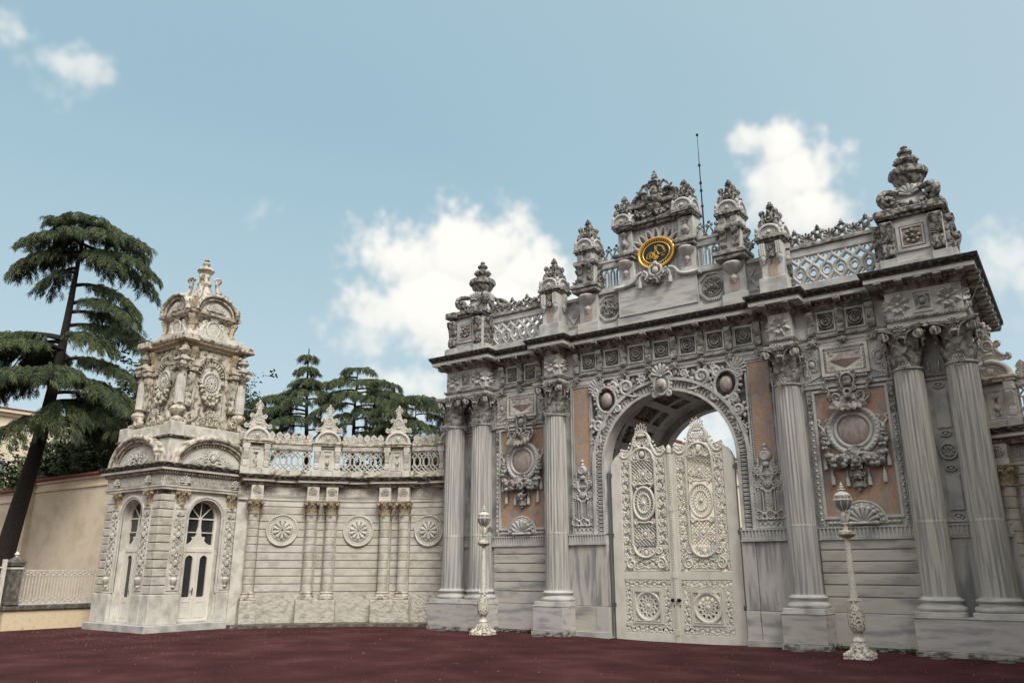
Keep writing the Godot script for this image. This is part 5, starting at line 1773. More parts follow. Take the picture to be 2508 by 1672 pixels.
func _crown() -> void:
	var B := node(G, "crown_group", T(0, 0, -0.95))
	var s := Soup.new()
	cb(s, -1.22, 1.22, 11.45, 11.54, -0.35, 0.22, 0.02)
	cb(s, -1.28, 1.28, 11.54, 11.63, -0.4, 0.3, 0.02)
	one(B, "crown_cornice", s, "marble_sooty")
	s = Soup.new()
	cb(s, -0.62, 0.62, 11.63, 12.16, -0.25, 0.0, 0.012)
	one(B, "crown_block", s, "marble")
	for sg: float in [-1.0, 1.0]:
		s = Soup.new()
		cb(s, sg * 0.12, sg * 0.78, 12.14, 12.26, -0.3, 0.16, 0.02)
		one(B, "pediment_ledge", s, "marble_weathered")
		s = Soup.new()
		tube(s, curve([[sg * 0.78, 12.28], [sg * 0.66, 12.46], [sg * 0.5, 12.58], [sg * 0.36, 12.62]], 5), 0.07, 0.06, 6, 2.4)
		tube(s, spiral(sg * 0.36, 12.5, 0.12, 1.4, PI / 2, sg, 0.16), 0.05, 0.03, 6, 2.0)
		extr(s, pv([[sg * 0.75, 12.26], [sg * 0.2, 12.26], [sg * 0.2, 12.42], [sg * 0.45, 12.55], [sg * 0.64, 12.44]]), -0.2, 0.0)
		tube(s, curve([[sg * 0.16, 12.72], [sg * 0.3, 12.86], [sg * 0.4, 12.78], [sg * 0.5, 12.66], [sg * 0.58, 12.7]], 4, 0.06), 0.05, 0.03, 6)
		one(B, "broken_pediment", s, "marble_sooty")
		s = Soup.new()
		tube(s, spiral(sg * 0.72, 11.86, 0.14, 1.4, PI / 2, -sg, 0.16, 0.1), 0.05, 0.03, 6, 1.4)
		tube(s, curve([[sg * 0.6, 12.06], [sg * 0.55, 11.8], [sg * 0.7, 11.7]], 4, 0.05), 0.06, 0.05, 6, 1.6)
		one(B, "side_scroll", s, "marble_sooty")
		s = Soup.new()
		garland(s, Vector3(sg * 0.62, 12.02, 0.14), Vector3(0.0, 11.86, 0.24), 0.13, 0.09, 17)
		one(B, "garland", s, "marble_sooty")
	s = Soup.new()
	lathe(s, [[0.0, 11.7], [0.04, 11.72], [0.06, 11.78], [0.14, 11.84], [0.13, 11.88], [0.17, 11.92], [0.22, 12.02], [0.2, 12.1], [0.27, 12.16], [0.3, 12.26], [0.26, 12.3]].map(func(w): return [w[0], w[1]]), 20, 10, 0.06, 11.9, 12.12)
	one(B, "crown_vase", s, "marble_sooty", T(0, 0, 0.14))
	s = Soup.new()
	cartouche(s, 0.27)
	one(B, "crown_cartouche", s, "marble_sooty", T(0, 12.56, 0.12))
	s = Soup.new()
	lathe(s, [[0.2, 12.3], [0.16, 12.5], [0.13, 12.8], [0.22, 12.86], [0.2, 12.92], [0.1, 12.94]].map(func(w): return [w[0], w[1]]), 12, 6, 0.08, 12.82, 12.93)
	pinecone(s, 12.9, 0.4, 0.08)
	one(B, "crown_finial", s, "marble_sooty")
# ---------- doors
func door_leaf(sg: float) -> void:
	# local: hinge side at x = -1.79, meeting edge at 0, for the leaf with sg < 0; mirrored for the other
	var D := node(G, "door_leaf", T(0, 0, -0.94))
	var m := Transform3D(Basis.from_scale(Vector3(-sg, 1, 1)), Vector3.ZERO)
	var s := Soup.new()
	var q := Soup.new()
	var parts := {}
	# stiles and rails
	bx(q, -1.79, -1.5, -0.08, 4.5, -0.05, 0.05)
	extr(q, pv([[-1.79, 4.5], [-1.5, 4.5], [-1.5, 4.82], [-1.62, 4.78], [-1.72, 4.66]]), -0.05, 0.05)
	bx(q, -0.15, -0.02, -0.08, 4.7, -0.05, 0.05)
	bx(q, -1.5, -0.15, -0.08, 0.11, -0.05, 0.05)
	bx(q, -1.5, -0.15, 1.457, 1.664, -0.05, 0.05)
	s.add(q, m)
	one(D, "door_frame", s, "cream_paint")
	var put2 := func(called: String, qq: Soup, mat := "cream_paint") -> void:
		var ss := Soup.new()
		ss.add(qq, m)
		one(D, called, ss, mat)
	# lower panel: scrollwork border, square frame, pierced round flower
	q = Soup.new()
	for e: float in [-1.0, 1.0]:
		var b := Soup.new()
		swirl_band(b, 0.22, 0.98, 0.13, 0.0, 0.024)
		q.add(b, T(-0.825 + e * 0.56, 0.785, 0.02))
		b = Soup.new()
		swirl_band(b, 0.22, 1.34, 0.13, 0.0, 0.024)
		q.add(b, TR(-0.825, 0.785 + e * 0.56, 0.02, PI / 2))
	put2.call("lower_scrollwork", q)
	q = Soup.new()
	slab_panel(q, -1.26, -0.39, 0.35, 1.22, 0.0, 0.05, 0.06)
	slab_panel(q, -1.2, -0.45, 0.41, 1.16, 0.0, 0.02, 0.075)
	ring(q, -0.825, 0.785, 0.35, 0.35, 0.045, 36, 6, 0.03)
	for k in 4:
		var a := PI / 4 + PI / 2 * k
		var b := Soup.new()
		swirl_band(b, 0.1, 0.16, 0.08, 0.0, 0.014)
		q.add(b, TR(-0.825 + cos(a) * 0.47, 0.785 + sin(a) * 0.47, 0.02, a))
	put2.call("lower_frame", q)
	q = Soup.new()
	for k in 12:
		var a := TAU * k / 12
		ring(q, -0.825 + cos(a) * 0.24, 0.785 + sin(a) * 0.24, 0.055, 0.055, 0.02, 10, 5, 0.02)
		rod(q, Vector3(-0.825 + cos(a) * 0.06, 0.785 + sin(a) * 0.06, 0.02), Vector3(-0.825 + cos(a) * 0.2, 0.785 + sin(a) * 0.2, 0.02), 0.016, 5)
		ring(q, -0.825 + cos(a + 0.26) * 0.14, 0.785 + sin(a + 0.26) * 0.14, 0.034, 0.034, 0.014, 8, 4, 0.02)
	ring(q, -0.825, 0.785, 0.3, 0.3, 0.02, 30, 5, 0.02)
	ball(q, Vector3(-0.825, 0.785, 0.02), Vector3(0.07, 0.07, 0.03), 8, 5)
	put2.call("lower_flower", q)
	# upper panel: outer scrollwork strips
	for e: float in [-1.0, 1.0]:
		q = Soup.new()
		swirl_band(q, 0.3, 2.98, 0.23, 0.0, 0.027)
		var b := Soup.new()
		swirl_band(b, 0.29, 2.98, 0.135, -0.025, 0.019)
		q.add(b, Transform3D(Basis.from_scale(Vector3(-1, 1, 1)), Vector3.ZERO))
		var w := Soup.new()
		w.add(q, T(-0.825 + e * 0.525, 3.17, 0.015))
		put2.call("scrollwork_strip", w)
	# scrollwork under and over the inner frame
	q = Soup.new()
	var fill := Soup.new()
	swirl_band(fill, 0.34, 0.8, 0.16, 0.0, 0.027)
	q.add(fill, TR(-0.825, 1.86, 0.0, PI / 2))
	q.add(fill, Transform3D(Basis(Vector3.BACK, -PI / 2), Vector3(-0.825, 1.84, -0.03)))
	for e: float in [-1.0, 1.0]:
		fill = Soup.new()
		swirl_band(fill, 0.26, 0.5, 0.14, 0.0, 0.026)
		q.add(fill, TR(-0.825 + e * 0.46, 4.76, 0.0, PI / 2 + e * 0.3))
		fill = Soup.new()
		swirl_band(fill, 0.2, 0.34, 0.11, 0.0, 0.02)
		q.add(fill, TR(-0.825 + e * 0.22, 2.1, -0.01, e * 0.7))
		fill = Soup.new()
		swirl_band(fill, 0.22, 0.4, 0.13, 0.0, 0.022)
		q.add(fill, TR(-0.825 + e * 0.2, 4.98, -0.01, e * 0.5))
	put2.call("panel_scrollwork", q)
	# inner frame with round foot and head
	q = Soup.new()
	for e: float in [-1.0, 1.0]:
		bx(q, -0.825 + e * 0.37 - 0.03, -0.825 + e * 0.37 + 0.03, 2.32, 4.62, -0.03, 0.06)
		beads(q, Vector3(-0.825 + e * 0.37, 2.34, 0.06), Vector3(-0.825 + e * 0.37, 4.6, 0.06), 0.05, Vector3(0.018, 0.018, 0.018), 5)
		tube(q, spiral(-0.825 + e * 0.4, 2.2, 0.13, 1.5, PI / 2, e, 0.2, 0.03), 0.03, 0.02, 6)
		tube(q, spiral(-0.825 + e * 0.44, 1.86, 0.16, 1.6, PI / 2, -e, 0.2, 0.03), 0.035, 0.02, 6)
	tube(q, arc(-0.825, 2.32, 0.34, 0.3, PI, TAU, 16, 0.02), 0.04, 0.04, 6, 1.4)
	tube(q, arc(-0.825, 4.62, 0.34, 0.33, 0, PI, 16, 0.02), 0.04, 0.04, 6, 1.4)
	put2.call("inner_frame", q)
	# diagonal lattices
	for yy: Array in [[3.95, 4.62], [2.32, 2.92]]:
		q = Soup.new()
		var x0 := -1.165
		var x1 := -0.485
		var st := 0.098
		var k := -12
		while k < 24:
			for e: float in [-1.0, 1.0]:
				# line x = xc + e*(y-y0)
				var xc: float = x0 + st * k
				var pts: Array = []
				for f in 41:
					var y: float = lerpf(yy[0], yy[1], f / 40.0)
					var x: float = xc + e * (y - yy[0])
					if x > x0 and x < x1: pts.append(Vector3(x, y, 0.0 if e > 0 else 0.018))
				if pts.size() > 1: rod(q, pts[0], pts[pts.size() - 1], 0.011, 4)
			k += 1
		put2.call("lattice", q)
	q = Soup.new()
	for y: float in [4.78, 4.22, 2.62, 2.14]:
		var c := Soup.new()
		cartouche(c, 0.12 if y < 4.7 else 0.16)
		for e: float in [-1.0, 1.0]:
			tube(c, spiral(e * 0.2, -0.06, 0.09, 1.5, PI / 2, -e, 0.2), 0.026, 0.018, 5)
			tube(c, curve([[e * 0.1, -0.12], [e * 0.2, -0.2], [e * 0.3, -0.14]], 4), 0.022, 0.014, 5)
		q.add(c, T(-0.825, y, 0.02))
	for e: float in [-1.0, 1.0]:
		for y: float in [3.95, 2.92]:
			tube(q, curve([[-0.825, y], [-0.825 + e * 0.16, y + 0.02], [-0.825 + e * 0.26, y - 0.03], [-0.825 + e * 0.3, y + 0.05]], 4, 0.03), 0.03, 0.03, 6)
			tube(q, spiral(-0.825 + e * 0.26, y + 0.05, 0.07, 1.4, -PI / 2, e, 0.2, 0.03), 0.025, 0.016, 5)
			for t in 3: ball(q, Vector3(-0.825 + e * (0.2 + 0.05 * t), y - 0.1 + 0.04 * t, 0.02), Vector3.ONE * 0.03, 5, 4)
	put2.call("lattice_ornaments", q)
	# oval wheel flower
	q = Soup.new()
	ring(q, -0.825, 3.44, 0.31, 0.43, 0.04, 40, 6, 0.03)
	ring(q, -0.825, 3.44, 0.19, 0.26, 0.025, 32, 6, 0.03)
	for k in 16:
		var a := TAU * k / 16
		var o := Vector3(cos(a), sin(a) * 1.37, 0)
		rod(q, Vector3(-0.825, 3.44, 0.02) + o * 0.04, Vector3(-0.825, 3.44, 0.02) + o * 0.18, 0.016, 5)
		ball(q, Vector3(-0.825, 3.44, 0.02) + o * 0.165, Vector3(0.03, 0.035, 0.025), 6, 4)
	ball(q, Vector3(-0.825, 3.44, 0.03), Vector3(0.05, 0.06, 0.04), 8, 5)
	for k in 26:
		var a := TAU * k / 26
		rod(q, Vector3(-0.825 + cos(a) * 0.2, 3.44 + sin(a) * 0.27, 0.01), Vector3(-0.825 + cos(a + 0.06) * 0.3, 3.44 + sin(a + 0.06) * 0.42, 0.01), 0.017, 4)
	put2.call("wheel_flower", q)
	# crest: curved shoulders, pierced heart, palmette
	q = Soup.new()
	for e: float in [-1.0, 1.0]:
		var c := -0.825
		tube(q, curve([[c + e * 0.7, 4.84], [c + e * 0.58, 4.72], [c + e * 0.44, 4.74], [c + e * 0.34, 4.9], [c + e * 0.26, 5.06], [c + e * 0.2, 5.14]], 5), 0.05, 0.035, 6, 1.3)
		tube(q, curve([[c + e * 0.72, 4.72], [c + e * 0.56, 4.62], [c + e * 0.42, 4.64], [c + e * 0.36, 4.72]], 5), 0.035, 0.03, 6, 1.2)
		tube(q, spiral(c + e * 0.66, 4.82, 0.075, 1.4, PI, -e, 0.2, 0.03), 0.03, 0.02, 6)
		for t in 6:
			ball(q, Vector3(c + e * (0.6 - 0.05 * t), 4.8 + 0.03 * t * t * 0.4, 0.01), Vector3(0.035, 0.04, 0.03), 6, 4)
		tube(q, spiral(c + e * 0.22, 5.1, 0.07, 1.4, PI, -e, 0.2, 0.02), 0.03, 0.02, 6)
		tube(q, curve([[c + e * 0.2, 5.0], [c + e * 0.26, 5.16], [c + e * 0.16, 5.34], [c + e * 0.06, 5.4]], 5), 0.045, 0.035, 6, 1.2)
		for t in 5: ball(q, Vector3(c + e * (0.25 - 0.02 * t), 5.06 + 0.07 * t, 0.02), Vector3(0.04, 0.045, 0.035), 6, 4)
	put2.call("crest_scrolls", q)
	q = Soup.new()
	for k in 5:
		for e: float in [-1.0, 1.0]:
			rod(q, Vector3(-0.825 - 0.13 + 0.065 * k - e * 0.07, 5.06, 0.0), Vector3(-0.825 - 0.13 + 0.065 * k + e * 0.07, 5.24, 0.0), 0.01, 4)
	tube(q, curve([[-1.0, 5.06], [-0.9, 4.98], [-0.825, 4.95], [-0.75, 4.98], [-0.65, 5.06]], 4), 0.03, 0.03, 6)
	ball(q, Vector3(-0.825, 5.3, 0.02), Vector3(0.16, 0.05, 0.04), 8, 5)
	for k in 7:
		var a := deg_to_rad(20 + 140.0 * k / 6)
		var L := 0.2 + 0.1 * sin(PI * k / 6.0)
		var b := Soup.new()
		for e: float in [-1.0, 1.0]: tube(b, curve([[0, 0], [e * 0.034, L * 0.5], [e * 0.028, L * 0.75], [0, L]], 4), 0.012, 0.012, 4)
		q.add(b, TR(-0.825, 5.36, 0.02, a - PI / 2))
	put2.call("crest_palmette", q)
	# knob, keyhole, hinges
	q = Soup.new()
	lathe(q, [[0.0, 0.0], [0.04, 0.0], [0.03, 0.015], [0.018, 0.03], [0.03, 0.045], [0.05, 0.07], [0.045, 0.1], [0.0, 0.115]].map(func(w): return [w[0], w[1]]), 12, 0, 0, 0, 0, Transform3D(Basis(Vector3.RIGHT, PI / 2), Vector3(-0.085, 0.95, 0.05)))
	put2.call("knob", q, "dark_metal")
	q = Soup.new()
	bx(q, -0.1, -0.07, 0.78, 0.84, 0.05, 0.058)
	put2.call("keyhole_plate", q, "steel")
	for y: float in [0.8, 2.62, 4.26]:
		q = Soup.new()
		bx(q, -1.9, -1.76, y - 0.05, y + 0.05, 0.05, 0.075)
		rod(q, Vector3(-1.86, y - 0.09, 0.08), Vector3(-1.86, y + 0.09, 0.08), 0.03, 8)
		put2.call("hinge", q, "steel")
	if sg < 0:
		q = Soup.new()
		bx(q, -0.05, 0.05, -0.08, 4.75, 0.02, 0.085)
		lathe(q, [[0.05, 4.72], [0.075, 4.76], [0.06, 4.8], [0.08, 4.86], [0.05, 4.94], [0.0, 4.98]].map(func(w): return [w[0], w[1]]), 10, 0, 0, 0, 0, T(0, 0, 0.05))
		beads(q, Vector3(0, 0.2, 0.09), Vector3(0, 4.7, 0.09), 0.055, Vector3(0.02, 0.02, 0.018), 5)
		for y: float in [1.5, 3.2, 0.1]: bx(q, -0.06, 0.06, y, y + 0.14, 0.02, 0.1)
		put2.call("meeting_bar", q)
		# rod that holds the leaf open or shut beside the jamb
		q = Soup.new()
		rod(q, Vector3(-1.86, 0.0, 0.1), Vector3(-1.86, 4.3, 0.1), 0.022, 6)
		put2.call("hinge_rod", q, "steel")

func build_gate() -> void:
	G = thing("ceremonial_gate", "ornate grey marble palace gate with fluted columns, arched doorway and carved attic", "gate")
	prefabs()
	core()
	for sg: float in [-1.0, 1.0]:
		plinth(sg * 6.705 - 1.03, sg * 6.705 + 1.03)
		plinth(sg * 3.416 - 0.49, sg * 3.416 + 0.49)
		for x: float in [3.416, 6.165, 7.24]:
			column(sg * x, ZC)
			var s := Soup.new()
			cb(s, sg * x - 0.47, sg * x + 0.47, 0.765, 0.865, ZC - 0.47, ZC + 0.49, 0.01)
			one(G, "column_slab", s, "marble")
	entablature()
	arch_front()
	dado()
	for sg: float in [-1.0, 1.0]:
		side_bay(sg)
		arch_side(sg)
		pair_panel(sg)
		door_leaf(sg)
	attic()
# ---------- curved garden walls: plan arc of radius 7.8; angles in degrees, falling from the pavilion to the gate
const RW := 7.8
func cp(a: float, r: float) -> Vector3:
	return Vector3(cos(deg_to_rad(a)) * r, 0, -sin(deg_to_rad(a)) * r)
func cslab(s: Soup, a0: float, a1: float, y0: float, y1: float, rf: float, rb: float, b := 0.0) -> void:
	var n := maxi(1, int(absf(a0 - a1) / 1.3))
	for i in n:
		var p := lerpf(a0, a1, float(i) / n)
		var q := lerpf(a0, a1, float(i + 1) / n)
		var Y0 := Vector3(0, y0, 0)
		var Y1 := Vector3(0, y1, 0)
		var bv := Vector3(0, b, 0)
		s.quad(cp(p, rf) + Y0 + bv, cp(q, rf) + Y0 + bv, cp(q, rf) + Y1 - bv, cp(p, rf) + Y1 - bv)
		if b > 0.0:
			s.quad(cp(p, rf) + Y1 - bv, cp(q, rf) + Y1 - bv, cp(q, rf + b) + Y1, cp(p, rf + b) + Y1)
			s.quad(cp(p, rf + b) + Y0, cp(q, rf + b) + Y0, cp(q, rf) + Y0 + bv, cp(p, rf) + Y0 + bv)
		s.quad(cp(p, rf + b) + Y1, cp(q, rf + b) + Y1, cp(q, rb) + Y1, cp(p, rb) + Y1)
		s.quad(cp(p, rb) + Y0, cp(q, rb) + Y0, cp(q, rf + b) + Y0, cp(p, rf + b) + Y0)
		s.quad(cp(q, rb) + Y0, cp(p, rb) + Y0, cp(p, rb) + Y1, cp(q, rb) + Y1)
	for e in 2:
		var a := a0 if e == 0 else a1
		var A := cp(a, rb) + Vector3(0, y0, 0)
		var B := cp(a, rf) + Vector3(0, y0, 0)
		var C := cp(a, rf) + Vector3(0, y1, 0)
		var D := cp(a, rb) + Vector3(0, y1, 0)
		if e == 0: s.quad(A, B, C, D)
		else: s.quad(D, C, B, A)
func cpath(ress: Array, r0: float, r1: float, a0: float, a1: float) -> Array:
	var o: Array = []
	var marks: Array = [a0]
	for q in ress: marks.append_array([q[0], q[1]])
	marks.append(a1)
	for k in marks.size() - 1:
		var r := r0 if k % 2 == 0 else r1
		var n := maxi(1, int(absf(marks[k] - marks[k + 1]) / 1.3))
		for i in n + 1:
			var p := cp(lerpf(marks[k], marks[k + 1], float(i) / n), r)
			o.append([p.x, p.z])
	return o
func cx(sg: float, a: float, r: float, y: float) -> Transform3D:
	# frame on the wall: +z to the arc's centre, +x along the wall to the viewer's right
	var an := a if sg < 0 else 180.0 - a
	var d := Vector3(cos(deg_to_rad(an)), 0, -sin(deg_to_rad(an)))
	return Transform3D(Basis(Vector3.UP.cross(-d), Vector3.UP, -d), d * r + Vector3(0, y, 0))
func wall_prefabs() -> void:
	var s := Soup.new()
	lathe(s, [[0.148, 0.0], [0.166, 0.012], [0.166, 0.206], [0.146, 0.218], [0.144, 0.24]], 18)
	K["drum"] = mesh(s)
	s = Soup.new()
	lathe(s, [[0.22, 0.0], [0.235, 0.03], [0.225, 0.06], [0.19, 0.075], [0.185, 0.1], [0.2, 0.115], [0.205, 0.135], [0.19, 0.15], [0.165, 0.165], [0.16, 0.25]], 18)
	cb(s, -0.24, 0.24, -0.07, 0.0, -0.24, 0.24, 0.01)
	K["wall_column_base"] = mesh(s)
	# round medallion with a fluted dome
	s = Soup.new()
	band(s, 0, 0, 0.3, 0.49, 0, TAU, 44, -0.05, 0.02)
	ring(s, 0, 0, 0.475, 0.475, 0.03, 44, 6, 0.03)
	for k in 44:
		var a := TAU * k / 44
		rod(s, Vector3(cos(a) * 0.385, sin(a) * 0.385, 0.02), Vector3(cos(a) * 0.45, sin(a) * 0.45, 0.025), 0.017, 5)
	for k in 40:
		var a := TAU * k / 40
		ball(s, Vector3(cos(a) * 0.335, sin(a) * 0.335, 0.03), Vector3.ONE * 0.019, 5, 4)
	ring(s, 0, 0, 0.3, 0.3, 0.025, 40, 6, 0.03)
	K["medallion_rim"] = mesh(s)
	s = Soup.new()
	for k in 10:
		var a := TAU * (k + 0.5) / 10
		var p := PackedVector3Array()
		for t in 7: p.append(Vector3(cos(a) * 0.03 * (1 + t * 1.1), sin(a) * 0.03 * (1 + t * 1.1), 0.035 + 0.05 * sin(PI * (0.5 - t / 14.0))))
		tube(s, p, 0.01, 0.066, 7, 0.8)
		ball(s, p[6], Vector3(0.066, 0.066, 0.05), 8, 5)
	band(s, 0, 0, 0.0, 0.29, 0, TAU, 28, -0.04, 0.01)
	K["medallion_dome"] = mesh(s)
	s = Soup.new()
	boss(s, 0.125, 8, 0.01)
	ring(s, 0, 0, 0.13, 0.13, 0.02, 20, 5, 0.0)
	K["block_rosette"] = mesh(s)
	# parapet lattice unit, 0.29 wide, 0.67 high
	s = Soup.new()
	var F := func(a: Array, b: Array) -> void:
		var A := Vector3(a[0], a[1], 0)
		var B := Vector3(b[0], b[1], 0)
		tube(s, PackedVector3Array([A, B]), 0.021, 0.021, 4, 2.2)
	for e: float in [-1.0, 1.0]:
		F.call([0, 0.21], [e * 0.115, 0.1])
		F.call([e * 0.115, 0.1], [e * 0.115, -0.1])
		F.call([e * 0.115, -0.1], [0, -0.21])
		F.call([0, 0.21], [e * 0.175, 0.335])
		F.call([0, -0.21], [e * 0.175, -0.335])
		F.call([e * 0.115, 0.1], [e * 0.175, 0.16])
		F.call([e * 0.115, -0.1], [e * 0.175, -0.16])
		F.call([e * 0.175, 0.16], [0, 0.335])
		F.call([e * 0.175, -0.16], [0, -0.335])
	ring(s, 0, 0, 0.09, 0.15, 0.016, 16, 6, 0.0, 1.6)
	K["hex_lattice"] = mesh(s)
	# cresting unit
	s = Soup.new()
	extr(s, pv([[-0.09, 0.13], [0.09, 0.13], [0.115, 0.2], [0.07, 0.27], [0, 0.33], [-0.07, 0.27], [-0.115, 0.2]]), -0.03, 0.03)
	ring(s, 0, 0.225, 0.03, 0.03, 0.012, 8, 4, 0.032)
	for e: float in [-1.0, 1.0]: tube(s, spiral(e * 0.085, 0.08, 0.068, 1.3, PI / 2, e, 0.25), 0.027, 0.02, 5, 1.3)
	bx(s, -0.025, 0.025, 0.0, 0.18, -0.025, 0.025)
	K["crest"] = mesh(s)
	# tall crest over a wall pier
	s = Soup.new()
	extr(s, pv([[-0.3, 0.0], [0.3, 0.0], [0.2, 0.22], [0.13, 0.3], [0.15, 0.4], [0.09, 0.5], [0.06, 0.62], [0.055, 0.78], [-0.055, 0.78], [-0.06, 0.62], [-0.09, 0.5], [-0.15, 0.4], [-0.13, 0.3], [-0.2, 0.22]]), -0.05, 0.03)
	for e: float in [-1.0, 1.0]:
		tube(s, curve([[e * 0.16, 0.34], [e * 0.18, 0.22], [e * 0.3, 0.1], [e * 0.4, 0.1]], 5, 0.0), 0.035, 0.035, 6, 1.3)
		tube(s, spiral(e * 0.36, 0.06, 0.08, 1.4, PI / 2, -e, 0.2), 0.034, 0.02, 6, 1.4)
		tube(s, spiral(e * 0.2, 0.4, 0.075, 1.4, -PI * 0.7, e, 0.2), 0.032, 0.02, 6, 1.4)
		ball(s, Vector3(e * 0.1, 0.74, 0), Vector3.ONE * 0.045, 8, 5)
		ball(s, Vector3(e * 0.085, 0.66, 0), Vector3.ONE * 0.035, 8, 5)
		ball(s, Vector3(e * 0.07, 0.81, 0), Vector3.ONE * 0.035, 8, 5)
	ring(s, 0, 0.35, 0.1, 0.115, 0.026, 18, 6, 0.03)
	for k in 6: petal(s, 0, 0, 0.001, 0.001, 0.001)
	var fl := Soup.new()
	for k in 6: petal(fl, TAU * k / 6, 0.01, 0.085, 0.024, 0.03)
	s.add(fl, T(0, 0.35, 0.03))
	ball(s, Vector3(0, 0.84, 0), Vector3(0.045, 0.1, 0.04), 8, 6)
	ball(s, Vector3(0, 0.16, 0.03), Vector3(0.1, 0.05, 0.04), 8, 5)
	ring(s, 0, 0.58, 0.035, 0.035, 0.014, 10, 5, 0.03)
	K["tall_crest"] = mesh(s)
	s = Soup.new()
	gable(s, 0.86, 0.4, 0.14)
	var c := Soup.new()
	cartouche(c, 0.1)
	s.add(c, T(0, 0.15, 0.07))
	K["wall_gable"] = mesh(s)
	s = Soup.new()
	console(s, 0.17, 0.56, 0.12)
	K["wall_console"] = mesh(s)
	s = Soup.new()
	lathe(s, [[0.07, 0.0], [0.075, 0.06], [0.04, 0.08], [0.075, 0.16], [0.085, 0.22], [0.04, 0.3], [0.035, 0.38], [0.075, 0.42], [0.08, 0.46]].map(func(w): return [w[0], w[1]]), 12)
	K["baluster_half"] = mesh(s)
func cput(W: Node3D, called: String, s: Soup, mat: String, sg: float) -> void:
	if sg < 0:
		one(W, called, s, mat)
		return
	var q := Soup.new()
	q.add(s, MX())
	one(W, called, q, mat)
func curved_wall(sg: float, label: String) -> void:
	var W := thing("curved_wall", label, "wall", T(sg * 5.6, 0, 6.4), "curved walls flanking the gate")
	var A0 := 157.5
	var A1 := 104.5
	var cols := [153.7, 140.4, 135.8, 122.7, 118.0, 105.6]
	var bays := [[152.2, 141.9], [138.9, 137.3], [134.3, 124.2], [121.2, 119.5], [116.5, 107.2]]
	var s := Soup.new()
	cslab(s, A0, A1, 0.0, 4.45, RW + 0.05, RW + 0.5)
	cput(W, "wall_core", s, "limestone", sg)
	s = Soup.new()
	cslab(s, A0, A1, -0.1, 0.1, RW - 0.42, RW + 0.2, 0.02)
	cput(W, "kerb", s, "coping", sg)
	for b in bays:
		s = Soup.new()
		cslab(s, b[0], b[1], 0.1, 1.025, RW, RW + 0.2, 0.01)
		cput(W, "base_stone", s, pick("limestone_rough"), sg)
		s = Soup.new()
		cslab(s, b[0], b[1], 0.0, 0.221, RW - 0.012, RW + 0.2, 0.012)
		var src := s
		if sg > 0:
			src = Soup.new()
			src.add(s, MX())
		var m := mesh(src)
		for k in 12:
			if k < 11: put(W, "stone_course", m, pick("limestone"), T(0, 1.04 + 0.2385 * k, 0))
		s = Soup.new()
		cslab(s, b[0], b[1], 3.665, 3.845, RW, RW + 0.2, 0.012)
		cput(W, "stone_course", s, "limestone", sg)
	for pr in [[155.6, 151.8], [142.8, 133.6], [125.0, 115.7]]:
		s = Soup.new()
		cslab(s, pr[0], pr[1], 0.1, 0.8, RW - 0.36, RW + 0.1, 0.02)
		cput(W, "plinth", s, pick("limestone_rough"), sg)
	for a: float in cols:
		var C := node(W, "wall_column", cx(sg, a, RW - 0.12, 0))
		put(C, "column_base", K["wall_column_base"], "limestone_stained", T(0, 0.87, 0))
		for k in 10: put(C, "drum", K["drum"], pick("limestone"), T(0, 1.04 + 0.2385 * k, 0))
		put(C, "capital", K["capital"], "limestone_gold", TS(0, 3.43, 0, 0.56, 0.44, 0.56))
		var q := Soup.new()
		cb(q, -0.2, 0.2, 3.845, 4.0, -0.2, 0.2, 0.012)
		cb(q, -0.19, 0.19, 4.0, 4.29, -0.2, 0.185, 0.012)
		one(C, "frieze_block", q, "limestone")
		put(C, "block_rosette", K["block_rosette"], "limestone_stained", T(0, 4.145, 0.185))
	for a: float in [147.0, 129.1, 111.8]:
		var D := node(W, "medallion", cx(sg, a, RW - 0.03, 2.92))
		put(D, "medallion_rim", K["medallion_rim"], "limestone")
		put(D, "medallion_dome", K["medallion_dome"], "limestone")
	# entablature
	var P := cpath([], RW, RW, A0, A1)
	s = Soup.new()
	mould(s, [[0.0, 3.845], [0.03, 3.85], [0.03, 3.93], [0.05, 3.94], [0.05, 3.98], [0.07, 3.985], [0.07, 4.0], [0.0, 4.005]], P)
	cput(W, "architrave", s, "limestone", sg)
	s = Soup.new()
	mould(s, [[0.0, 4.005], [0.0, 4.29]], P)
	var n := 128
	for i in n:
		var a := lerpf(A0, A1, (i + 0.5) / n)
		var o := Soup.new()
		bx(o, -0.014, 0.014, 4.03, 4.27, -0.01, 0.028)
		s.add(o, cx(-1, a, RW, 0))
	cput(W, "fluted_frieze", s, "limestone_rough", sg)
	var ress := [[155.9, 151.5], [142.6, 133.6], [124.9, 115.8], [109.4, 104.7]]
	P = cpath(ress, RW, RW - 0.2, A0, A1 - 0.1)
	s = Soup.new()
	mould(s, [[0.0, 4.29], [0.03, 4.3], [0.03, 4.33], [0.06, 4.335], [0.06, 4.4], [0.1, 4.41]], P)
	for i in 150:
		var a := lerpf(A0, A1, (i + 0.5) / 150)
		var inr := false
		for q in ress:
			if a < q[0] and a > q[1]: inr = true
		var o := Soup.new()
		bx(o, -0.014, 0.014, 4.34, 4.4, 0.05, 0.1)
		s.add(o, cx(-1, a, RW - (0.2 if inr else 0.0), 0))
	cput(W, "dentil_moulding", s, "limestone_stained", sg)
	s = Soup.new()
	mould(s, [[0.06, 4.41], [0.2, 4.42], [0.2, 4.48], [0.23, 4.49]], P)
	cput(W, "corona", s, "limestone", sg)
	s = Soup.new()
	mould(s, [[0.15, 4.488], [0.235, 4.492], [0.24, 4.51], [0.28, 4.56], [0.3, 4.6], [0.3, 4.62], [-0.3, 4.64]], P)
	cput(W, "cornice_crown", s, "limestone_crust", sg)
	# parapet
	s = Soup.new()
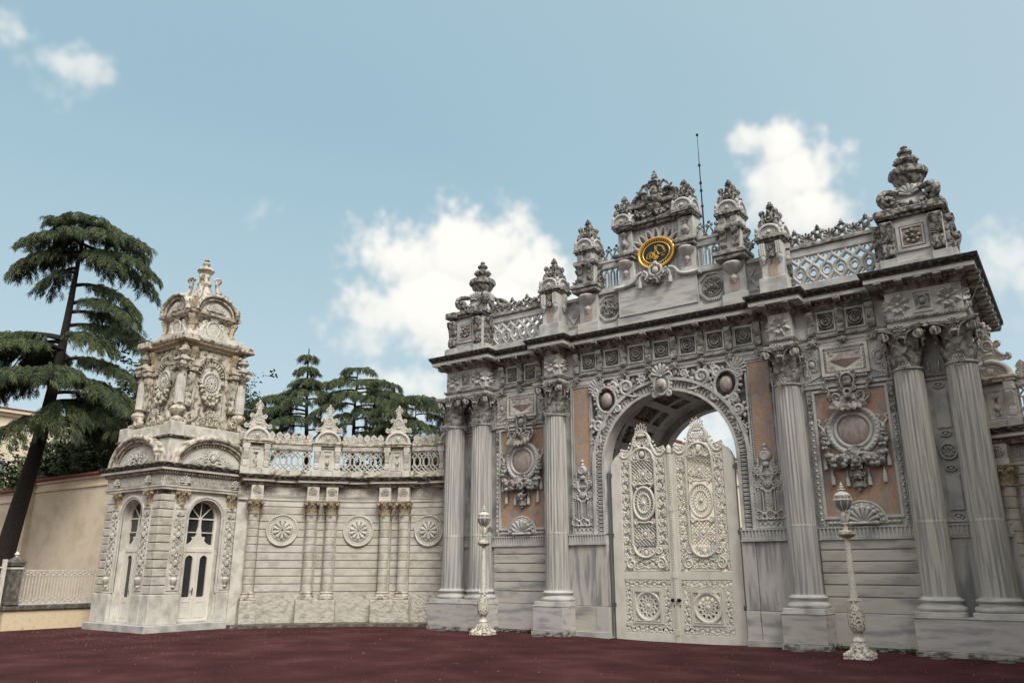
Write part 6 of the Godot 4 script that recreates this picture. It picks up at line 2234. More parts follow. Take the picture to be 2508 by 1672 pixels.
	cslab(s, A0, A1, 4.63, 4.83, RW - 0.1, RW + 0.14, 0.012)
	cput(W, "parapet_base", s, "limestone_stained", sg)
	for b in [[152.0, 141.2], [134.1, 124.0], [116.6, 109.6]]:
		var k := 6 if b[1] < 109.0 or b[1] > 110.0 else 4
		var kl := 4 if k == 6 else 3
		for i in kl: put(W, "lattice_piece", K["hex_lattice"], "limestone", cx(sg, lerpf(b[0], b[1], (i + 0.5) / kl), RW, 5.165))
		s = Soup.new()
		cslab(s, b[0], b[1], 5.49, 5.665, RW - 0.06, RW + 0.06)
		for i in 44:
			var o := Soup.new()
			bx(o, -0.012, 0.012, 5.52, 5.64, 0.05, 0.085)
			s.add(o, cx(-1, lerpf(b[0], b[1], (i + 0.5) / 44), RW, 0))
		cput(W, "fluted_rail", s, "limestone_rough", sg)
		s = Soup.new()
		cslab(s, b[0], b[1], 5.665, 5.765, RW - 0.1, RW + 0.1, 0.02)
		cput(W, "coping", s, "limestone_stained", sg)
		for i in k: put(W, "crest_piece", K["crest"], "limestone_rough", cx(sg, lerpf(b[0], b[1], (i + 0.5) / k), RW, 5.76))
	for a: float in [154.6, 137.6, 120.3, 106.2]:
		var C := node(W, "parapet_pier", cx(sg, a, RW - 0.05, 0))
		var q := Soup.new()
		cb(q, -0.43, 0.43, 4.84, 5.6, -0.14, 0.06, 0.012)
		for e: float in [-1.0, 1.0]: cb(q, e * 0.2, e * 0.46, 4.64, 4.86, -0.14, 0.2, 0.012)
		cb(q, -0.2, 0.2, 4.64, 4.83, -0.14, 0.14, 0.012)
		one(C, "pier_block", q, "limestone")
		for e: float in [-1.0, 1.0]: put(C, "pier_console", K["wall_console"], "limestone", T(e * 0.33, 5.44, 0.06))
		q = Soup.new()
		for e: float in [-1.0, 1.0]: cb(q, e * 0.23, e * 0.43, 5.45, 5.64, 0.0, 0.18, 0.012)
		one(C, "pier_block", q, "limestone")
		put(C, "baluster_relief", K["baluster_half"], "limestone_stained", TS(0, 4.9, 0.05, 1, 1, 0.7))
		q = Soup.new()
		slab_panel(q, -0.16, 0.16, 4.86, 5.5, 0.06, 0.03, 0.03)
		one(C, "panel_frame", q, "limestone")
		q = Soup.new()
		cb(q, -0.47, 0.47, 5.64, 5.7, -0.18, 0.2, 0.012)
		cb(q, -0.5, 0.5, 5.7, 5.77, -0.2, 0.23, 0.015)
		one(C, "pier_cap", q, "limestone_stained")
		put(C, "pier_gable", K["wall_gable"], "limestone", T(0, 5.77, 0.02))
		put(C, "pier_crest", K["tall_crest"], "limestone_rough", T(0, 6.14, 0.02))
# ---------- corner pavilion, square plan, four like faces
func face(i: int) -> Transform3D:
	return Transform3D(Basis(Vector3.UP, PI / 2 * i), Vector3.ZERO)
func sq(h: float) -> Array:
	return [[-h, h], [h, h], [h, -h], [-h, -h]]
func tower() -> void:
	var W := thing("corner_pavilion", "cream stone corner pavilion with glazed doors, round gables and an urn-topped roof", "pavilion", T(-14.5, 0, 4.38))
	var s := Soup.new()
	cb(s, -1.68, 1.68, -0.1, 0.2, -1.68, 1.68, 0.015)
	one(W, "step", s, "marble")
	var H := 1.53
	# shared pieces
	s = Soup.new()
	cb(s, -0.22, 0.22, 0, 0.216, -0.22, 0.22, 0.014)
	var blk := mesh(s)
	s = Soup.new()
	cb(s, -0.23, 0.23, 0.2, 1.02, -0.23, 0.23, 0.015)
	var foot := mesh(s)
	for ex: float in [-1.0, 1.0]:
		for ez: float in [-1.0, 1.0]:
			put(W, "corner_base", foot, "limestone", T(ex * (H - 0.2), 0, ez * (H - 0.2)))
			for k in 12: put(W, "corner_stone", blk, pick("limestone"), TS(ex * (H - 0.215), 1.04 + 0.2385 * k, ez * (H - 0.215), 1.0, 1.0 if k < 11 else 0.78, 1.0))
			for e in 4:
				if e == 0:
					s = Soup.new()
					bx(s, -0.2, 0.2, 0.2, 3.85, -0.2, 0.2)
					one(W, "corner_core", s, "limestone_stained", T(ex * (H - 0.235), 0, ez * (H - 0.235)))
	# pilaster relief
	s = Soup.new()
	slab_panel(s, -0.2, 0.2, 1.12, 3.48, 0.0, 0.025, 0.02)
	var prel := Soup.new()
	prel.add(s, Transform3D.IDENTITY)
	var sh := Soup.new()
	shell(sh, 7, 0.13, PI * 0.8)
	prel.add(sh, T(0, 3.24, 0.01))
	var y := 3.1
	var k2 := 0
	while y > 1.6:
		var c := Soup.new()
		match k2 % 4:
			0: scroll(c, 0.07, true)
			1: cartouche(c, 0.1)
			2: mask(c, 0.09)
			3: boss(c, 0.09, 6)
		prel.add(c, T(0.03 if k2 % 4 == 0 else 0.0, y, 0.02))
		for e: float in [-1.0, 1.0]:
			tube(prel, spiral(e * 0.09, y - 0.1, 0.05, 1.3, PI / 2, -e, 0.2, 0.02), 0.018, 0.012, 5)
			ball(prel, Vector3(e * 0.13, y + 0.05, 0.02), Vector3(0.025, 0.04, 0.02), 5, 4)
		y -= 0.2
		k2 += 1
	lathe(prel, [[0.05, 1.2], [0.06, 1.23], [0.03, 1.26], [0.05, 1.3], [0.1, 1.36], [0.11, 1.44], [0.07, 1.5], [0.1, 1.56]].map(func(w): return [w[0], w[1]]), 12, 0, 0, 0, 0, T(0, 0, 0.02))
	var relief := mesh(prel)
	var P := PackedVector2Array([Vector2(1.2, 0.2), Vector2(1.2, 3.99), Vector2(-1.2, 3.99), Vector2(-1.2, 0.2), Vector2(-0.56, 0.2)])
	for i in 25:
		var a := PI - PI * i / 24
		P.append(Vector2(cos(a) * 0.56, 3.2 + sin(a) * 0.56))
	P.append(Vector2(0.56, 0.2))
	s = Soup.new()
	extr(s, P, -0.28, 0.0)
	var archwall := mesh(s)
	s = Soup.new()
	band(s, 0, 3.2, 0.56, 0.62, 0, PI, 24, -0.02, 0.04)
	band(s, 0, 3.2, 0.62, 0.68, 0, PI, 24, -0.02, 0.065)
	for e: float in [-1.0, 1.0]:
		bx(s, e * 0.56, e * 0.62, 1.04, 3.2, -0.02, 0.04)
	var archi := mesh(s)
	s = Soup.new()
	lathe(s, [[0.3, 0.0], [0.33, 0.02], [0.3, 0.04]].map(func(w): return [w[0], w[1]]), 4)
	# round pediment
	var ped := Soup.new()
	var hw := 1.32
	var rise := 0.9
	var PP := PackedVector2Array([Vector2(-hw, 0), Vector2(hw, 0)])
	for i in 25: PP.append(Vector2(cos(PI * i / 24) * hw, sin(PI * i / 24) * rise))
	extr(ped, PP, -0.5, 0.0)
	var pedm := mesh(ped)
	ped = Soup.new()
	tube(ped, arc(0, 0, hw - 0.02, rise - 0.02, 0, PI, 30, 0.1), 0.09, 0.09, 6)
	tube(ped, arc(0, 0, hw - 0.14, rise - 0.13, 0, PI, 30, 0.05), 0.06, 0.06, 6)
	tube(ped, arc(0, 0, hw + 0.02, rise + 0.03, 0, PI, 30, -0.2), 0.07, 0.07, 4, 4.0)
	var pedarc := mesh(ped)
	ped = Soup.new()
	for k in 34:
		var a := PI * (k + 0.5) / 34
		box(ped, Vector3(cos(a) * (hw - 0.24), sin(a) * (rise - 0.22), 0.03), Vector3(0.05, 0.05, 0.08))
	var peddent := mesh(ped)
	ped = Soup.new()
	cartouche(ped, 0.2)
	shell(ped, 7, 0.16, PI)
	for e: float in [-1.0, 1.0]:
		for d in [[0.3, 0.0, 0.11], [0.52, -0.1, 0.09], [0.7, -0.16, 0.06], [0.36, -0.14, 0.08]]:
			var c := Soup.new()
			scroll(c, d[2], true)
			ped.add(c, Transform3D(Basis.from_scale(Vector3(e, 1, 1)), Vector3(e * d[0], d[1], 0)))
	var pedrel := mesh(ped)
	s = Soup.new()
	scroll(s, 0.07, true)
	shell(s, 7, 0.16, PI)
	var frs := mesh(s)
	for i in 4:
		var F := face(i)
		put(W, "arched_wall", archwall, "limestone", F * T(0, 0, H - 0.06))
		put(W, "door_surround", archi, "limestone", F * T(0, 0, H - 0.06))
		for x: float in [-0.87, 0.87]:
			s = Soup.new()
			cb(s, x - 0.25, x + 0.25, 0.2, 1.02, H - 0.2, H + 0.04, 0.012)
			one(W, "pilaster_base", s, "limestone", F)
			s = Soup.new()
			cb(s, x - 0.23, x + 0.23, 1.03, 3.56, H - 0.15, H, 0.01)
			one(W, "pilaster", s, "limestone", F)
			put(W, "pilaster_relief", relief, "limestone", F * T(x, 0, H))
			put(W, "pilaster_capital", K["capital"], "limestone_gold", F * TS(x, 3.57, H - 0.13, 0.5, 0.44, 0.5))
			put(W, "frieze_shell", frs, "limestone", F * T(x, 4.22, H + 0.08))
		# door: frame, two leaves, glazed fanlight
		var D := node(W, "door", F * T(0, 0.2, H - 0.3))
		_pavilion_door(D)
	# entablature round the square
	s = Soup.new()
	mould(s, [[-0.1, 3.99], [0.05, 3.99], [0.05, 4.06], [0.08, 4.065], [0.08, 4.11], [0.02, 4.115]], sq(H), true)
	one(W, "architrave", s, "limestone")
	s = Soup.new()
	mould(s, [[0.03, 4.1], [0.03, 4.43]], sq(H), true)
	for i in 4:
		for k in 62:
			var q := Soup.new()
			bx(q, -0.012, 0.012, 4.14, 4.4, 0.0, 0.03)
			s.add(q, face(i) * T(-1.5 + k * 3.0 / 61.0, 0, H + 0.03))
	one(W, "fluted_frieze", s, "limestone_rough")
	s = Soup.new()
	mould(s, [[0.03, 4.43], [0.08, 4.44], [0.08, 4.53], [0.12, 4.54]], sq(H), true)
	for i in 4:
		for k in 40:
			var q := Soup.new()
			bx(q, -0.018, 0.018, 4.46, 4.53, 0.0, 0.05)
			s.add(q, face(i) * T(-1.6 + k * 3.2 / 39.0, 0, H + 0.08))
	one(W, "dentil_moulding", s, "limestone_stained")
	s = Soup.new()
	mould(s, [[0.08, 4.54], [0.2, 4.545], [0.2, 4.62]], sq(H), true)
	one(W, "corona", s, "limestone")
	s = Soup.new()
	mould(s, [[0.15, 4.62], [0.22, 4.625], [0.25, 4.67], [0.27, 4.72], [0.27, 4.75], [-0.5, 4.77]], sq(H), true)
	one(W, "cornice_crown", s, "limestone_crust")
	for i in 4:
		put(W, "pediment", pedm, "limestone", face(i) * T(0, 4.72, H + 0.02))
		put(W, "pediment_arch", pedarc, "limestone_stained", face(i) * T(0, 4.74, H + 0.05))
		put(W, "pediment_dentils", peddent, "limestone_stained", face(i) * T(0, 4.74, H + 0.02))
		put(W, "pediment_relief", pedrel, "limestone", face(i) * T(0, 5.02, H + 0.04))
	s = Soup.new()
	cb(s, -1.46, 1.46, 4.76, 5.54, -1.46, 1.46, 0.02)
	one(W, "stage_block", s, "limestone")
	s = Soup.new()
	cb(s, -1.53, 1.53, 5.54, 5.62, -1.53, 1.53, 0.02)
	one(W, "stage_moulding", s, "limestone_crust")
	s = Soup.new()
	for ex: float in [-1.0, 1.0]:
		for ez: float in [-1.0, 1.0]: cb(s, ex * 1.0, ex * 1.46, 5.6, 6.04, ez * 1.0, ez * 1.46, 0.015)
	cb(s, -1.34, 1.34, 5.6, 6.0, -1.34, 1.34, 0.015)
	one(W, "stage_plinth", s, "limestone")
	# upper storey
	s = Soup.new()
	cb(s, -0.95, 0.95, 6.0, 8.6, -0.95, 0.95, 0.012)
	one(W, "upper_core", s, "limestone_stained")
	s = Soup.new()
	lathe(s, [[0.2, 0.0], [0.22, 0.04], [0.12, 0.1], [0.1, 0.14], [0.2, 0.24], [0.23, 0.34], [0.19, 0.42], [0.14, 0.46], [0.17, 0.5], [0.165, 0.55]].map(func(w): return [w[0], w[1]]), 18, 9, 0.06, 0.2, 0.42)
	cb(s, -0.22, 0.22, -0.1, 0.02, -0.22, 0.22, 0.012)
	var vase := mesh(s)
	s = Soup.new()
	lathe(s, [[0.16, 0.0], [0.155, 0.05], [0.14, 0.9], [0.15, 0.93]].map(func(w): return [w[0], w[1]]), 72, 12, -0.05, 0.04, 0.92)
	var shaft := mesh(s)
	s = Soup.new()
	pinecone(s, 0.0, 0.6, 0.13)
	ball(s, Vector3(0, 0.24, 0), Vector3(0.2, 0.08, 0.2), 12, 6)
	var fin := mesh(s)
	for ex: float in [-1.0, 1.0]:
		for ez: float in [-1.0, 1.0]:
			var C := node(W, "corner_column", T(ex * 1.09, 6.1, ez * 1.09))
			put(C, "vase_base", vase, "limestone_stained", T(0, 0.04, 0))
			put(C, "shaft", shaft, "limestone", T(0, 0.58, 0))
			put(C, "capital", K["capital"], "limestone_stained", TS(0, 1.5, 0, 0.42, 0.3, 0.42))
			s = Soup.new()
			cb(s, -0.2, 0.2, 1.78, 1.92, -0.2, 0.2, 0.015)
			cb(s, -0.24, 0.24, 1.92, 2.02, -0.24, 0.24, 0.02)
			one(C, "capital_block", s, "limestone_stained")
			put(C, "finial", fin, "limestone_stained", T(0, 2.02, 0))
	s = Soup.new()
	console(s, 0.24, 1.1, 0.2)
	var big := mesh(s)
	s = Soup.new()
	console(s, 0.2, 0.6, 0.2)
	var small := mesh(s)
	var nich := Soup.new()
	band(nich, 0, 7.75, 0.5, 0.66, 0, PI, 24, -0.02, 0.07)
	for k in 24:
		var a := PI * (k + 0.5) / 24
		ball(nich, Vector3(cos(a) * 0.58, 7.75 + sin(a) * 0.58, 0.07), Vector3(0.035, 0.035, 0.03), 6, 4)
	for k in 13:
		var a := PI * (k + 0.5) / 13
		rod(nich, Vector3(cos(a) * 0.36, 7.72 + sin(a) * 0.36, 0.02), Vector3(cos(a) * 0.47, 7.75 + sin(a) * 0.47, 0.05), 0.035, 5)
	for e: float in [-1.0, 1.0]: bx(nich, e * 0.52, e * 0.62, 6.2, 7.75, -0.02, 0.05)
	var nichm := mesh(nich)
	var ros := Soup.new()
	ring(ros, 0, 0, 0.32, 0.36, 0.045, 32, 6, 0.04)
	for k in 26:
		var a := TAU * k / 26
		ball(ros, Vector3(cos(a) * 0.26, sin(a) * 0.3, 0.05), Vector3.ONE * 0.025, 5, 4)
	ring(ros, 0, 0, 0.21, 0.24, 0.03, 28, 6, 0.05)
	for k in 12:
		var a := TAU * k / 12
		tube(ros, PackedVector3Array([Vector3(cos(a) * 0.03, sin(a) * 0.03, 0.07), Vector3(cos(a) * 0.1, sin(a) * 0.11, 0.08), Vector3(cos(a) * 0.17, sin(a) * 0.19, 0.05)]), 0.012, 0.04, 6, 0.8)
	var rosm := mesh(ros)
	s = Soup.new()
	garland(s, Vector3(-0.4, 0.2, 0.06), Vector3(0.4, 0.2, 0.06), 0.62, 0.13, 4)
	var gar := mesh(s)
	s = Soup.new()
	shell(s, 9, 0.26, PI * 0.9)
	var cq := Soup.new()
	cartouche(cq, 0.14)
	s.add(cq, T(0, -0.06, 0.02))
	for e: float in [-1.0, 1.0]:
		tube(s, spiral(e * 0.26, -0.1, 0.11, 1.5, PI / 2, -e, 0.2), 0.045, 0.025, 6)
		tube(s, spiral(e * 0.42, -0.18, 0.07, 1.4, PI / 2, -e, 0.2), 0.03, 0.02, 6)
	var crest := mesh(s)
	for i in 4:
		var F := face(i) * T(0, 0, 0.95)
		put(W, "niche_arch", nichm, "limestone_stained", F)
		put(W, "niche_rosette", rosm, "limestone", F * T(0, 7.48, 0.03))
		put(W, "garland", gar, "limestone_stained", F * T(0, 7.3, 0.0))
		put(W, "shell_crest", crest, "limestone_stained", F * T(0, 6.3, 0.22))
		for x: float in [-0.79, 0.79]:
			put(W, "long_console", big, "limestone_stained", F * T(x, 7.72, 0.03))
			put(W, "upper_console", small, "limestone_gold", F * T(x * 0.96, 8.56, 0.0))
			s = Soup.new()
			tube(s, spiral(0.0, 0.0, 0.15, 1.6, PI / 2, -signf(x), 0.15), 0.06, 0.035, 7, 2.2)
			one(W, "foot_volute", s, "limestone_stained", F * T(x, 6.22, 0.28))
			s = Soup.new()
			cb(s, x - 0.16, x + 0.16, 7.74, 7.9, -0.05, 0.3, 0.015)
			cb(s, x - 0.19, x + 0.19, 7.9, 7.98, -0.05, 0.34, 0.015)
			one(W, "console_block", s, "limestone_stained", F)
	s = Soup.new()
	mould(s, [[0.0, 8.58], [0.06, 8.59], [0.08, 8.66], [0.18, 8.7], [0.2, 8.76]], sq(0.97), true)
	one(W, "upper_bed_moulding", s, "limestone_gold")
	s = Soup.new()
	mould(s, [[0.1, 8.76], [0.22, 8.765], [0.26, 8.82], [0.27, 8.88], [-0.4, 8.9]], sq(0.97), true)
	for ex: float in [-1.0, 1.0]:
		for ez: float in [-1.0, 1.0]: cb(s, ex * 0.72, ex * 1.32, 8.7, 8.92, ez * 0.72, ez * 1.32, 0.03)
	one(W, "upper_cornice", s, "limestone_stained")
	s = Soup.new()
	cb(s, -1.08, 1.08, 8.9, 9.08, -1.08, 1.08, 0.02)
	one(W, "attic_plinth", s, "limestone")
	s = Soup.new()
	cb(s, -0.74, 0.74, 9.08, 9.75, -0.74, 0.74, 0.02)
	one(W, "attic_core", s, "limestone_stained")
	var ck := Soup.new()
	ring(ck, 0, 0, 0.24, 0.26, 0.035, 28, 6, 0.03)
	band(ck, 0, 0, 0.0, 0.24, 0, TAU, 24, -0.03, 0.02)
	for k in 12: rod(ck, Vector3(cos(TAU * k / 12) * 0.06, sin(TAU * k / 12) * 0.06, 0.02), Vector3(cos(TAU * k / 12) * 0.2, sin(TAU * k / 12) * 0.22, 0.02), 0.012, 4)
	for e: float in [-1.0, 1.0]:
		tube(ck, spiral(e * 0.36, -0.22, 0.13, 1.5, PI / 2, -e, 0.2), 0.05, 0.03, 6)
		tube(ck, spiral(e * 0.3, 0.16, 0.1, 1.4, -PI / 2, e, 0.2), 0.045, 0.025, 6)
		tube(ck, curve([[e * 0.34, 0.08], [e * 0.42, -0.06], [e * 0.52, -0.16], [e * 0.72, -0.28]], 4), 0.05, 0.04, 6)
		tube(ck, spiral(e * 0.76, -0.22, 0.09, 1.4, -PI / 2, e, 0.2), 0.04, 0.025, 6)
	var shq := Soup.new()
	shell(shq, 7, 0.16, PI * 0.8)
	ck.add(shq, T(0, 0.26, 0.02))
	extr(ck, pv([[-0.7, -0.3], [0.7, -0.3], [0.5, -0.1], [0.38, 0.2], [-0.38, 0.2], [-0.5, -0.1]]), -0.05, 0.0)
	var ckm := mesh(ck)
	var ar := Soup.new()
	var PA := PackedVector2Array([Vector2(-0.78, 0), Vector2(0.78, 0)])
	for i in 17: PA.append(Vector2(cos(PI * i / 16) * 0.78, sin(PI * i / 16) * 0.62))
	extr(ar, PA, -0.5, 0.0)
	var arm := mesh(ar)
	ar = Soup.new()
	tube(ar, arc(0, 0, 0.76, 0.6, 0, PI, 20, 0.05), 0.065, 0.065, 6, 1.5)
	tube(ar, arc(0, 0, 0.62, 0.48, 0, PI, 20, 0.03), 0.04, 0.04, 6)
	var arb := mesh(ar)
	ar = Soup.new()
	shell(ar, 9, 0.24, PI * 0.95)
	for e: float in [-1.0, 1.0]: tube(ar, spiral(e * 0.28, 0.05, 0.09, 1.4, PI / 2, -e, 0.2), 0.04, 0.025, 6)
	var ars := mesh(ar)
	for i in 4:
		var F := face(i)
		put(W, "clock_cartouche", ckm, "limestone", F * T(0, 9.36, 0.8))
		put(W, "round_gable", arm, "limestone", F * T(0, 9.88, 0.86))
		put(W, "gable_arch", arb, "limestone_stained", F * T(0, 9.88, 0.9))
		put(W, "gable_shell", ars, "limestone", F * T(0, 9.96, 0.88))
		put(W, "corner_console", small, "limestone_gold", F * Transform3D(Basis(Vector3.UP, PI / 4), Vector3(0.72, 9.72, 0.72)))
		s = Soup.new()
		shell(s, 7, 0.26, PI * 0.8)
		one(W, "corner_shell", s, "limestone_gold", F * Transform3D(Basis(Vector3.UP, PI / 4), Vector3(0.84, 9.95, 0.84)))
	s = Soup.new()
	mould(s, [[0.0, 9.7], [0.08, 9.72], [0.1, 9.77], [0.2, 9.79], [0.22, 9.86], [-0.3, 9.88]], sq(0.74), true)
	one(W, "attic_cornice", s, "limestone_stained")
	s = Soup.new()
	lathe(s, [[0.82, 9.86], [0.74, 10.2], [0.58, 10.42], [0.42, 10.6], [0.3, 10.8], [0.22, 11.0]].map(func(w): return [w[0], w[1]]), 24)
	one(W, "dome", s, "limestone_stained")
	for k in 4:
		s = Soup.new()
		tube(s, curve([[0.96, 10.36], [0.78, 10.44], [0.6, 10.6], [0.46, 10.86], [0.4, 11.2]], 5), 0.1, 0.065, 6, 1.2)
		tube(s, spiral(0.44, 11.24, 0.12, 1.5, PI * 0.9, -1.0, 0.2), 0.05, 0.03, 7, 1.8)
		ball(s, Vector3(0.94, 10.38, 0), Vector3(0.14, 0.09, 0.1), 8, 6)
		ball(s, Vector3(0.8, 10.5, 0), Vector3(0.1, 0.08, 0.09), 8, 6)
		for w in 4:
			var lf := Soup.new()
			leaf(lf, 0.2, 0.12, 0.03, 0.7, 3)
			s.add(lf, TR(0.9 - 0.12 * w, 10.44 + 0.1 * w, 0.06 if w % 2 else -0.06, -0.5))
		one(W, "scroll_leg", s, "limestone_stained", Transform3D(Basis(Vector3.UP, PI / 4 + PI / 2 * k), Vector3.ZERO))
	s = Soup.new()
	lathe(s, [[0.2, 10.8], [0.24, 10.86], [0.14, 10.94], [0.18, 11.0], [0.24, 11.12], [0.2, 11.26], [0.16, 11.34], [0.17, 11.5], [0.24, 11.56], [0.28, 11.62], [0.22, 11.7], [0.1, 11.74], [0.07, 11.8], [0.1, 11.84], [0.13, 11.88], [0.09, 11.93], [0.06, 11.96], [0.09, 12.0], [0.06, 12.06], [0.0, 12.1]].map(func(w): return [w[0], w[1]]), 20, 8, 0.07, 11.52, 11.95)
	one(W, "roof_urn", s, "limestone_stained")
func _pavilion_door(D: Node3D) -> void:
	# opening 1.12 wide, springing at 3.0 above the step, crown at 3.56
	var s := Soup.new()
	bx(s, -0.62, 0.62, 0.0, 3.6, -0.12, -0.1)
	one(D, "curtain", s, "curtain")
	s = Soup.new()
	for e: float in [-1.0, 1.0]:
		bx(s, e * 0.48, e * 0.56, 0.0, 3.0, -0.04, 0.04)
	band(s, 0, 3.0, 0.49, 0.57, 0, PI, 20, -0.04, 0.04)
	bx(s, -0.49, 0.49, 2.02, 2.12, -0.04, 0.05)
	one(D, "door_case", s, "cream_paint")
	# fanlight bars: upper field with an S-cut foot
	s = Soup.new()
	bx(s, -0.04, 0.04, 2.4, 3.0, -0.02, 0.03)
	bx(s, -0.48, 0.48, 2.98, 3.02, -0.02, 0.025)
	bx(s, -0.48, 0.48, 2.58, 2.61, -0.02, 0.025)
	for k in 3:
		var a := deg_to_rad(90 + (k - 1) * 45)
		rod(s, Vector3(0, 3.0, 0), Vector3(cos(a) * 0.5, 3.0 + sin(a) * 0.5, 0), 0.02, 5)
	var P := flat2(curve([[-0.49, 2.1], [-0.49, 2.22], [-0.38, 2.24], [-0.26, 2.3], [-0.2, 2.38], [-0.22, 2.46], [-0.1, 2.48], [-0.08, 2.6], [-0.04, 2.75], [0.04, 2.75], [0.08, 2.6], [0.1, 2.48], [0.22, 2.46], [0.2, 2.38], [0.26, 2.3], [0.38, 2.24], [0.49, 2.22], [0.49, 2.1]], 3))
	extr(s, P, -0.02, 0.02)
	one(D, "fanlight_bars", s, "cream_paint")
	s = Soup.new()
	bx(s, -0.48, 0.48, 2.1, 3.5, -0.03, -0.024)
	one(D, "fanlight_glass", s, "glass")
	for e: float in [-1.0, 1.0]:
		var x := e * 0.245
		# leaf with a long round-ended light
		var hole := PackedVector2Array()
		for i in 13: hole.append(Vector2(cos(PI * i / 12) * 0.13, 1.78 + sin(PI * i / 12) * 0.14))
		for i in 5: hole.append(Vector2(-0.13 + 0.02 * (1 - cos(PI / 2 * i / 4)), 0.76 - 0.0 * i))
		hole = PackedVector2Array()
		for i in 13: hole.append(Vector2(cos(PI * i / 12) * 0.13, 1.78 + sin(PI * i / 12) * 0.14))
		hole.append(Vector2(-0.13, 0.74))
		hole.append(Vector2(-0.11, 0.72))
		hole.append(Vector2(0.11, 0.72))
		hole.append(Vector2(0.13, 0.74))
		var half := PackedVector2Array()
		s = Soup.new()
		# two halves of the leaf round the light
		for h: float in [-1.0, 1.0]:
			half = PackedVector2Array([Vector2(0, 2.02), Vector2(h * 0.235, 2.02), Vector2(h * 0.235, 0.0), Vector2(0, 0.0), Vector2(0, 0.72), Vector2(h * 0.11, 0.72), Vector2(h * 0.13, 0.74), Vector2(h * 0.13, 1.78)])
			for i in range(1, 7): half.append(Vector2(h * cos(PI / 2 * i / 6) * 0.13, 1.78 + sin(PI / 2 * i / 6) * 0.14))
			var q := Soup.new()
			extr(q, half, -0.03, 0.03)
			s.add(q, T(x, 0, 0))
		slab_panel(s, x - 0.15, x + 0.15, 0.14, 0.6, 0.03, 0.02, 0.012)
		one(D, "door_panel", s, "cream_paint")
		s = Soup.new()
		bx(s, x - 0.14, x + 0.14, 0.7, 1.95, -0.02, -0.014)
		one(D, "door_glass", s, "glass")
	s = Soup.new()
	bx(s, -0.018, 0.018, 0.0, 2.02, 0.03, 0.05)
	one(D, "meeting_strip", s, "cream_paint")
	s = Soup.new()
	bx(s, -0.05, -0.03, 0.78, 0.98, 0.03, 0.045)
	rod(s, Vector3(-0.04, 0.9, 0.06), Vector3(-0.13, 0.9, 0.06), 0.01, 6)
	one(D, "handle", s, "dark_metal")
	s = Soup.new()
	bx(s, -0.56, 0.56, -0.02, 0.04, -0.1, 0.12)
	one(D, "threshold", s, "marble")
func ground_y(x: float, z: float) -> float:
	var p := clampf((-0.3 - z) / 0.9, 0.0, 1.0)
	return -0.09 * exp(-(x * x) / 7.0) * exp(-pow(z + 0.9, 2.0) / 5.0) if z > -0.9 else -0.09 * exp(-(x * x) / 7.0)
func ground() -> void:
	var xs: Array = [-320.0, -120.0, -60.0, -30.0]
	var x := -20.0
	while x < 16.0:
		xs.append(x)
		x += 0.5
	xs.append_array([20.0, 40.0, 120.0, 320.0])
	var zs: Array = [-320.0, -120.0, -50.0, -20.0]
	var z := -8.0
	while z < 22.0:
		zs.append(z)
		z += 0.5
	zs.append_array([30.0, 60.0, 200.0])
	var rows: Array = []
	for zz: float in zs:
		var r := PackedVector3Array()
		for xx: float in xs: r.append(Vector3(xx, ground_y(xx, zz), zz))
		rows.append(r)
	var s := Soup.new()
	grid(s, rows, false)
	struct("ground", s, "asphalt")
	# pale paving of the court behind the gate
	s = Soup.new()
	bx(s, -7.6, 30.0, -0.2, -0.07, -60.0, -5.2)
	bx(s, -2.3, 2.3, -0.2, -0.072, -5.2, -1.1)
	struct("court_paving", s, "marble_slab")
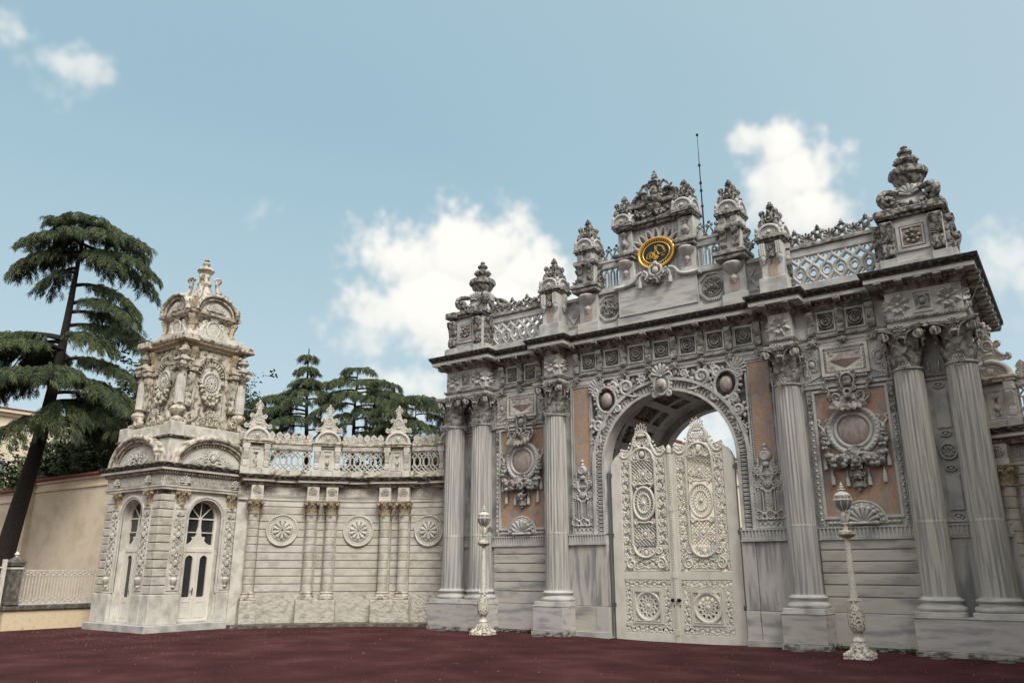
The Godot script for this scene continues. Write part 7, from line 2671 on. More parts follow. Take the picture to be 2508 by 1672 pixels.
func lamp_post(x: float, z: float, label: String) -> void:
	var L := thing("lamp_post", label, "lamp post", T(x, 0, z), "lamp posts in front of the gate")
	var s := Soup.new()
	cb(s, -0.27, 0.27, -0.05, 0.035, -0.27, 0.27, 0.01)
	one(L, "foot_slab", s, "flaked_paint")
	s = Soup.new()
	lathe(s, [[0.25, 0.03], [0.24, 0.06], [0.17, 0.1], [0.15, 0.2], [0.13, 0.27], [0.1, 0.31]].map(func(w): return [w[0], w[1]]), 24, 8, 0.1, 0.04, 0.3)
	for k in 8:
		var l := Soup.new()
		leaf(l, 0.26, 0.17, 0.03, 0.4, 4)
		s.add(l, Transform3D(Basis(Vector3.UP, TAU * k / 8), Vector3.ZERO) * Transform3D(Basis(Vector3.RIGHT, 2.75), Vector3(0, 0.29, 0.12)))
	for k in 4:
		var a := PI / 4 + PI / 2 * k
		ball(s, Vector3(cos(a) * 0.3, 0.07, sin(a) * 0.3), Vector3(0.075, 0.05, 0.075), 8, 5)
		tube(s, PackedVector3Array([Vector3(cos(a) * 0.13, 0.26, sin(a) * 0.13), Vector3(cos(a) * 0.18, 0.14, sin(a) * 0.18), Vector3(cos(a) * 0.28, 0.08, sin(a) * 0.28)]), 0.04, 0.06, 6)
	one(L, "leaf_foot", s, "flaked_paint")
	s = Soup.new()
	lathe(s, [[0.11, 0.3], [0.125, 0.33], [0.11, 0.36], [0.075, 0.4], [0.075, 0.45], [0.1, 0.48]].map(func(w): return [w[0], w[1]]), 18)
	one(L, "collar", s, "white_paint")
	s = Soup.new()
	lathe(s, [[0.08, 0.48], [0.14, 0.54], [0.165, 0.64], [0.15, 0.78], [0.1, 0.95], [0.075, 1.06], [0.08, 1.1]].map(func(w): return [w[0], w[1]]), 20)
	for k in 7:
		var l := Soup.new()
		leaf(l, 0.5, 0.2, 0.05, 0.35, 6)
		s.add(l, Transform3D(Basis(Vector3.UP, TAU * k / 7), Vector3.ZERO) * Transform3D(Basis(Vector3.RIGHT, -0.12), Vector3(0, 0.53, 0.135)))
	one(L, "leaf_vase", s, "flaked_paint")
	s = Soup.new()
	for k in 6:
		var a := TAU * k / 6
		tube(s, PackedVector3Array([Vector3(cos(a) * 0.06, 1.07, sin(a) * 0.06), Vector3(cos(a) * 0.1, 1.12, sin(a) * 0.1), Vector3(cos(a) * 0.12, 1.1, sin(a) * 0.12)]), 0.02, 0.016, 5)
		ball(s, Vector3(cos(a) * 0.115, 1.1, sin(a) * 0.115), Vector3.ONE * 0.022, 6, 4)
	one(L, "leaf_tips", s, "white_paint")
	s = Soup.new()
	lathe(s, [[0.08, 1.08], [0.07, 1.7], [0.052, 2.36]].map(func(w): return [w[0], w[1]]), 8)
	one(L, "shaft", s, "white_paint")
	s = Soup.new()
	lathe(s, [[0.05, 2.33], [0.13, 2.36], [0.175, 2.41], [0.165, 2.46], [0.1, 2.49], [0.045, 2.51], [0.04, 2.6], [0.07, 2.62], [0.05, 2.65]].map(func(w): return [w[0], w[1]]), 28, 9, 0.07, 2.34, 2.48)
	one(L, "bowl", s, "limestone_stained")
	s = Soup.new()
	lathe(s, [[0.05, 2.64], [0.06, 2.7], [0.075, 2.8], [0.05, 2.84], [0.04, 2.9]].map(func(w): return [w[0], w[1]]), 14)
	for k in 6:
		var a := TAU * k / 6
		var d := Vector3(cos(a), 0, sin(a))
		tube(s, PackedVector3Array([d * 0.05 + Vector3(0, 2.68, 0), d * 0.09 + Vector3(0, 2.76, 0), d * 0.11 + Vector3(0, 2.84, 0), d * 0.17 + Vector3(0, 2.88, 0)]), 0.022, 0.012, 5)
	one(L, "cup", s, "white_paint")
	s = Soup.new()
	lathe(s, [[0.05, 2.88], [0.11, 2.93], [0.165, 3.0], [0.185, 3.08], [0.175, 3.16], [0.15, 3.21], [0.13, 3.23]].map(func(w): return [w[0], w[1]]), 24)
	one(L, "globe", s, "lamp_glass")
	s = Soup.new()
	for k in 8:
		var a := TAU * k / 8
		var p := PackedVector3Array()
		for q in [[0.05, 2.88], [0.113, 2.93], [0.168, 3.0], [0.188, 3.08], [0.178, 3.16], [0.14, 3.225]]: p.append(Vector3(cos(a) * q[0], q[1], sin(a) * q[0]))
		tube(s, p, 0.009, 0.009, 4)
	lathe(s, [[0.185, 3.09], [0.197, 3.1], [0.197, 3.12], [0.185, 3.13]].map(func(w): return [w[0], w[1]]), 24)
	one(L, "globe_ribs", s, "white_paint")
	s = Soup.new()
	lathe(s, [[0.16, 3.19], [0.165, 3.205], [0.13, 3.25], [0.07, 3.285], [0.04, 3.295], [0.035, 3.315], [0.085, 3.325], [0.08, 3.335], [0.03, 3.35], [0.028, 3.37], [0.055, 3.38], [0.05, 3.39], [0.022, 3.4], [0.03, 3.43], [0.02, 3.45], [0.0, 3.5]].map(func(w): return [w[0], w[1]]), 20, 8, 0.05, 3.18, 3.21)
	one(L, "cap", s, "white_paint")
func street_things() -> void:
	lamp_post(4.82, 1.2, "white cast-iron lamp post without floodlight, before the gate's shell niche bay")
	lamp_post(-5.02, 0.78, "white cast-iron lamp post with a small floodlight beside its globe")
	var s := Soup.new()
	var F := thing("floodlight", "small grey floodlight tilted beside the lamp globe", "floodlight", T(-4.86, 2.76, 0.7))
	cb(s, -0.09, 0.09, -0.06, 0.06, -0.03, 0.03, 0.008)
	one(F, "housing", s, "steel", Transform3D(Basis(Vector3.UP, 0.7) * Basis(Vector3.BACK, -0.6), Vector3(0.03, 0.03, 0)))
	s = Soup.new()
	rod(s, Vector3(-0.1, -0.04, 0.02), Vector3(0, 0, 0), 0.012, 5)
	one(F, "bracket", s, "steel")
	# round ground plates before the plinths
	s = Soup.new()
	lathe(s, [[0.0, 0.0], [0.16, 0.0], [0.16, 0.012], [0.13, 0.016], [0.0, 0.016]].map(func(w): return [w[0], w[1]]), 20)
	var pm := mesh(s)
	for q in [[-3.5, 0.34, "before the single column plinth nearer the curved wall's pavilion"], [3.35, 0.34, "before the single column plinth between arch and outer bay"], [6.1, 0.36, "before the outer plinth, by its inner column"], [7.25, 0.36, "before the outer plinth, by its corner column"], [-6.9, 0.36, "before the paired plinth next to the curved wall"]]:
		var o := put(self, numbered("ground_plate"), pm, "steel", T(q[0], ground_y(q[0], q[1]) - 0.004, q[1]))
		tag(o, "round metal ground plate " + q[2], "ground plate", "ground plates before the gate plinths")
	# antenna behind the attic
	var A := thing("antenna_mast", "thin dark antenna mast rising behind the gate's attic", "antenna", T(-0.28, 8.4, -5.5))
	s = Soup.new()
	rod(s, Vector3(0, 0, 0), Vector3(0, 5.6, 0), 0.035, 8, 0.03)
	rod(s, Vector3(0, 5.6, 0), Vector3(0, 7.2, 0), 0.026, 8, 0.018)
	rod(s, Vector3(0, 7.2, 0), Vector3(0, 8.4, 0), 0.014, 6, 0.008)
	one(A, "mast", s, "black_iron")
	for y: float in [5.6, 6.2, 6.5, 7.2]:
		s = Soup.new()
		lathe(s, [[0.03, y - 0.05], [0.05, y - 0.03], [0.05, y + 0.03], [0.03, y + 0.05]].map(func(w): return [w[0], w[1]]), 8)
		one(A, "joint_collar", s, "black_iron")
	s = Soup.new()
	ball(s, Vector3(0, 8.42, 0), Vector3(0.05, 0.06, 0.05), 8, 5)
	one(A, "tip", s, "black_iron")
	# slack cable under the end cornice
	s = Soup.new()
	tube(s, PackedVector3Array([Vector3(7.56, 7.35, -0.5), Vector3(7.64, 7.5, -0.6), Vector3(7.8, 7.85, -0.7), Vector3(7.93, 8.22, -0.75)]), 0.01, 0.01, 5)
	var c := one(self, "cable", s, "steel")
	tag(c, "thin slack cable hanging below the gate's end cornice", "cable")
	# weeds on the base steps
	var g := RandomNumberGenerator.new()
	g.seed = 9
	for q in [[3.95, -0.3], [5.55, -0.34], [-4.1, -0.32]]:
		s = Soup.new()
		for k in 26:
			var a := g.randf() * TAU
			var h := g.randf_range(0.05, 0.14)
			var b := Vector3(g.randf_range(-0.14, 0.14), 0, g.randf_range(-0.04, 0.04))
			var t := b + Vector3(cos(a) * h * 0.6, h, sin(a) * h * 0.6)
			var w := Vector3(-sin(a), 0, cos(a)) * 0.014
			s.flat(b - w, b + w, t)
		var o := one(self, numbered("weed"), s, "weed", T(q[0], 0.03, q[1]))
		tag(o, "small green weed tuft at the foot of the gate wall", "weed", "weeds at the foot of the gate")
	# fallen petals and grit
	var mm := MultiMesh.new()
	mm.transform_format = MultiMesh.TRANSFORM_3D
	mm.use_colors = true
	var ps := Soup.new()
	ps.quad(Vector3(-0.012, 0.004, 0.009), Vector3(0.012, 0.004, 0.009), Vector3(0.012, 0.005, -0.009), Vector3(-0.012, 0.005, -0.009))
	ps.quad(Vector3(-0.012, 0.0, 0.009), Vector3(0.012, 0.0, 0.009), Vector3(0.012, 0.004, 0.009), Vector3(-0.012, 0.004, 0.009))
	ps.quad(Vector3(0.012, 0.0, 0.009), Vector3(0.012, 0.0, -0.009), Vector3(0.012, 0.005, -0.009), Vector3(0.012, 0.004, 0.009))
	mm.mesh = mesh(ps)
	mm.instance_count = 1700
	for i in 1700:
		var x := 0.0
		var z := 0.0
		if i < 900:
			x = g.randf_range(-19.0, -9.0)
			z = 6.0 + absf(g.randfn(0.0, 2.2))
			if x > -12.6: z = 2.2 + g.randf() * 7.0
		else:
			x = g.randf_range(-12.0, 9.0)
			z = g.randf_range(0.3, 13.0)
		var sc := g.randf_range(0.35, 1.1)
		mm.set_instance_transform(i, Transform3D(Basis(Vector3.UP, g.randf() * TAU).scaled(Vector3.ONE * sc), Vector3(x, ground_y(x, z), z)))
		var v := g.randf_range(0.12, 0.42)
		mm.set_instance_color(i, Color(v, v * 0.82, v * 0.62))
	var mi := MultiMeshInstance3D.new()
	mi.name = "fallen_petals"
	mi.multimesh = mm
	mi.material_override = M["petal"]
	add_child(mi)
	tag(mi, "pale fallen petals and grit strewn on the red asphalt", "petals")
	mi.set_meta("kind", "stuff")
func garden_edge() -> void:
	# rendered boundary wall with tiled coping
	var W := thing("boundary_wall", "tall beige plastered wall with tiled coping behind the pavilion", "wall", T(-22.0, 0, 2.8))
	var s := Soup.new()
	bx(s, -6.2, 8.0, -0.1, 5.25, -0.35, 0.2)
	one(W, "wall_body", s, "plaster")
	s = Soup.new()
	bx(s, -6.2, 8.0, 4.86, 4.92, 0.2, 0.25)
	bx(s, -6.2, 8.0, 5.2, 5.3, -0.42, 0.28)
	one(W, "wall_moulding", s, "plaster")
	s = Soup.new()
	cb(s, -6.6, -5.6, -0.1, 5.25, -0.4, 0.42, 0.02)
	cb(s, -6.68, -5.5, 5.2, 5.32, -0.45, 0.5, 0.02)
	cb(s, -6.63, -5.57, 4.85, 4.92, -0.4, 0.46, 0.01)
	one(W, "wall_pier", s, "plaster")
	s = Soup.new()
	cb(s, -15.0, -6.6, -0.1, 5.02, -0.6, -0.1, 0.02)
	one(W, "wall_body", s, "plaster")
	s = Soup.new()
	cb(s, -15.0, -6.6, 4.6, 4.66, -0.12, -0.04, 0.01)
	cb(s, -15.0, -6.6, 4.98, 5.06, -0.66, -0.02, 0.02)
	one(W, "wall_moulding", s, "plaster")
	s = Soup.new()
	for k in 76:
		var x := -6.6 + 0.195 * k
		tube(s, PackedVector3Array([Vector3(x, 5.33, 0.36), Vector3(x, 5.48, -0.08), Vector3(x, 5.33, -0.5)]), 0.1, 0.1, 8, 0.5, Vector3.UP)
	for k in 43:
		var x := -15.0 + 0.195 * k
		tube(s, PackedVector3Array([Vector3(x, 5.08, 0.06), Vector3(x, 5.2, -0.35), Vector3(x, 5.08, -0.72)]), 0.1, 0.1, 8, 0.5, Vector3.UP)
	var tl := one(W, "coping_tiles", s, "roof_tile")
	tl.set_meta("kind", "stuff")
	# low wall with railing beside the pavilion
	var Lw := thing("low_wall", "low yellow plastered wall with dark stone coping beside the pavilion", "wall", T(-17.2, 0, 6.5))
	s = Soup.new()
	cb(s, -0.14, 0.14, -0.1, 0.55, -1.6, 1.42, 0.01)
	one(Lw, "wall_body", s, "plaster_yellow")
	s = Soup.new()
	cb(s, -0.21, 0.21, 0.55, 0.7, -1.6, 1.48, 0.025)
	one(Lw, "coping", s, "coping")
	var Rl := thing("iron_railing", "white iron railing with interlaced bands on the low yellow wall", "railing", T(-17.2, 0.7, 6.5))
	for k in 28:
		var z := -1.5 + 0.092 * k
		s = Soup.new()
		bx(s, -0.008, 0.008, 0.02, 0.98, z - 0.013, z + 0.013)
		one(Rl, "bar", s, "white_paint")
	for y: float in [0.0, 0.97]:
		s = Soup.new()
		bx(s, -0.02, 0.02, y, y + 0.035, -1.55, 1.1)
		one(Rl, "rail", s, "white_paint")
	for y: float in [0.03, 0.83]:
		s = Soup.new()
		for k in 14:
			var z := -1.5 + 0.184 * k
			rod(s, Vector3(0.012, y, z), Vector3(0.012, y + 0.14, z + 0.18), 0.011, 4)
			rod(s, Vector3(0.016, y + 0.14, z), Vector3(0.016, y, z + 0.18), 0.011, 4)
		for k in 28: box(s, Vector3(0.012, y + 0.15 if y < 0.5 else y - 0.01, -1.5 + 0.092 * k), Vector3(0.02, 0.02, 0.03))
		one(Rl, "lace_band", s, "white_paint")
	var Po := thing("stone_post", "mossy grey stone gate post with ball finial at the low wall's end", "post", T(-17.15, 0.7, 7.78))
	s = Soup.new()
	cb(s, -0.19, 0.19, 0.0, 0.12, -0.19, 0.19, 0.02)
	cb(s, -0.16, 0.16, 0.12, 1.1, -0.16, 0.16, 0.02)
	one(Po, "post_shaft", s, "coping")
	s = Soup.new()
	cb(s, -0.2, 0.2, 1.1, 1.2, -0.2, 0.2, 0.02)
	lathe(s, [[0.3, 1.2], [0.29, 1.24], [0.1, 1.35], [0.08, 1.37]].map(func(w): return [w[0], w[1]]), 4, 0, 0, 0, 0, Transform3D(Basis(Vector3.UP, PI / 4), Vector3.ZERO))
	one(Po, "post_cap", s, "coping")
	s = Soup.new()
	lathe(s, [[0.05, 1.36], [0.04, 1.39], [0.07, 1.43], [0.065, 1.47], [0.03, 1.51], [0.0, 1.53]].map(func(w): return [w[0], w[1]]), 12)
	one(Po, "ball", s, "white_paint")
	s = Soup.new()
	bx(s, -0.175, 0.175, 1.02, 1.07, -0.175, 0.175)
	one(Po, "iron_band", s, "white_paint")
	var Ga := thing("iron_gate", "white iron drive gate beside the mossy stone post", "gate", T(-17.1, 0, 8.1))
	s = Soup.new()
	bx(s, -0.05, 0.05, 0.0, 2.0, -0.05, 0.05)
	one(Ga, "gate_post", s, "white_paint")
	for k in 16:
		s = Soup.new()
		bx(s, -0.008, 0.008, 0.15, 1.75, 0.12 + 0.1 * k, 0.145 + 0.1 * k)
		one(Ga, "bar", s, "white_paint")
	for y: float in [0.12, 1.5, 1.75]:
		s = Soup.new()
		bx(s, -0.02, 0.02, y, y + 0.04, 0.05, 1.75)
		one(Ga, "rail", s, "white_paint")
func house(called: String, label: String, x1: float, x0: float, z0: float, z1: float, h: float, step: float, wmat: String) -> void:
	# long plain palace wing whose windowed side looks to +x
	var B := thing(called, label, "building", T(x1, 0, (z0 + z1) * 0.5))
	var s := Soup.new()
	var L := absf(z1 - z0) * 0.5
	bx(s, x0 - x1, 0.0, -0.1, h - 0.6, -L, L)
	one(B, "wall", s, wmat)
	s = Soup.new()
	bx(s, x0 - x1 - 0.1, 0.12, h - 1.5, h - 1.38, -L - 0.1, L + 0.1)
	bx(s, x0 - x1 - 0.2, 0.22, h - 0.6, h - 0.35, -L - 0.2, L + 0.2)
	bx(s, x0 - x1 - 0.45, 0.5, h - 0.35, h - 0.1, -L - 0.45, L + 0.45)
	one(B, "cornice", s, wmat)
	s = Soup.new()
	bx(s, x0 - x1 - 0.5, 0.56, h - 0.1, h, -L - 0.5, L + 0.5)
	one(B, "roof", s, "roof_tile")
	var n := int(2 * L / step)
	for i in n:
		var z := -L + (i + 0.5) * step
		var y := 1.2
		while y + 2.2 < h - 1.6:
			var wn := node(B, "window", T(0, y, z))
			s = Soup.new()
			bx(s, -0.02, 0.06, -0.12, 2.1, -0.62, -0.5)
			bx(s, -0.02, 0.06, -0.12, 2.1, 0.5, 0.62)
			bx(s, -0.02, 0.06, 2.0, 2.12, -0.5, 0.5)
			bx(s, -0.02, 0.1, -0.2, -0.1, -0.7, 0.7)
			bx(s, -0.02, 0.03, -0.1, 2.0, -0.03, 0.03)
			bx(s, -0.02, 0.03, 1.3, 1.36, -0.5, 0.5)
			one(wn, "frame", s, "white_paint")
			s = Soup.new()
			bx(s, -0.02, 0.012, -0.1, 2.0, -0.5, 0.5)
			one(wn, "pane", s, "pane")
			y += 3.4
func buildings() -> void:
	house("palace_wing", "pale cream palace wing glimpsed through the gate's arch", -8.0, -22.0, -62.0, -16.5, 8.1, 4.5, "wing_wall")
	house("distant_building", "cream cornice-topped building glimpsed behind the tall leaning cedar", -60.0, -80.0, -14.0, 42.0, 14.1, 4.0, "wing_wall")
# ---------- trees
func spray_mesh(n: int, L: float, w: float, sd: int, droop: float) -> ArrayMesh:
	# one tuft of needles: blades leaving a short twig, hanging a little
	var g := RandomNumberGenerator.new()
	g.seed = sd
	var s := Soup.new()
	for i in n:
		var t := float(i) / n
		var a := i * 2.4
		var b := Vector3(t * L * 0.7, -droop * t * t * L * 0.4, 0)
		var d := Vector3(0.75, 0.25 * cos(a) - droop * (0.3 + 0.5 * t), 0.8 * sin(a)).normalized()
		var ln := L * g.randf_range(0.35, 0.6)
		var e := b + d * ln + Vector3(0, -droop * ln * 0.35, 0)
		var sd2 := d.cross(Vector3.UP if i % 2 else Vector3(0.3, 0.2, 1)).normalized() * w
		var m := b.lerp(e, 0.45)
		s.flat(b, m + sd2, m - sd2)
		s.flat(m - sd2, m + sd2, e)
	return mesh(s)
func crown(T0: Node3D, pts: Array, m: ArrayMesh, sd: int, dark: Color, light: Color) -> void:
	# one mesh of all the tufts; pts: [position, forward direction, scale]
	var g := RandomNumberGenerator.new()
	g.seed = sd
	var src: PackedVector3Array = m.surface_get_arrays(0)[Mesh.ARRAY_VERTEX]
	var v := PackedVector3Array()
	var c := PackedColorArray()
	var cc := PackedColorArray()
	cc.resize(src.size())
	for q: Array in pts:
		var f: Vector3 = q[1]
		var x := f.normalized()
		var z := x.cross(Vector3.UP).normalized()
		if z.length() < 0.5: z = Vector3.BACK
		var y := z.cross(x)
		var b := Basis(x, y, z) * Basis(Vector3.RIGHT, g.randf_range(-0.9, 0.9))
		v.append_array(Transform3D(b.scaled_local(Vector3.ONE * q[2]), q[0]) * src)
		cc.fill(dark.lerp(light, g.randf()))
		c.append_array(cc)
	var a := []
	a.resize(Mesh.ARRAY_MAX)
	a[Mesh.ARRAY_VERTEX] = v
	a[Mesh.ARRAY_COLOR] = c
	var o := ArrayMesh.new()
	o.add_surface_from_arrays(Mesh.PRIMITIVE_TRIANGLES, a)
	tris += v.size() / 3
	put(T0, "crown", o, "needles")
func cedar(at: Vector3, label: String, H: float, lean: Vector2, r0: float, boughs: Array, sd: int, dense := 1.0, tip := 1.0) -> void:
	# boughs: [height, azimuth in degrees, length, droop]
	var g := RandomNumberGenerator.new()
	g.seed = sd
	var T0 := thing("cedar_tree", label, "tree", Transform3D(Basis(), at), "cedars behind the walls")
	var s := Soup.new()
	var tp := PackedVector3Array()
	for i in 13:
		var t := i / 12.0
		tp.append(Vector3(lean.x * t + 0.12 * sin(t * 7.0 + sd), H * 0.97 * t - 0.2, lean.y * t + 0.1 * cos(t * 6.0)))
	tube(s, tp, r0, r0 * 0.1, 10, 1.0, Vector3.BACK, r0 * 0.56)
	one(T0, "trunk", s, "bark")
	s = Soup.new()
	var pts: Array = []
	for bq in boughs:
		var t: float = bq[0] / H
		var base := tp[clampi(int(t * 12.0 / 0.97), 0, 12)].lerp(tp[clampi(int(t * 12.0 / 0.97) + 1, 0, 12)], fmod(t * 12.0 / 0.97, 1.0))
		var az := deg_to_rad(bq[1] + g.randf_range(-6, 6))
		var L: float = bq[2] * g.randf_range(0.92, 1.08)
		var dr: float = bq[3]
		var d := Vector3(cos(az), 0, sin(az))
		var side := Vector3(-sin(az), 0, cos(az))
		var n := 10
		var bp := PackedVector3Array()
		for i in n + 1:
			var f := float(i) / n
			bp.append(base + d * L * f + side * sin(f * 3.0 + sd) * L * 0.05 + Vector3(0, L * (0.2 * f * (1.2 - f) - dr * f * f), 0))
		tube(s, bp, r0 * 0.16 + 0.02, 0.015, 5)
		# twigs on both sides carry tufts
		var m := int(L * 9.0 * dense)
		for i in m:
			var f := 0.16 + 0.84 * (i + g.randf()) / m
			var k := clampi(int(f * n), 0, n - 1)
			var p := bp[k].lerp(bp[k + 1], f * n - k)
			var wide := L * 0.23 * sin(PI * clampf(f * 0.86 + 0.1, 0.0, 1.0)) + 0.25
			for e: float in [-1.0, 1.0]:
				var tl := wide * g.randf_range(0.6, 1.15)
				var td := (d * g.randf_range(0.35, 0.9) + side * e * g.randf_range(0.7, 1.1)).normalized()
				var cnt := maxi(2, int(tl * 5.5 * dense))
				for c in cnt:
					var u := (c + g.randf()) / cnt
					var q := p + td * tl * u + Vector3(0, 0.12 * g.randf() - tl * u * u * (0.3 + dr * 0.5), 0)
					var fd := (td + Vector3(g.randf_range(-0.4, 0.4), -0.35 - 0.6 * u * g.randf(), g.randf_range(-0.4, 0.4))).normalized()
					pts.append([q, fd, g.randf_range(0.75, 1.25) * tip])
				if g.randf() < 0.25: tube(s, PackedVector3Array([p, p + td * tl * 0.6 - Vector3(0, tl * 0.1, 0)]), 0.02, 0.006, 4)
	one(T0, "limbs", s, "bark")
	crown(T0, pts, K["spray"], sd, Color(0.024, 0.044, 0.026), Color(0.12, 0.145, 0.055))
func leafy(at: Vector3, label: String, H: float, R: float, sd: int, n: int, called := "broadleaf_tree", big := 1.0) -> void:
	var g := RandomNumberGenerator.new()
	g.seed = sd
	var T0 := thing(called, label, "tree", Transform3D(Basis(), at), "added unseen trees that shade the gate" if called == "added_shade_tree" else "dark trees behind the plastered wall")
	var s := Soup.new()
	tube(s, PackedVector3Array([Vector3(0, -0.2, 0), Vector3(0.1, H * 0.4, 0.05), Vector3(0, H * 0.75, 0)]), 0.22, 0.08, 8)
	var cl: Array = []
	for i in 34:
		var a := g.randf() * TAU
		var u := g.randf()
		var y := H * (0.3 + 0.66 * u)
		var rr := R * sqrt(g.randf()) * sin(PI * (0.22 + 0.66 * u))
		var c := Vector3(cos(a) * rr, y, sin(a) * rr)
		cl.append(c)
		tube(s, PackedVector3Array([Vector3(0, y * 0.7, 0), c * Vector3(0.6, 1, 0.6) - Vector3(0, 0.3, 0), c]), 0.06, 0.015, 5)
	one(T0, "trunk", s, "bark")
	var pts: Array = []
	for c in cl:
		for k in n:
			var d := Vector3(g.randfn(), g.randfn() * 0.7, g.randfn()) * R * 0.2
			pts.append([c + d, (d + Vector3(0, -0.15, 0)).normalized() + Vector3(0.01, 0, 0), g.randf_range(0.8, 1.5) * big])
	crown(T0, pts, K["leafspray"], sd, Color(0.020, 0.034, 0.016), Color(0.075, 0.1, 0.032))
func trees() -> void:
	K["spray"] = spray_mesh(24, 0.42, 0.014, 3, 0.85)
	var s := Soup.new()
	var g := RandomNumberGenerator.new()
	g.seed = 12
	for i in 9:
		var c := Vector3(g.randf_range(-0.1, 0.2), g.randf_range(-0.14, 0.14), g.randf_range(-0.14, 0.14))
		var a := Vector3(g.randfn(), g.randfn() * 0.6, g.randfn()).normalized()
		var b := a.cross(Vector3(0.3, 1, 0.2)).normalized()
		s.flat(c - b * 0.05, c + a * 0.11, c + b * 0.05)
		s.flat(c - b * 0.05, c + b * 0.05, c - a * 0.06)
	K["leafspray"] = mesh(s)
	# azimuths here: 0 is +x, 90 is +z; the picture's right is about -36
	var B: Array = []
	for k in 7: B.append([16.6, 51.0 * k, 1.4, 0.14])
	for q in [[16.1, -36, 2.8, 0.3], [15.9, 0, 2.6, 0.3], [16.0, -75, 2.4, 0.3], [15.8, 40, 2.2, 0.3], [16.0, 140, 2.3, 0.26], [15.7, 100, 2.2, 0.3], [15.8, 180, 2.2, 0.3], [15.6, -120, 2.2, 0.3],
		[15.2, -36, 3.4, 0.4], [15.0, -5, 3.0, 0.45], [15.0, -65, 3.0, 0.45], [15.1, 150, 2.5, 0.4], [14.9, 120, 2.2, 0.5], [14.4, 165, 1.7, 0.7], [14.2, 110, 1.3, 0.8],
		[13.7, -36, 2.9, 0.5], [12.9, -15, 3.2, 0.42], [12.5, -55, 3.2, 0.42], [11.9, -36, 3.5, 0.4], [11.4, -10, 3.3, 0.42],
		[11.3, 144, 4.2, 0.22], [11.1, 170, 4.2, 0.24], [11.2, 115, 3.8, 0.24], [10.9, 195, 3.6, 0.26], [10.8, 90, 3.2, 0.28],
		[10.4, -36, 3.8, 0.4], [9.6, 60, 3.6, 0.28], [9.7, 20, 3.8, 0.3], [9.4, 100, 3.6, 0.3], [9.3, 140, 3.2, 0.34], [9.4, -15, 4.2, 0.4], [9.0, -50, 4.4, 0.46], [8.6, -25, 4.4, 0.56], [8.4, 10, 4.0, 0.5], [7.9, -45, 4.2, 0.62], [7.8, 40, 3.2, 0.5]]: B.append(q)
	cedar(Vector3(-26.3, 0, 4.4), "tall leaning cedar with dark bare trunk before the plastered wall", 17.0, Vector2(1.7, -0.5), 0.43, B, 4, 0.95, 1.0)
	B = []
	for k in 6: B.append([15.4, 60.0 * k, 0.35, 0.3])
	for k in 6: B.append([14.6, 60.0 * k + 30, 0.6, 0.35])
	for k in 6: B.append([13.8, 60.0 * k, 0.9, 0.36])
	for q in [[13.2, 140, 1.6, 0.3], [13.1, -40, 1.8, 0.3], [13.0, 60, 1.4, 0.3], [12.7, 150, 4.2, 0.1], [12.5, -30, 2.2, 0.2], [12.3, 60, 2.4, 0.2], [12.0, 135, 3.2, 0.26], [11.7, 144, 5.2, 0.16], [11.5, 165, 4.2, 0.24], [11.2, 90, 2.8, 0.3], [11.1, 20, 2.8, 0.3], [10.7, 155, 3.4, 0.42], [10.5, -60, 2.6, 0.3], [10.1, 120, 3.0, 0.5], [9.7, 80, 2.6, 0.45]]: B.append(q)
	cedar(Vector3(-30.6, 0, -14), "dark cedar with a slender leading spire behind the curved wall", 16.4, Vector2(-0.3, 0), 0.3, B, 5, 0.68, 1.15)
	B = []
	for q in [[14.1, -36, 0.9, 0.2], [14.0, 144, 0.9, 0.2], [13.9, 60, 0.9, 0.2], [13.4, 144, 1.9, 0.24], [13.2, 100, 1.8, 0.26], [13.2, -36, 2.4, 0.16], [13.0, 10, 2.2, 0.2], [12.7, -60, 2.8, 0.2], [12.6, 150, 2.4, 0.3], [12.4, -30, 3.8, 0.2], [12.2, 50, 2.8, 0.26], [12.0, -5, 3.4, 0.26], [11.7, 110, 2.6, 0.34], [11.6, -40, 4.2, 0.32], [11.3, 20, 3.0, 0.36], [11.0, 70, 2.8, 0.4], [10.8, -20, 3.8, 0.46], [10.5, 150, 2.6, 0.44], [10.3, -55, 3.4, 0.46], [9.9, 0, 3.2, 0.5], [9.3, -30, 3.0, 0.3], [9.2, 40, 2.4, 0.3]]: B.append(q)
	cedar(Vector3(-26.9, 0, -14.4), "broad dark cedar with drooping boughs behind the curved wall's middle", 14.4, Vector2(0.2, 0), 0.3, B, 6, 0.7, 1.15)
	B = []
	for q in [[11.5, -36, 1.4, 0.14], [11.4, 30, 1.4, 0.2], [11.5, 144, 1.5, 0.16], [11.3, 90, 1.3, 0.2], [11.3, -90, 1.3, 0.2], [11.0, 144, 2.4, 0.24], [11.1, -36, 2.6, 0.1], [10.8, 0, 2.0, 0.24], [10.7, 100, 2.0, 0.26], [10.4, -50, 2.4, 0.3], [10.2, 150, 2.6, 0.34], [9.9, 40, 2.0, 0.34], [9.7, -20, 2.4, 0.36], [9.3, 130, 2.2, 0.4], [8.9, -40, 2.2, 0.4], [8.5, 90, 2.0, 0.4]]: B.append(q)
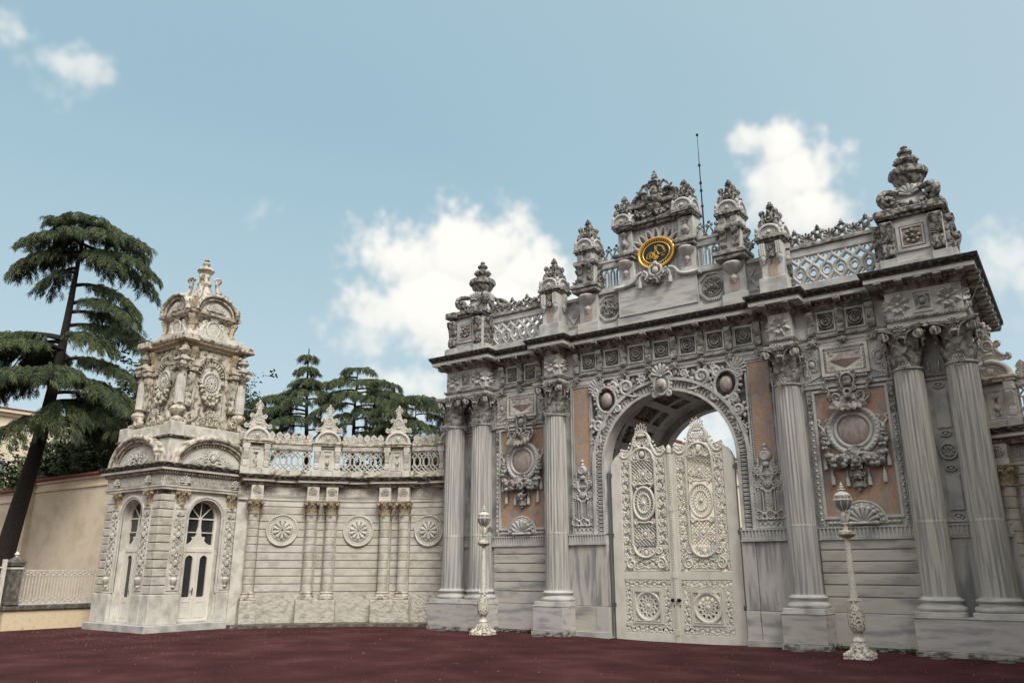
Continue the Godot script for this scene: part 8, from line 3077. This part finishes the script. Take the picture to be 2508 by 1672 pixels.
	cedar(Vector3(-21.4, 0, -14), "small flat-topped cedar behind the curved wall beside the gate", 11.7, Vector2(0, 0), 0.16, B, 7, 0.7, 1.1)
	leafy(Vector3(-31.5, 0, -2.2), "dark leafy tree behind the plastered wall, beneath the leaning cedar", 9.6, 3.6, 21, 110)
	leafy(Vector3(-26.0, 0, -2.4), "dark leafy tree behind the plastered wall, between cedar trunk and pavilion", 12.0, 3.8, 22, 120)
	leafy(Vector3(-22.4, 0, -1.2), "dark leafy tree close behind the pavilion's flank", 8.2, 2.6, 23, 110)
	leafy(Vector3(-38.0, 0, -1.6), "dark leafy tree behind the lower stretch of plastered wall", 8.4, 3.2, 24, 90)
	leafy(Vector3(-24.5, 0, -16.0), "low leafy tree top just above the curved wall's cresting", 9.6, 3.6, 25, 80)
	# unseen trees all round the forecourt, added to cut sky light and cast shade
	var row := [[-34.0, 46.0, 15.0], [-20.0, 50.0, 16.0], [-6.0, 48.0, 15.0], [8.0, 52.0, 17.0], [22.0, 48.0, 16.0], [36.0, 44.0, 15.0], [44.0, 30.0, 15.0], [24.0, 4.0, 13.0], [22.0, -7.0, 14.0], [32.0, 16.0, 14.0], [19.0, 6.4, 17.5], [23.0, 12.0, 16.0]]
	for i in row.size():
		leafy(Vector3(row[i][0], 0, row[i][1]), "large unseen leafy tree added to cut sky light and shade the gate", row[i][2], 6.0, 40 + i, 60, "added_shade_tree", 2.4)
func _ready() -> void:
	stage()
	materials()
	plain("weed", Color8(58, 84, 38), 0.8)
	plain("pane", Color8(120, 128, 132), 0.15)
	plain("wing_wall", Color8(216, 204, 180), 0.9)
	var pt := plain("petal", Color.WHITE, 0.8)
	pt.vertex_color_use_as_albedo = true
	ground()
	build_gate()
	wall_prefabs()
	curved_wall(-1.0, "concave cream stone wall with round medallions between the gate and the pavilion")
	curved_wall(1.0, "shaded concave stone wall, only a sliver showing past the gate's corner column")
	tower()
	garden_edge()
	buildings()
	street_things()
	trees()
	print("tris ", tris, " ms ", Time.get_ticks_msec())
